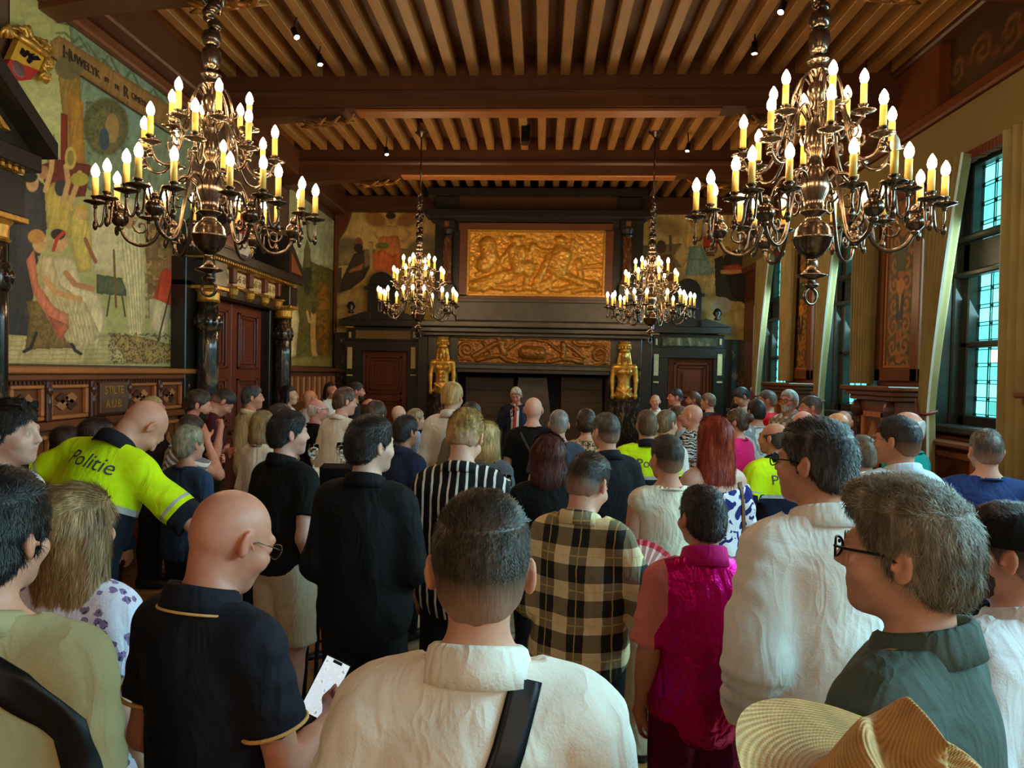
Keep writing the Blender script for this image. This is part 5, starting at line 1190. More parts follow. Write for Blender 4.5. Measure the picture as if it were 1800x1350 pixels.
    if legs is not None:
        l = dict(c=(32, 32, 38), hem=.06, loose=.012, rough=.85, metal=0.); l.update(legs); i = l['loose']
        P = [('e', (0, -.005, .95), (.158*g+i, .112*g+i, .12+i), .04)]
        for sx_ in (-1, 1): P += [('c', (sx_*.088, 0, .9), (sx_*.1, .012, .5), .088*g+i, .06+i*1.4, .03), ('c', (sx_*.1, .008, .5), (sx_*.105, -.012, .05), .06+i*1.4, .05+i*1.6, .03), ('e', (sx_*.102, -.02, .36), (.05+i*1.3, .055+i*1.3, .15), .03)]
        sx = gridof((-.26*g, -.18*g, l['hem']-.03), (.26*g, .18*g, 1.08), max(cres*1.25, .016)); Fl = field(sx, P); X, Y, Z = sx[0][:, None, None], sx[1][None, :, None], sx[2][None, None]
        Fl = Fl+.005*vnoise(X*9+sd if top else X*9, Y*9, Z*7); Fl = np.maximum(np.maximum(Fl, l['hem']-Z), Z-1.03); vs, qs = nets(Fl, sx); piece(l.get('name', 'trousers'), vs, qs, cloth('trouser_fabric', l['c'], None, None, l['rough'], l['metal']))
    sm = shoe_mesh(shoe)
    for q in (-1, 1):
        o = obj('shoe', sm, None, root, (q*.112*s, 0, 0)); o.scale = (q*s, s, s)
    return ctx
SHOES = {}
def shoe_mesh(c):
    if c in SHOES: return SHOES[c]
    ax = gridof((-.07, -.12, 0), (.07, .22, .15), .014); Fh = field(ax, [('c', (0, -.045, .05), (.012, .14, .042), .047, .04, .02), ('c', (-.004, -.05, .05), (-.004, -.04, .1), .045, .044, .03)]); Fh = np.maximum(Fh, .004-ax[2][None, None])
    v, q = nets(Fh, ax); me = mesh_from('shoe', v, q, True); me.materials.append(mono('shoe_%d_%d_%d' % c, srgb(*c), .5)); SHOES[c] = me; return me
def local(ctx, ax):
    X, Y, Z = np.meshgrid(*ax, indexing='ij'); p = ctx['piv']; R = ctx['Rh']; x, y, z = X-p[0], Y-p[1], Z-p[2]
    return R[0, 0]*x+R[1, 0]*y+R[2, 0]*z, R[0, 1]*x+R[1, 1]*y+R[2, 1]*z-.022, R[0, 2]*x+R[1, 2]*y+R[2, 2]*z-.105
def hair_part(ctx, style, col, opt, h):
    Hp, Rh, hw = ctx['Hp'], ctx['Rh'], ctx['hw']; o = dict(top=.018, side=.007, nape=-.078, front=.078, fade=False, curl=0., parting=0., length=.3, quiff=0., bulk=0., col2=None, flip=1); o.update(opt or {})
    long_ = style in ('long', 'bob'); hc = np.array(Hp((0, 0, 0))); dn = (o['length'] if long_ else .16)
    ax = gridof(hc-np.array([.15, .17, dn+.02]), hc+np.array([.15, .16, .19]), h*(1.25 if long_ else 1)); X, Y, Z = local(ctx, ax)
    P = [('e', Hp((0, -.014, .024)), (.0775*hw+o['side'], .099+o['side']*.9+.002, .092+o['top']), .0, Rh), ('e', Hp((0, -.045, -.03)), (.062*hw+o['side'], .06+o['side'], .062), .03, Rh)]
    if style in ('short', 'curly', 'messy'): P.append(('e', Hp((0, .01, .07)), (.066*hw+o['side']*.6, .078, .046+o['top']*.75), .02, Rh))
    if o['quiff']: P.append(('e', Hp((.0, .055, .1)), (.055, .045, .022+o['quiff']), .03, Rh)); P.append(('e', Hp((.03, .0, .105)), (.05, .06, .02+o['quiff']*.6), .03, Rh))
    if o['bulk']: P.append(('e', Hp((0, -.03, .05)), (.085+o['bulk'], .1+o['bulk'], .08+o['bulk']*.6), .03, Rh))
    if style == 'bun': P.append(('e', Hp((0, -.125, .05)), (.045, .04, .045), .015, Rh))
    if long_:
        n = max(2, int(dn/.06)); b = o['bulk']
        for k in range(n):
            t = k/(n-1); P.append(('e', Hp((0, -.05-.03*t, -.02-(dn-.09)*t)), (.088+b+.01*math.sin(3*t), .058-.016*t, .07), .04, Rh))
        for s in (-1, 1): P += [('c', Hp((s*.07, .0, .02)), Hp((s*(.082+b), -.03, -min(dn-.03, .17))), .024, .022, .03)]
    Fh = field(ax, P)
    if style == 'fringe':      # horseshoe of hair round a bald crown
        Fh = np.maximum(Fh, Z-.035+.25*np.maximum(Y, -.2)); Fh = np.maximum(Fh, Y-.045)
    if long_:
        fc = .018-Y*.0; Fh = np.maximum(Fh, np.minimum(.075-(Z+.0) if False else (Y-.012)+np.clip(.052-Z, 0, 1)*0-(Z-.05)*(Z > .05)*3, 1)); Fh = np.where((Z > .05), Fh, Fh)
        front = np.maximum(Y-o['front'], -1)
        Fh = np.maximum(Fh, -np.maximum(np.sqrt((X/.066)**2+((Y-.085)/.07)**2+((Z+.035)/.105)**2)*.07-.07, -1))
    else:
        ys = [-.14, -.06, -.03, -.012, .012, .03, .05, .068, .085, .12]; zf = o['front']; zs = [o['nape'], o['nape']+.012, -.035, -.005, .028 if o.get('noburn') else -.022, .022, .036, .052, zf-.012, zf]
        zl = np.interp(Y, ys, zs); zl = zl+np.where(Y > .03, 1, 0)*np.clip(np.abs(X)-.045, 0, .05)*(-.5)+.004*vnoise(X*60, Y*60, 1.)
        if o.get('recede'): zl = zl+np.where(Y > .02, o['recede']*np.exp(-((np.abs(X)-.04)/.025)**2), 0)
        if o.get('crown'): Fh = np.maximum(Fh, o['crown']-np.sqrt(X**2+(Y+.02)**2)+(Z < .07)*1.-0.) if False else Fh
        d = zl-Z
        if o['fade']:      # clippered sides: hair thins into the skin
            Fh = Fh+np.clip((.05-Z)/.12, 0, 1)*(o['side']+.0015)*np.where(Z < .05, 1, 0)
        Fh = np.maximum(Fh, d*.8)
        for s in (-1, 1): Fh = np.maximum(Fh, .0-(np.sqrt(((X-s*.092)/.022)**2+((Y+.008)/.026)**2+((Z+.006)/.036)**2)-1)*.02)
    amp = o.get('amp', .0022); sd = len(PEOPLE)
    if o['curl']: Fh = Fh+o['curl']*(vnoise(X*48+sd, Y*48, Z*48)+.6*vnoise(X*95, Y*95, Z*95))
    elif style == 'messy': Fh = Fh+.0045*vnoise(X*26+sd, Y*20+X*12, Z*20)+.0035*vnoise(X*70, Y*40, Z*60)
    elif long_: Fh = Fh+.004*vnoise(X*40+sd, Y*40, Z*5)+.002*vnoise(X*110, Y*110, Z*9)
    else: Fh = Fh+amp*vnoise(X*55+sd, Y*28, Z*30)+amp*.6*vnoise(X*130, Y*60, Z*60)
    V, Q = nets(Fh, ax)
    if len(V):
        hm = hairmat(col, o['col2'], 1., ctx['tone'] if o['fade'] else None); ctx['hair'] = ctx['piece']('hair', V, Q, hm)
        if o['fade']:
            q = (V-ctx['piv'])@ctx['Rh']-np.array([0, .022, .105]); z = q[:, 2]; ctx['fade'] = np.clip((.012-z)/.085, 0, 1)**.8
            a = ctx['hair'].data.attributes.new('fade', 'FLOAT', 'POINT'); a.data.foreach_set('value', ctx['fade'].astype(np.float32))
        strands(ctx, style, o, hm)
def strands(ctx, style, o, mat):
    D = ctx['D']
    if D > 6: return
    me = ctx['hair'].data; n = len(me.vertices); P = np.zeros(n*3, np.float32); me.vertices.foreach_get('co', P); P = P.reshape(-1, 3); Nn = np.zeros(n*3, np.float32); me.vertex_normals.foreach_get('vector', Nn); Nn = Nn.reshape(-1, 3)
    cnt = 30000 if D < 2.2 else 11000 if D < 4.3 else 3500
    if style == 'fringe': cnt //= 2
    i = rng.integers(0, n, cnt)
    if 'fade' in ctx: i = i[ctx['fade'][i] < rng.uniform(0, .16, cnt)]; cnt = len(i)
    s = ctx['s']; L = dict(short=.011, fringe=.009, curly=.014, messy=.024, long=.06, bob=.05, bun=.012).get(style, .012)*s*o.get('slen', 1.)*rng.uniform(.5, 1.3, cnt)[:, None]
    p = P[i]+rng.normal(0, .0025, (cnt, 3)); N_ = Nn[i]; hc = ctx['fl'](np.array([ctx['Hp']((0, 0, .05))]))[0]; q = (p-hc)@ctx['Rh']/s
    fl = np.where(q[:, 2:3] > .04, np.array([[.25*o['flip'], .6, .15]])*np.where(style in ('short', 'messy'), 1, -1), np.array([[0, -.25, -1.]])); fl = fl@ctx['Rh'].T+rng.normal(0, .35 if style in ('messy', 'curly') else .14, (cnt, 3))
    t = fl-N_*(fl*N_).sum(1)[:, None]; t /= np.linalg.norm(t, axis=1)[:, None]+1e-6; lift = .1 if style in ('long', 'bob') else .5 if style == 'curly' else .3 if style == 'messy' else .34
    if o['fade']: lift = .3; L = L*np.clip(.35+(q[:, 2:3]+.02)*9, .25, 1)
    a = p-N_*.002*s; m = p+(t*.55+N_*lift*.5)*L; e = p+(t*1.+N_*lift*(.4 if style in ('long', 'bob', 'messy') else .9))*L; w = np.cross(t, N_); wd = (.00062 if D < 2.2 else .0010)*s*(1.5 if style in ('long', 'bob') else 1)
    V = np.stack([a-w*wd, a+w*wd, m+w*wd*.8, m-w*wd*.8, e], 1).reshape(-1, 3); b = np.arange(cnt)*5
    F = np.concatenate([np.stack([b, b+1, b+2], 1), np.stack([b, b+2, b+3], 1), np.stack([b+3, b+2, b+4], 1)])
    k = obj('hair_strands', mesh_from('hair_strands', V, F, True), mat, ctx['hair']); k['kind'] = 'stuff'
def collar(ctx, t, mat, parent):
    ncy = -.026; r0 = t['neck']-.003+max(0, t['loose']-.016)*.35; gap = .42 if t['col'] != 'suit' else .9; n = 40; ang = np.linspace(gap, 2*math.pi-gap, n); base = t.get('nz', 1.492)+.014
    st = t.get('stand', .036)
    prof = [(0, -.02), (-.004, st), (.004, st+.006), (.013, st-.001), (.021, .008), (.029, -.022), (.025, -.023), (.016, .004), (.006, -.02)] if t['col'] != 'suit' else [(0, -.02), (-.002, st*.8), (.006, st*.85), (.018, .008), (.03, -.03), (.024, -.032), (.008, -.02)]
    V = []; m = len(prof)
    for a in ang:
        dx, dy = math.sin(a), math.cos(a); f = max(0, dy)     # dy>0 : front
        for dr, dz in prof:
            r = r0+dr+(.012*f if dr > .015 else 0); V.append((r*1.03*dx, ncy+r*dy, base+dz-.34*(r0)*dy-(.03*f*f if dr > .015 else 0)))
    Fc = []
    for k in range(n-1):
        for i in range(m): j = (i+1) % m; Fc.append((k*m+i, k*m+j, (k+1)*m+j, (k+1)*m+i))
    V = np.array(V); Fc = np.array(Fc)
    me = ctx['piece']('collar', V, Fc[:, ::-1].copy(), mat, False, parent)
    b0 = me.data
    if t['trim']:
        pts = []
        for a in ang: pts.append(((r0+.0290+.012*max(0, math.cos(a)))*1.03*math.sin(a), ncy+(r0+.0295+.012*max(0, math.cos(a)))*math.cos(a), base-.017-.34*r0*math.cos(a)-.03*max(0, math.cos(a))**2))
        mb = MB().tube(pts, .0035, 6); f4 = [q for q in mb.f if len(q) == 4]; ctx['piece']('collar_trim', np.array(mb.v), np.array(f4), cloth('trim_fabric', t['trim']), False, parent)
# ---------------------------------------------------------------- things worn: projected on the clothes
def bvh_of(o):
    return BVHTree.FromPolygons([v.co[:] for v in o.data.vertices], [p.vertices[:] for p in o.data.polygons])
def ribbon(ctx, name, pts, width, mat, back=True, thick=.004, on='shirt'):
    """strap laid on the garment; pts are (x, z) on the back (or front) of the upright body, scaled to the person"""
    o = ctx[on]; bv = bvh_of(o); s = ctx['s']; P = []
    pp = np.array(pts); tt = np.linspace(0, len(pp)-1, 8*(len(pp)-1)+1); xs = np.interp(tt, np.arange(len(pp)), pp[:, 0]); zs = np.interp(tt, np.arange(len(pp)), pp[:, 1])
    sg = -1 if back else 1; V = []; Fc = []; m = 5
    for k in range(len(tt)):
        k0, k1 = max(0, k-1), min(len(tt)-1, k+1); d = np.array([xs[k1]-xs[k0], zs[k1]-zs[k0]]); d /= np.linalg.norm(d)+1e-9; nx, nz = -d[1], d[0]
        for lay in (.0015, .0015+thick):
            for i in range(m):
                w = (i/(m-1)-.5)*width; src = np.array([[xs[k]+nx*w, sg*.6, zs[k]+nz*w]]); q = ctx['fl'](src)[0]; q2 = ctx['fl'](src*np.array([1, .0, 1]))[0]; dr = Vector(q2-q).normalized()
                hit = bv.ray_cast(Vector(q), dr); c = hit[0] if hit[0] is not None else Vector(q2)+Vector((0, sg*.08*s, 0)); V.append(tuple(c-dr*lay*s))
    L = 2*m
    for k in range(len(tt)-1):
        for i in range(m-1): Fc.append((k*L+m+i, k*L+m+i+1, (k+1)*L+m+i+1, (k+1)*L+m+i)); Fc.append((k*L+i+1, k*L+i, (k+1)*L+i, (k+1)*L+i+1))
        for i, j in ((0, m), (m-1, 2*m-1)): Fc.append((k*L+i, k*L+j, (k+1)*L+j, (k+1)*L+i))
    me = mesh_from(name, V, Fc, True); fixnormals(me); return obj(name, me, mat, ctx['root'])
def back_text(ctx, s, x, z, size, mat, tilt=0.):
    me = text_mesh(s, size, .0); bv = bvh_of(ctx['shirt']); V = np.zeros(len(me.vertices)*3); me.vertices.foreach_get('co', V); V = V.reshape(-1, 3)
    c, q = math.cos(tilt), math.sin(tilt); out = []
    for a in V:
        src = np.array([[x+(a[0]*c-a[1]*q), -.6, z+a[0]*q+a[1]*c]]); p = ctx['fl'](src)[0]; p2 = ctx['fl'](src*np.array([1, 0, 1]))[0]; d = Vector(p2-p).normalized(); h = bv.ray_cast(Vector(p), d); out.append(tuple((h[0] if h[0] is not None else Vector(p2))-d*.004))
    me.vertices.foreach_set('co', np.array(out, np.float32).ravel()); me.update(); return obj('lettering', me, mat, ctx['shirt'])
def glasses(ctx, mat, wide=.031, rh=.019, r=.0016, sun=False, up=0.):
    Hp = ctx['Hp']; mb = MB(); y0, z0 = .112, .006
    if up: y0, z0 = .075, .115
    f = lambda x, y, z: Hp((x, y, z))
    for s in (-1, 1):
        mb.tube([f(s*.034+wide*.82*math.cos(a), y0-.006*abs(math.cos(a)) if not up else y0, z0+rh*math.sin(a)*(1 if abs(math.sin(a)) < 2 else 1)) for a in np.linspace(0, 6.283, 22, endpoint=False)], r, 6, True)
        mb.tube([f(s*(.034+wide*.8), y0-.004, z0+.006), f(s*.074, y0-.03, z0+.006), f(s*.081, .02 if not up else y0-.06, z0+.006), f(s*.084, -.005 if not up else y0-.1, z0-.004), f(s*.084, -.022 if not up else y0-.12, z0-.02)], r*1.1, 6)
    mb.tube([f(-.009, y0, z0+.004), f(0, y0+.003, z0+.006), f(.009, y0, z0+.004)], r, 6)
    V = ctx['fl'](np.array(mb.v)); o = obj('glasses', mesh_from('glasses', V, mb.f, True), mat, ctx['root'])
    if not sun:
        return o
    lm = MB()
    for s in (-1, 1):
        n = 14; P = [f(s*.034+wide*.8*math.cos(a), y0-.003, z0+rh*math.sin(a)) for a in np.linspace(0, 6.283, n, endpoint=False)]; Q2 = [f(s*.034+wide*.8*math.cos(a), y0-.001, z0+rh*math.sin(a)) for a in np.linspace(0, 6.283, n, endpoint=False)]
        lm.add(P+Q2, [tuple(range(n)), tuple(range(n, 2*n))[::-1]])
    obj('lens', mesh_from('lens', ctx['fl'](np.array(lm.v)), lm.f), M_iron, o); return o
def world_of(ctx, q):
    r = ctx['root']; p = ctx['fl'](np.array([q], float))[0]; c, s = math.cos(r.rotation_euler[2]), math.sin(r.rotation_euler[2]); return np.array([r.location[0]+c*p[0]-s*p[1], r.location[1]+s*p[0]+c*p[1], p[2]])

# ================================================================ the guests
C = {}
def G(k, px, py, D, *a, **q):
    C[k] = person(px, py, D, *a, **q); C[k]['key'] = k; return C[k]
BR = (58, 42, 30); DK = (28, 22, 20); GR = (138, 134, 126)
# ---- nearest row
c = G('white_polo', 848, 880, 1.27, 'man in white polo with black shoulder strap, seen from behind at front centre', hair=('short', (54, 44, 34), dict(fade=True, top=.022)), tone=(204, 150, 122), top=dict(c=(232, 226, 214), col='polo', loose=.018), g=1.14, headw=1.02)
ribbon(c, 'bag_strap', [(.085, 1.51), (.06, 1.42), (.0, 1.25), (-.13, 1.0)], .052, M_iron)
c = G('bald_polo', 440, 862, 1.74, 'bald man in navy polo with gold piping looking down at a phone', yaw=-22, hy=-16, hp=26, tone=(190, 126, 100), hair=('bald', DK), top=dict(c=(18, 20, 30), col='polo', trim=(204, 154, 88), loose=.014), arms=('front', ((.235, .02, 1.13), (.17, .26, 1.15), (-.2, -.6, .8))), hands=('grip', 'fist'), legs=dict(c=(36, 40, 58)), g=.95, beard='stubble')
glasses(c, M_brass)
c = G('khaki', -14, 842, 1.4, 'dark haired man in khaki shirt with wide black strap at left edge', yaw=4, hy=-6, tone=(196, 140, 112), hair=('messy', (24, 20, 18), dict(top=.03, side=.014)), top=dict(c=(164, 150, 108), col='shirt', loose=.02, sl='long', stand=.02), g=1.08)
ribbon(c, 'bag_strap', [(-.17, 1.53), (0.0, 1.48), (.12, 1.41), (.21, 1.32), (.25, 1.2)], .062, M_iron)
c = G('floral', 140, 862, 2.05, 'woman with long blonde hair in a white and violet floral dress', yaw=-8, fem=True, hair=('long', (148, 116, 76), dict(length=.4, bulk=.012, col2=(214, 184, 136))), top=dict(c=(214, 212, 228), pat='floral', c2=(132, 112, 156), col='none', sl='short', skirt=.3, hem=.35, loose=.02, name='dress'), legs=None)
c = G('grey_quiff', 1606, 862, 1.42, 'grey haired man with black glasses in a sage green jacket', yaw=48, hy=6, tone=(202, 148, 120), hair=('messy', (106, 94, 76), dict(quiff=.016, top=.02, side=.008, col2=(176, 164, 140))), top=dict(c=(72, 86, 80), col='shirt', sl='long', loose=.022), beard='stubble', g=1.05)
glasses(c, M_iron, r=.0026)
c = G('tall_white', 1440, 742, 2.32, 'tall man with glasses in a loose white shirt, hand at his side', yaw=14, hy=30, tone=(196, 140, 108), hair=('short', (44, 40, 38), dict(top=.022, col2=(108, 106, 104), side=.01)), top=dict(c=(232, 228, 220), col='shirt', sl='long', loose=.03, hem=.9, drape=.05), arms=('pocket', 'front'), legs=dict(c=(150, 134, 100), loose=.018), beard='stubble')
glasses(c, M_iron, r=.002)
c = G('pink_vest', 1237, 858, 2.68, 'man in a shiny magenta vest over a pink shirt', yaw=4, hy=14, tone=(188, 128, 98), hair=('short', (34, 28, 26), dict(top=.016)), top=dict(c=(206, 8, 116), c2=(214, 122, 116), pat='yoke', col='shirt', sl='short', slen=.85, hem=.78, loose=.018, stand=.05, name='vest', ccol=(190, 8, 106)), legs=dict(c=(110, 8, 62), metal=.5, rough=.35, loose=.02), g=1.02)
c = G('plaid', 1043, 803, 3.05, 'man in a cream and black plaid overshirt looking down', yaw=-20, hy=-14, hp=22, tone=(206, 156, 130), hair=('short', (46, 36, 28), dict(fade=True, top=.026)), top=dict(c=(222, 204, 160), c2=(34, 32, 34), pat='plaid', p=.135, col='shirt', sl='roll', loose=.028, hem=.8, drape=.06, stand=.03), arms=('front', ((.3, .02, 1.16), (.16, .24, 1.16), (-1, 0, 0))), legs=dict(c=(15, 15, 17), loose=.03), beard='stubble')
c = G('black_shirt', 650, 735, 3.2, 'broad bearded man dressed all in black', yaw=-4, hy=-38, tone=(206, 170, 148), hair=('short', (28, 22, 20), dict(top=.026, side=.014)), top=dict(c=(15, 15, 17), col='shirt', sl='roll', loose=.02, hem=.72, drape=.06, stand=.03), arms=('front', 'front'), legs=dict(c=(15, 15, 17), loose=.02), beard='stubble', g=1.)
c = G('black_polo', 505, 725, 4.0, 'man in black polo and beige shorts facing right', yaw=-30, hy=-22, tone=(206, 160, 142), hair=('short', (26, 22, 22), dict(top=.022, side=.012)), top=dict(c=(15, 15, 17), col='polo', loose=.016, hem=.9), arms=('front', 'pocket'), legs=dict(c=(198, 186, 160), hem=.5, loose=.03, name='shorts'), g=1.08, beard='stubble')
c = G('stripes', 824, 729, 3.7, 'man with curly blond hair in a black shirt with white vertical stripes', yaw=-4, hy=-8, hp=26, tone=(214, 168, 142), hair=('curly', (150, 116, 62), dict(top=.04, side=.014, nape=-.07, fade=True, curl=.005, col2=(214, 180, 116))), top=dict(c=(15, 15, 17), c2=(222, 216, 206), pat='vstripe', p=.042, col='shirt', sl='short', slen=.9, loose=.028, hem=.8, drape=.05, stand=.02), legs=dict(c=(15, 15, 17), loose=.02))
c = G('jersey', 14, 708, 2.85, 'man in profile wearing a black and white striped jersey at left edge', yaw=-78, hy=-6, tone=(206, 166, 146), hair=('messy', (30, 25, 24), dict(top=.022, side=.012)), top=dict(c=(30, 28, 30), c2=(226, 226, 228), pat='hstripe', p=.11, loose=.02), beard='stubble')
glasses(c, M_iron, r=.002, sun=True, up=1.)
c = G('officer_left', 292, 722, 3.7, 'bald police officer in yellow and navy shirt leaning right with an arm round someone', yaw=-12, hy=-24, hp=36, lean=(20, 12), tone=(204, 146, 120), hair=('bald', DK), top=dict(c=(24, 27, 38), c2=(206, 240, 10), pat='hivis', col='polo', slen=.72, loose=.018, hem=.86, ccol=(28, 28, 36)), arms=(((.34, -.02, 1.2), (.36, .2, 1.05), (-1, 0, 0)), ((.44, .12, 1.26), (.34, .4, 1.14), (-1, 0, 0))), legs=dict(c=(22, 25, 36), loose=.02), g=1.2, beard='stubble')
back_text(c, 'Politie', .01, 1.405, .095, mono('reflective_grey_print', srgb(64, 66, 70), .5))
G('grey_curls', 332, 752, 4.6, 'person with grey curls in a dark blue top held by the officer', yaw=-24, fem=True, tone=(206, 156, 132), hair=('curly', (140, 134, 112), dict(top=.03, side=.018, curl=.005, nape=-.09, col2=(196, 190, 166))), top=dict(c=(44, 64, 92), loose=.016), arms=('front', 'front'), g=1.08)
c = G('cap', 1782, 892, 1.88, 'bearded man in black flat cap and white shirt at right edge', yaw=34, hy=20, tone=(198, 142, 116), hair=('short', (60, 50, 44), dict(fade=True)), top=dict(c=(222, 220, 222), col='shirt', loose=.022, slen=.8), arms=('down', ((.235, .02, 1.13), (.2, .2, 1.2), (-.3, -.5, .7))), hands=('relaxed', 'grip'), beard=(54, 42, 34), g=1.02)
hc = c
c = G('navy_back', 1735, 757, 4.4, 'broad man in navy blue shirt standing by the right window', yaw=-8, tone=(208, 156, 132), hair=('short', (72, 60, 50), dict(fade=True, col2=(128, 118, 106))), top=dict(c=(30, 48, 96), sl='long', loose=.02, hem=.8, drape=.05), g=1.2)
c = G('blue_shirt', 1582, 735, 4.0, 'man with glasses and dark crew cut in a pale blue shirt', yaw=12, hy=26, tone=(192, 136, 104), hair=('short', (36, 30, 28), dict(fade=True)), top=dict(c=(196, 208, 222), col='shirt', sl='long', loose=.024), legs=dict(c=(40, 44, 60)), beard='stubble', g=1.04)
glasses(c, M_brass)
G('teal', 1594, 722, 5.25, 'white haired man in a bright teal shirt', yaw=42, hy=10, tone=(214, 152, 130), hair=('fringe', (196, 190, 182), dict(side=.012)), top=dict(c=(16, 150, 140), loose=.018), g=1.1)
G('grey_crop', 1516, 768, 4.7, 'person with cropped greyish brown hair in a white shirt behind the tall man', yaw=6, hy=10, hair=('short', (96, 80, 62), dict(top=.02)), top=dict(c=(222, 218, 216), loose=.018, col='shirt'))
c = G('sleeveless', 1174, 768, 3.9, 'man in a sleeveless cream top and beige trousers', yaw=10, hy=12, tone=(196, 142, 112), hair=('short', (52, 44, 36), dict(fade=True)), top=dict(c=(226, 214, 190), sl='none', loose=.02, hem=.84, drape=.05), legs=dict(c=(206, 190, 160), loose=.035), g=1.02)
c = G('redhead', 1256, 735, 4.4, 'woman with long red hair in an off shoulder blue and white dress', yaw=16, fem=True, tone=(206, 164, 146), hair=('long', (128, 40, 18), dict(length=.34, bulk=.01, col2=(190, 82, 40))), top=dict(c=(232, 230, 236), c2=(40, 42, 110), pat='blobs', col='none', sl='short', slen=.95, cut=1.365, loose=.018, skirt=.28, hem=.4, name='dress'), arms=('front', 'front'), legs=None, g=1.06)
ribbon(c, 'bag_strap', [(.13, 1.42), (.15, 1.25), (.17, 1.05), (.2, .9)], .022, mono('tan_leather', srgb(122, 82, 48)))
G('dark_suit', 1067, 728, 4.9, 'man in a dark suit jacket with short cropped hair', yaw=18, hy=12, tone=(202, 152, 128), hair=('short', (64, 56, 48), dict(fade=True, col2=(112, 108, 102))), top=dict(c=(24, 25, 30), sl='long', col='suit', loose=.022, hem=.78, drape=.05), g=1.06)
G('auburn_bob', 964, 767, 4.15, 'woman with an auburn bob in a black blouse', yaw=6, hy=8, fem=True, hair=('bob', (74, 34, 28), dict(length=.2, bulk=.01, col2=(124, 70, 60))), top=dict(c=(15, 15, 17), sl='long', loose=.022, drape=.05), g=1.1)
# ---- middle of the hall
c = G('grey_crew', 983, 722, 6.1, 'man with a grey crew cut in a slate blue shirt', yaw=0, hair=('short', (112, 108, 104), dict(fade=True)), top=dict(c=(60, 70, 86), loose=.018), g=1.05)
c = G('bald_black', 938, 697, 6.71, 'bald man in a black shirt before the speaker', yaw=-6, hair=('bald', DK), tone=(214, 166, 146), top=dict(c=(15, 15, 17), loose=.018), g=1.08)
ribbon(c, 'bag_strap', [(-.1, 1.47), (.0, 1.3), (.12, 1.1)], .02, mono('grey_strap', srgb(60, 60, 62)))
c = G('blond_white', 795, 674, 6.71, 'tall blond man in a pale grey shirt beside the fireplace pier', yaw=-6, hy=-14, hair=('short', (168, 132, 76), dict(top=.026, side=.014, nape=-.06, col2=(222, 190, 130))), top=dict(c=(216, 212, 202), sl='long', col='shirt', loose=.026, drape=.05))
G('brown_jacket', 830, 708, 6.21, 'dark haired balding man in a taupe jacket', yaw=-20, hp=14, hair=('short', (40, 34, 30), dict(recede=.03, side=.008)), top=dict(c=(112, 100, 84), sl='long', loose=.02, col='shirt'), g=1.05)
G('blonde_curls', 856, 744, 5.25, 'woman with loose blonde curls in a grey top', yaw=-12, fem=True, hair=('bob', (176, 146, 92), dict(length=.19, bulk=.02, col2=(220, 196, 144))), top=dict(c=(92, 98, 108), loose=.018))
G('leopard', 1031, 722, 6.59, 'person with dark curly hair in a leopard print top', yaw=0, fem=True, hair=('curly', (48, 34, 26), dict(top=.03, side=.018, curl=.005)), top=dict(c=(206, 172, 134), c2=(52, 36, 28), pat='leopard', loose=.02, sl='long'), g=1.05)
c = G('officer_mid', 1138, 723, 5.98, 'brown haired police officer in yellow and navy shirt at centre', yaw=4, hair=('short', (84, 66, 46), dict(top=.02)), top=dict(c=(24, 27, 38), c2=(206, 240, 10), pat='hivis', col='polo', slen=.72, loose=.02, ccol=(28, 28, 36)), legs=dict(c=(22, 25, 36)), g=1.2)
back_text(c, 'Politie', .02, 1.37, .1, mono('reflective_grey_print', (.03, .03, .03)))
G('white_profile', 1171, 722, 6.34, 'brown haired man in a white shirt next to the centre officer', yaw=-48, hair=('short', (96, 76, 54)), top=dict(c=(222, 220, 216), loose=.018, col='shirt'))
G('zebra', 1217, 710, 7.32, 'bald man in a zebra print shirt facing left', yaw=58, hair=('bald', DK), tone=(220, 168, 146), top=dict(c=(196, 190, 178), c2=(34, 32, 32), pat='zebra', loose=.02))
G('beard_left', 1193, 714, 8.17, 'ruddy man with brown hair next to the zebra print shirt', yaw=86, tone=(206, 134, 108), hair=('short', (80, 58, 42), dict(recede=.02)), top=dict(c=(150, 150, 150), loose=.018))
c = G('pink_top', 1296, 720, 6.83, 'woman with sunglasses on her head in a hot pink top', yaw=46, hy=14, fem=True, tone=(206, 152, 124), hair=('bun', (66, 48, 36), dict(top=.022, side=.012, col2=(120, 92, 66))), top=dict(c=(236, 24, 110), loose=.018), g=1.1)
glasses(c, M_brass, up=1., sun=True)
G('pattern_white', 1330, 704, 7.93, 'dark haired person in a white and grey patterned shirt', yaw=14, hair=('short', (28, 24, 24), dict(top=.024, side=.014)), top=dict(c=(216, 226, 228), c2=(150, 170, 178), pat='blobs', loose=.022))
c = G('officer_right', 1362, 742, 5.37, 'police officer with receding dark hair at right, yellow and navy shirt', yaw=24, hy=22, tone=(192, 136, 108), hair=('fringe', (62, 54, 46), dict(side=.008)), top=dict(c=(24, 28, 50), c2=(206, 240, 10), pat='hivis', col='polo', slen=.72, loose=.02, ccol=(28, 28, 36)), legs=dict(c=(22, 25, 40)), g=1.15, beard='stubble')
back_text(c, 'Politie', .0, 1.37, .1, mono('reflective_grey_print', (.03, .03, .03)))
G('bald_pink', 1412, 721, 6.34, 'pink bald man in a grey shirt left of another bald man', yaw=10, tone=(226, 166, 152), hair=('bald', DK), top=dict(c=(120, 124, 130), loose=.018), g=1.05)
G('bald_gold', 1472, 724, 5.7, 'bald man with a tanned shiny crown in a dark shirt', yaw=6, tone=(214, 156, 112), hair=('fringe', (120, 108, 92), dict(side=.006)), top=dict(c=(50, 50, 56), loose=.018), g=1.05)
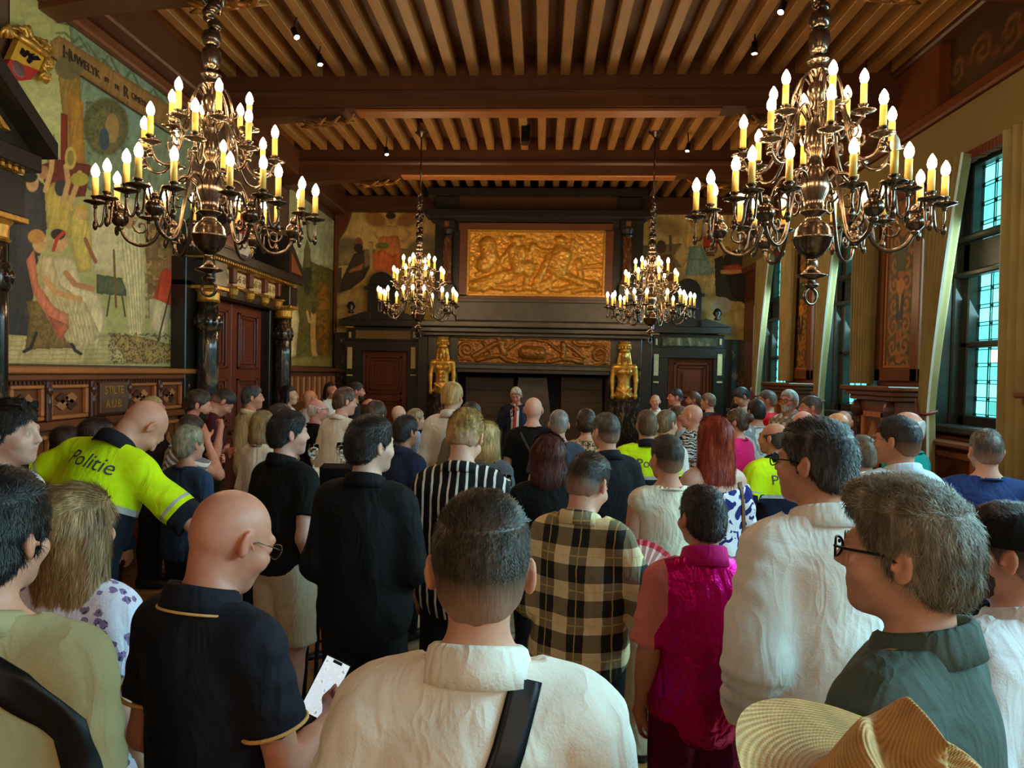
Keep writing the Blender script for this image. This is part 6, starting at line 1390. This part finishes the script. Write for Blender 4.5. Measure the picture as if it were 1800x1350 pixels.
G('bald_back', 1483, 721, 7.32, 'reddish bald man half hidden by the tanned bald man', yaw=-30, tone=(212, 140, 116), hair=('bald', DK), top=dict(c=(150, 150, 152), loose=.018))
# ---- far right, by the windows and the right door
c = G('speaker', 907, 682, 11.4, 'grey haired speaker in navy suit and red tie holding a microphone', yaw=176, hp=22, tone=(206, 140, 118), hair=('short', (176, 168, 154), dict(top=.022, side=.01)), top=dict(c=(34, 40, 62), sl='long', col='suit', loose=.02, hem=.78), arms=('pocket', 'mic'), hands=('relaxed', 'fist'), legs=dict(c=(30, 34, 52)), g=1.08, res=.007)
ribbon(c, 'shirt_front', [(0, 1.45), (0, 1.3), (0, 1.12)], .12, M_white, False, .004); ribbon(c, 'red_tie', [(0, 1.44), (0, 1.3), (.005, 1.1)], .052, mono('red_tie_silk', srgb(206, 52, 62), .5), False, .008)
G('bald_host', 1152, 693, 12.1, 'bald man in white shirt facing the camera by the right gilt figure', yaw=166, tone=(212, 160, 136), hair=('bald', DK), top=dict(c=(232, 230, 226), loose=.018, col='shirt'), res=.0085)
G('white_tee', 1188, 684, 11.5, 'dark haired man in white T-shirt in profile before the right door', yaw=96, tone=(206, 140, 118), hair=('short', (40, 36, 36), dict(fade=True, top=.024)), top=dict(c=(232, 232, 232), loose=.018), g=1.05)
G('brown_beard', 1220, 690, 11.9, 'bearded brown haired man before the right door', yaw=84, tone=(196, 128, 100), hair=('messy', (78, 56, 38), dict(top=.024, side=.014)), beard=(84, 56, 38), top=dict(c=(96, 84, 74), loose=.018))
G('navy_nape', 1246, 692, 10.9, 'man with light brown crop in a dark navy top near the right door', yaw=52, tone=(216, 160, 138), hair=('short', (112, 92, 74), dict(fade=True)), top=dict(c=(34, 40, 58), loose=.018))
G('head_down', 1296, 684, 11.0, 'person in white top with bowed dark head beside the window corner', yaw=100, hp=34, hair=('short', (42, 42, 48), dict(top=.026, side=.014)), top=dict(c=(222, 224, 226), loose=.018))
c = G('red_tee', 1350, 687, 9.6, 'man in a red T-shirt with black strap by the far curtain', yaw=72, tone=(206, 144, 122), hair=('short', (88, 80, 74), dict(fade=True)), top=dict(c=(214, 26, 40), loose=.018), g=1.1, beard='stubble')
ribbon(c, 'bag_strap', [(.1, 1.46), (.0, 1.3), (-.1, 1.1)], .03, M_iron)
c = G('smiling', 1388, 686, 9.0, 'smiling grey bearded man with glasses in a pale plaid shirt', yaw=128, tone=(214, 144, 122), hair=('short', (176, 174, 168), dict(top=.018, side=.012)), beard=(190, 186, 178), top=dict(c=(214, 204, 186), c2=(150, 140, 124), pat='plaid', p=.08, loose=.018, col='shirt', c3=(190, 170, 140)), res=.007, g=1.05)
glasses(c, M_iron, r=.003)
G('grey_tee', 1427, 697, 8.2, 'ruddy man with brown crop in a pale grey T-shirt', yaw=78, tone=(216, 140, 118), hair=('short', (70, 60, 54), dict(fade=True)), top=dict(c=(206, 210, 216), loose=.018), g=1.05)
# ---- left side of the hall
G('blonde_profile', 268, 697, 6.45, 'blonde woman in profile in front of the wall panelling', yaw=-82, fem=True, tone=(216, 170, 146), hair=('bob', (176, 146, 98), dict(length=.24, col2=(214, 190, 140))), top=dict(c=(44, 34, 32), loose=.016, sl='long'), res=.0075)
G('thinker', 352, 688, 6.3, 'bearded man in black resting his chin on his hand', yaw=-66, hp=10, tone=(206, 142, 120), hair=('messy', (50, 38, 30), dict(top=.03, side=.012)), beard=(46, 34, 28), top=dict(c=(15, 15, 17), loose=.018), arms=('cross', ((.17, .17, 1.2), (.03, .21, 1.45), (0, -1, 0))), hands=('relaxed', 'fist'), g=1.08)
G('maroon', 408, 690, 7.05, 'man in a maroon T-shirt bowing his head by the portal', yaw=-58, hp=34, lean=(12, 0), tone=(206, 142, 116), hair=('short', (42, 34, 30), dict(fade=True)), top=dict(c=(76, 28, 40), loose=.018), arms=('cross', 'cross'), g=1.1)
G('cream_shirt', 443, 679, 7.75, 'man with dark grey hair in an untucked cream shirt', yaw=-44, hy=-22, tone=(210, 150, 124), hair=('short', (66, 64, 64), dict(top=.022, side=.012)), top=dict(c=(230, 214, 170), loose=.028, hem=.78, drape=.06, slen=.8, col='shirt', stand=.02), g=1.1, beard='stubble')
G('dark_bob', 508, 679, 9.6, 'woman with a black bob and white top by the portal column', yaw=-84, fem=True, tone=(222, 178, 150), hair=('bob', (26, 20, 20), dict(length=.17, bulk=.012)), top=dict(c=(226, 224, 218), loose=.016), res=.008)
G('bald_orange', 545, 685, 10.0, 'bald man with tanned scalp in a white shirt left of the door', yaw=-40, tone=(216, 146, 108), hair=('bald', DK), top=dict(c=(226, 222, 214), loose=.018))
c = G('bald_glasses', 557, 701, 7.56, 'pink bald man with glasses in a black shirt', yaw=-58, tone=(228, 160, 148), hair=('fringe', (196, 180, 170), dict(side=.005)), top=dict(c=(15, 15, 17), loose=.018), g=1.1)
glasses(c, M_brass, r=.002)
G('white_jumper', 607, 684, 6.95, 'brown haired man in a fitted white long sleeved shirt', yaw=-30, hy=-24, lean=(6, 0), tone=(214, 162, 142), hair=('messy', (72, 52, 36), dict(top=.03, side=.014, col2=(140, 110, 76))), top=dict(c=(230, 222, 208), sl='long', loose=.02, col='shirt', stand=.015), g=1.05)
G('white_blouse', 581, 672, 11.2, 'dark haired woman in a white collared blouse at the far left', yaw=-118, fem=True, tone=(210, 140, 116), hair=('bob', (48, 30, 26), dict(length=.17)), top=dict(c=(232, 230, 226), col='shirt', loose=.016), res=.008)
G('dark_beard', 626, 673, 10.2, 'dark haired bearded man behind the white long sleeved shirt', yaw=-74, tone=(206, 140, 114), hair=('messy', (50, 40, 32), dict(top=.024)), beard=(50, 38, 30), top=dict(c=(48, 44, 42), loose=.018))
G('curly_brown', 660, 708, 6.1, 'person with tousled brown hair mostly hidden behind the man in black', yaw=-20, hair=('curly', (56, 38, 28), dict(top=.03, side=.016, curl=.004)), top=dict(c=(40, 36, 36), loose=.018))
G('red_crown', 650, 700, 7.69, 'balding man with reddish crown before the left door', yaw=-20, tone=(206, 128, 104), hair=('fringe', (60, 44, 34), dict(side=.012)), top=dict(c=(50, 46, 44), loose=.018))
G('pale_bald', 701, 712, 8.54, 'pale bald man before the left fireplace pier', yaw=-30, tone=(234, 186, 160), hair=('bald', DK), top=dict(c=(44, 44, 50), loose=.018))
G('blue_collar', 730, 720, 7.81, 'person with ash blond hair in a light blue shirt', yaw=-58, fem=True, hair=('short', (150, 126, 92), dict(top=.024, side=.016)), top=dict(c=(150, 186, 232), loose=.018, col='shirt', sl='long'))
G('navy_polo', 713, 733, 5.45, 'man with black hair in a navy short sleeved polo', yaw=-40, tone=(152, 104, 80), hair=('curly', (24, 20, 20), dict(top=.024, side=.014, curl=.003)), top=dict(c=(34, 42, 70), col='polo', loose=.018), g=1.02)
G('cream_woman', 118, 752, 4.9, 'woman with dark brown hair and a cream top in front of the panelling', yaw=-20, fem=True, hair=('bob', (46, 34, 28), dict(length=.24, bulk=.014)), top=dict(c=(222, 206, 170), loose=.02), g=1.05)
G('navy_woman', 172, 738, 4.6, 'person with wavy brown hair in a navy top behind the leaning officer', yaw=-14, fem=True, hair=('bob', (44, 32, 26), dict(length=.2, bulk=.02)), top=dict(c=(34, 46, 80), loose=.02, sl='long'), g=1.1)
G('head_hand', 345, 733, 5.6, 'man in a white striped top holding a hand to his bowed head', yaw=-44, hp=30, tone=(206, 146, 122), hair=('short', (58, 42, 32), dict(top=.018, fade=True)), top=dict(c=(226, 222, 218), c2=(120, 116, 122), pat='hstripe', p=.05, loose=.02), arms=('front', ((.3, .2, 1.28), (.12, .16, 1.56), (-1, .2, 0))), hands=('relaxed', 'flat'))
G('fair_bob', 463, 723, 5.61, 'person with light brown hair in a white top beside the cream shirt', yaw=-26, hy=-10, fem=True, hair=('bob', (140, 112, 74), dict(length=.17, col2=(190, 164, 116))), top=dict(c=(226, 216, 200), loose=.018, sl='long'), arms=('front', 'front'))
G('brown_waves', 498, 712, 6.59, 'woman with dark brown waves behind the man in black polo', yaw=-56, hp=10, fem=True, hair=('bob', (54, 40, 32), dict(length=.2, bulk=.012)), top=dict(c=(216, 200, 184), loose=.018))
# ---- straw hat in the near corner
c = G('straw', 1590, 1392, .93, 'person wearing a straw hat at the bottom right corner', yaw=10, fem=True, hair=('short', (90, 70, 50)), top=dict(c=(190, 170, 140), loose=.02), res=.008)
def straw():
    n = N('woven_straw'); v = n.coord(); x, y, z = n.xyz(v); r = n.math('SQRT', n.math('ADD', n.math('MULTIPLY', x, x), n.math('MULTIPLY', y, y)))
    a = n.math('ARCTAN2', y, x); w = n.math('SINE', n.math('MULTIPLY', n.math('ADD', r, n.math('MULTIPLY', z, -.9)), 900)); q = n.math('SINE', n.math('MULTIPLY', a, 150)); h = n.math('MULTIPLY', w, n.math('ADD', q, 1.6)); f = n.noise(v, 30, 4)
    n.bump(h, .35, .003); return n.fin(n.mix(n.math('MULTIPLY', n.math('ADD', h, 2.), .11), n.ramp(f, [(.3, srgb(150, 104, 54)), (.7, srgb(188, 138, 78))]), srgb(226, 188, 124)), .6, 0, .3)
M_straw = straw()
nu, nv = 120, 56; V = []
for j in range(nv):
    t = j/(nv-1)
    for i in range(nu):
        a = 2*math.pi*i/nu; ca, sa = math.cos(a), math.sin(a)
        if t < .6:      # crown with a ridge pinched front and back
            q = t/.6; r = .088*min(1, q/.62)**.9; top = .098*(1-max(0, (q-.55)/.45)**1.4); r += .014*max(0, q-.62)/.38
            ridge = .030*math.exp(-((r*ca)/.014)**2)*(1-q*q); dent = -.022*math.exp(-((abs(r*ca)-.042)/.022)**2)*(1-q*q)
            z = top*(1 if q > .55 else 1)+ridge+dent+.01*sa*(1-q); x, y = r*ca*(1-.12*max(0, sa)), r*sa*1.2
        else:
            q = (t-.6)/.4; r = .102+.105*q; x, y = r*ca, r*sa*1.14; z = -.004-.006*q+.028*q*q*abs(ca)**3-.014*q*max(0, sa)
        V.append((x, y, z))
Fc = [(j*nu+i, j*nu+(i+1) % nu, (j+1)*nu+(i+1) % nu, (j+1)*nu+i) for j in range(nv-1) for i in range(nu)]
n0 = len(V); V2 = [(x, y, z-.003) for x, y, z in V]
me = mesh_from('straw_hat', V+V2, [f[::-1] for f in Fc]+[tuple(k+n0 for k in f) for f in Fc], True)
p = c['fl'](np.array([c['Hp']((0, 0, .065))]))[0]
hat = obj('straw_hat', me, M_straw, c['root'], tuple(p), (rad(18), rad(14), rad(-8))); hat.scale = (1.0, 1.0, 1.0)
# flat cap
c = hc; Hp = c['Hp']; ax = gridof(np.array(Hp((0, 0, .03)))-.16, np.array(Hp((0, 0, .06)))+.15, .0065)
Fh = field(ax, [('e', Hp((0, -.015, .06)), (.098, .12, .068), 0, c['Rh']), ('e', Hp((0, .06, .05)), (.085, .08, .035), .03, c['Rh'])]); X, Y, Z = local(c, ax); Fh = np.maximum(Fh, .028-Z-.1*np.maximum(Y-.05, 0)); v_, q_ = nets(Fh, ax)
c['piece']('flat_cap', v_, q_, cloth('cap_wool', (15, 15, 17)))

# ================================================================ gilt figures on the fireplace
def herm(cx, ytop, ybot, Y, fem, lab):
    zt, zb = oy(cx, ytop, Y)[2], oy(cx, ybot, Y)[2]; x = oy(cx, (ytop+ybot)/2, Y)[0]; k = (zt-zb)/1.02
    r = sub(empty('gilt_figure', (x, Y, zb)), fp); h = .014
    P = [('e', (0, 0, .12), (.15, .11, .12), .04), ('e', (0, 0, .27), (.115 if fem else .125, .09, .14), .05), ('e', (0, 0, .44), (.145 if fem else .165, .1, .14), .05), ('c', (-.16, 0, .55), (.16, 0, .55), .06, .06, .04), ('c', (0, 0, .55), (0, 0, .66), .05, .045, .03), ('e', (0, -.01, .75), (.072, .085, .1), .02), ('c', (0, -.09, .75), (0, -.105, .73), .01, .014, .01)]
    for s in (-1, 1):
        P += [('e', (s*.07, -.085, .47), (.07, .035 if not fem else .05, .055), .025), ('c', (s*.19, .0, .54), (s*.215, -.02, .3), .05, .042, .03), ('c', (s*.215, -.02, .3), (s*.205, -.05, .08), .042, .03, .02), ('e', (s*.205, -.055, .02), (.04, .035, .055), .02), ('c', (s*.07, .0, .8), (s*.12, .0, .5), .04, .035, .02), ('-', (s*.03, -.1, .765), (.015, .02, .01), .01)]
        if not fem: P += [('e', (s*.035, -.095, z), (.03, .02, .028), .015) for z in (.22, .29, .36)]+[('e', (s*.03, -.08, .66), (.025, .03, .06), .02)]
    P += [('e', (0, -.0, .05), (.17, .12, .1), .03), ('c', (-.12, -.09, .16), (.1, -.12, .02), .03, .025, .02), ('c', (.12, -.09, .16), (-.02, -.13, .0), .025, .02, .02), ('e', (0, -.12, .06), (.03, .02, .03), .01)]
    ax = gridof((-.28, -.2, -.06), (.28, .16, .9), h); v, q = nets(field(ax, P), ax); me = mesh_from('body', v*k, q, True); obj('body', me, M_gold, r)
    m = MB().lathe([(.085, .82), (.1, .84), (.085, .87), (.11, .93), (.125, .96), (.1, .97), (.11, 1.02)], (0, 0, 0), 16)
    for a in range(12): m.sphere((.105*math.cos(a*.524), .105*math.sin(a*.524), .9), (.02, .02, .035), 6, 5)
    m.xf(Matrix.Scale(k, 4)).build('basket_capital', M_gold, r, True)
    m = MB().box(-.13*k, .13*k, -.02, .1, -zb, -.03*k, .01); m.box(-.16*k, .16*k, -.06, .12, -.08*k, -.02*k, .01); m.build('tapered_pedestal', M_marble, r)
    return r
herm(778, 592, 690, 13.0, False, ''); herm(1097, 600, 699, 13.0, True, '')

# ================================================================ things held and standing about
def phone(c, side, mat, lab, up=.03, shift=(0, 0, 0), d=None):
    sh, el, wr, pn = c['arm'][side]; p = world_of(c, wr+np.array([0, .07, up])+np.array(shift)); o = empty('smartphone', tuple(p), 0, lab, 'phone')
    dv = Vector(d or (np.array([0, 0, H])-p)).normalized(); o.rotation_mode = 'QUATERNION'; o.rotation_quaternion = dv.to_track_quat('Z', 'Y') @ Matrix.Rotation(rad(-28), 3, 'Z').to_quaternion()
    MB().box(-.037, .037, -.076, .076, -.008, 0, .004).build('case', M_iron, o); MB().box(-.034, .034, -.073, .073, 0, .0012, .0005).build('screen', mat, o); MB().box(-.013, .013, .064, .072, .0012, .0018).build('notch', M_iron, o); return o
def screen():
    n = N('lit_phone_screen'); v = n.coord(); f = n.noise(v, 60, 3); m = n.ramp(f, [(.5, (.75, .85, .9)), (.6, (.9, .97, 1)), (.66, (.35, .38, .42))]); n.fin((.1, .1, .1), .2, Emission_Color=m); n.b.inputs['Emission Strength'].default_value = .62; return n.m
phone(C['bald_polo'], 1, screen(), 'lit smartphone held by the bald man in the navy polo', .045, (-.065, -.02, .0))
phone(C['cap'], 1, emit('phone_dim_screen', (.5, .55, .75), .25), 'smartphone held by the man in the flat cap', .06)
# microphone of the speaker
c = C['speaker']; sh, el, wr, pn = c['arm'][1]; p = world_of(c, wr+np.array([-.02, .03, .03])); o = empty('microphone', tuple(p), 0, 'handheld microphone at the speaker\'s mouth', 'microphone')
MB().lathe([(.011, -.12), (.016, .03), (.018, .04)], (0, 0, 0), 12).build('handle', M_iron, o, True); MB().sphere((0, 0, .06), (.025, .025, .028)).build('grille', mono('mic_grille', srgb(170, 170, 172), .3, .8), o, True)
# pleated hand fan
c = C['plaid']; sh, el, wr, pn = c['arm'][1]; p = world_of(c, wr+np.array([.03, .06, .0])); o = empty('hand_fan', tuple(p), 0, 'open pleated pink paper fan held beside the plaid shirt', 'fan')
M_pink = mono('fan_paper', srgb(226, 178, 172), .8, 0, .08); M_pink2 = mono('fan_red_edge', srgb(206, 66, 78), .8)
for nm, r0, r1, mt in (('paper_leaf', .06, .18, M_pink), ('red_edge', .18, .205, M_pink2)):
    vs, fs = [], []; n = 28
    for i in range(n+1):
        a = rad(20+i*140/n); z = .006*(-1)**i
        for r_ in (r0, r1): vs.append((r_*math.cos(a), z, r_*math.sin(a)))
        if i: fs.append((2*i-2, 2*i-1, 2*i+1, 2*i))
    k = len(vs); vs += [(x, y+.0012, z) for x, y, z in vs]; fs += [tuple(j+k for j in f[::-1]) for f in fs]; q = obj(nm, mesh_from(nm, vs, fs), mt, o)
for i in range(9):
    a = rad(20+i*17.5); MB().tube([(0, .002, 0), (.19*math.cos(a), .002, .19*math.sin(a))], .0022, 5).build('rib', mono('fan_rib', srgb(196, 170, 140)), o)
o.rotation_euler = (rad(-18), 0, rad(10))
# standing tables with white cloths
def glass(x, y, z, lab):
    o = empty('wine_glass', (x, y, z), 0, lab, 'glass', 'glasses on the standing tables')
    MB().lathe([(.033, 0), (.033, .003), (.005, .008), (.004, .08), (.012, .09), (.036, .12), (.038, .15), (.031, .19), (.0295, .19), (.036, .15), (.034, .122), (.01, .095), (.001, .093)], (0, 0, 0), 20, False).build('bowl', M_glass, o, True); return o
n = N('clear_glass'); M_glass = n.fin((.95, .97, .97), .03, 0, .5, Transmission_Weight=1., IOR=1.45)
def table(px, py, Y, lab, k):
    p = oy(px, py, Y); o = empty('standing_table', (p[0], p[1], 0), .4, lab, 'table'); zt = p[2]
    MB().lathe([(.3, zt-.03), (.32, zt-.025), (.32, zt-.002), (.31, zt)], (0, 0, 0), 36).build('tabletop', M_white, o); MB().lathe([(.32, zt-.24), (.33, zt-.1), (.322, zt-.01), (.32, zt+.002), (.2, zt+.004), (.001, zt+.004)], (0, 0, 0), 48, False).build('white_cloth', M_white, o, True)
    MB().tube([(0, 0, .06), (0, 0, zt-.03)], .03, 12).build('pole', M_iron, o)
    for i in range(4):
        a = i*math.pi/2; MB().tube([(0, 0, .09), (.2*math.cos(a), .2*math.sin(a), .07), (.36*math.cos(a), .36*math.sin(a), .025)], [.03, .026, .022], 8).build('foot', M_iron, o, True)
    for i, (dx, dy) in enumerate(((.1, -.1), (-.12, -.05), (.02, .12))): glass(p[0]+dx, p[1]+dy, zt+.005, '%s wine glass on the %s' % (('nearest', 'left', 'rear')[i], k))
    return o
table(586, 832, 4.85, 'white clothed standing table left of the man in black', 'table left of the man in black')
table(862, 885, 4.62, 'white clothed standing table behind the striped shirt', 'table behind the striped shirt')
def rug(u, v):
    p = Paint(u, v, (196, 188, 164))
    for k in range(26):
        a = k*2.4; x, y = 830+110*math.cos(a)*((k % 5)+1)/5, 1115+70*math.sin(a*1.3)*((k % 4)+1)/4; p.ell(x, y, 26, 9, (140, 138, 128), a, .8); p.stroke([(x-24, y), (x+24, y+6)], 1.5, (110, 104, 92), .7)
    return p.grain(.1, .1)
gx, gyy = np.meshgrid(np.linspace(-1.1, .0, 90), np.linspace(4.6, 6.3, 90), indexing='ij')
r = tag(painted('rug', np.stack([gx.ravel(), gyy.ravel(), np.full(gx.size, .005)], 1), 90, 90, rug, M_paint), 'pale rug with grey leaf pattern on the parquet', 'rug')
b_ = B('rug_backing', M_white, r, -1.1, 0, 4.6, 6.3, .0005, .0045)
# wicker bag on the red haired woman's strap
c = C['redhead']; bb = MB(); q = c['fl'](np.array([[.2, -.12, .86]]))[0]; ax = gridof((-.16, -.09, -.13), (.16, .09, .13), .012); Fh = field(ax, [('e', (0, 0, -.02), (.13, .055, .09), .0), ('e', (0, 0, .05), (.1, .045, .04), .03)]); Fh = Fh+.006*np.sin(ax[2][None, None]*260); v_, q_ = nets(Fh, ax)
obj('shoulder_bag', mesh_from('shoulder_bag', v_+q, q_, True), mono('wicker_bag', srgb(134, 96, 52), .7, 0, .3, 90, .6), c['root'])
# black padded bar stool beside the table
p = oy(616, 815, 4.5); o = empty('bar_stool', (p[0], p[1], 0), math.pi+.1, 'black padded bar stool beside the standing table', 'stool'); zt = p[2]
MB().box(-.19, .19, -.03, .03, zt-.34, zt, .028).build('backrest', M_iron, o); MB().box(-.2, .2, -.02, .36, zt-.46, zt-.39, .02).build('seat', M_iron, o)
for sx in (-1, 1):
    for sy in (0, 1): MB().tube([(sx*.16, .02+.28*sy, zt-.44), (sx*.2, -.02+.36*sy, 0)], .014, 8).build('leg', M_iron, o)
    MB().tube([(sx*.15, 0, zt-.42), (sx*.15, 0, zt-.3)], .012, 8).build('back_post', M_iron, o)
MB().tube([(-.18, -.01, .3), (.18, -.01, .3)], .01, 8).build('footrest', M_iron, o)
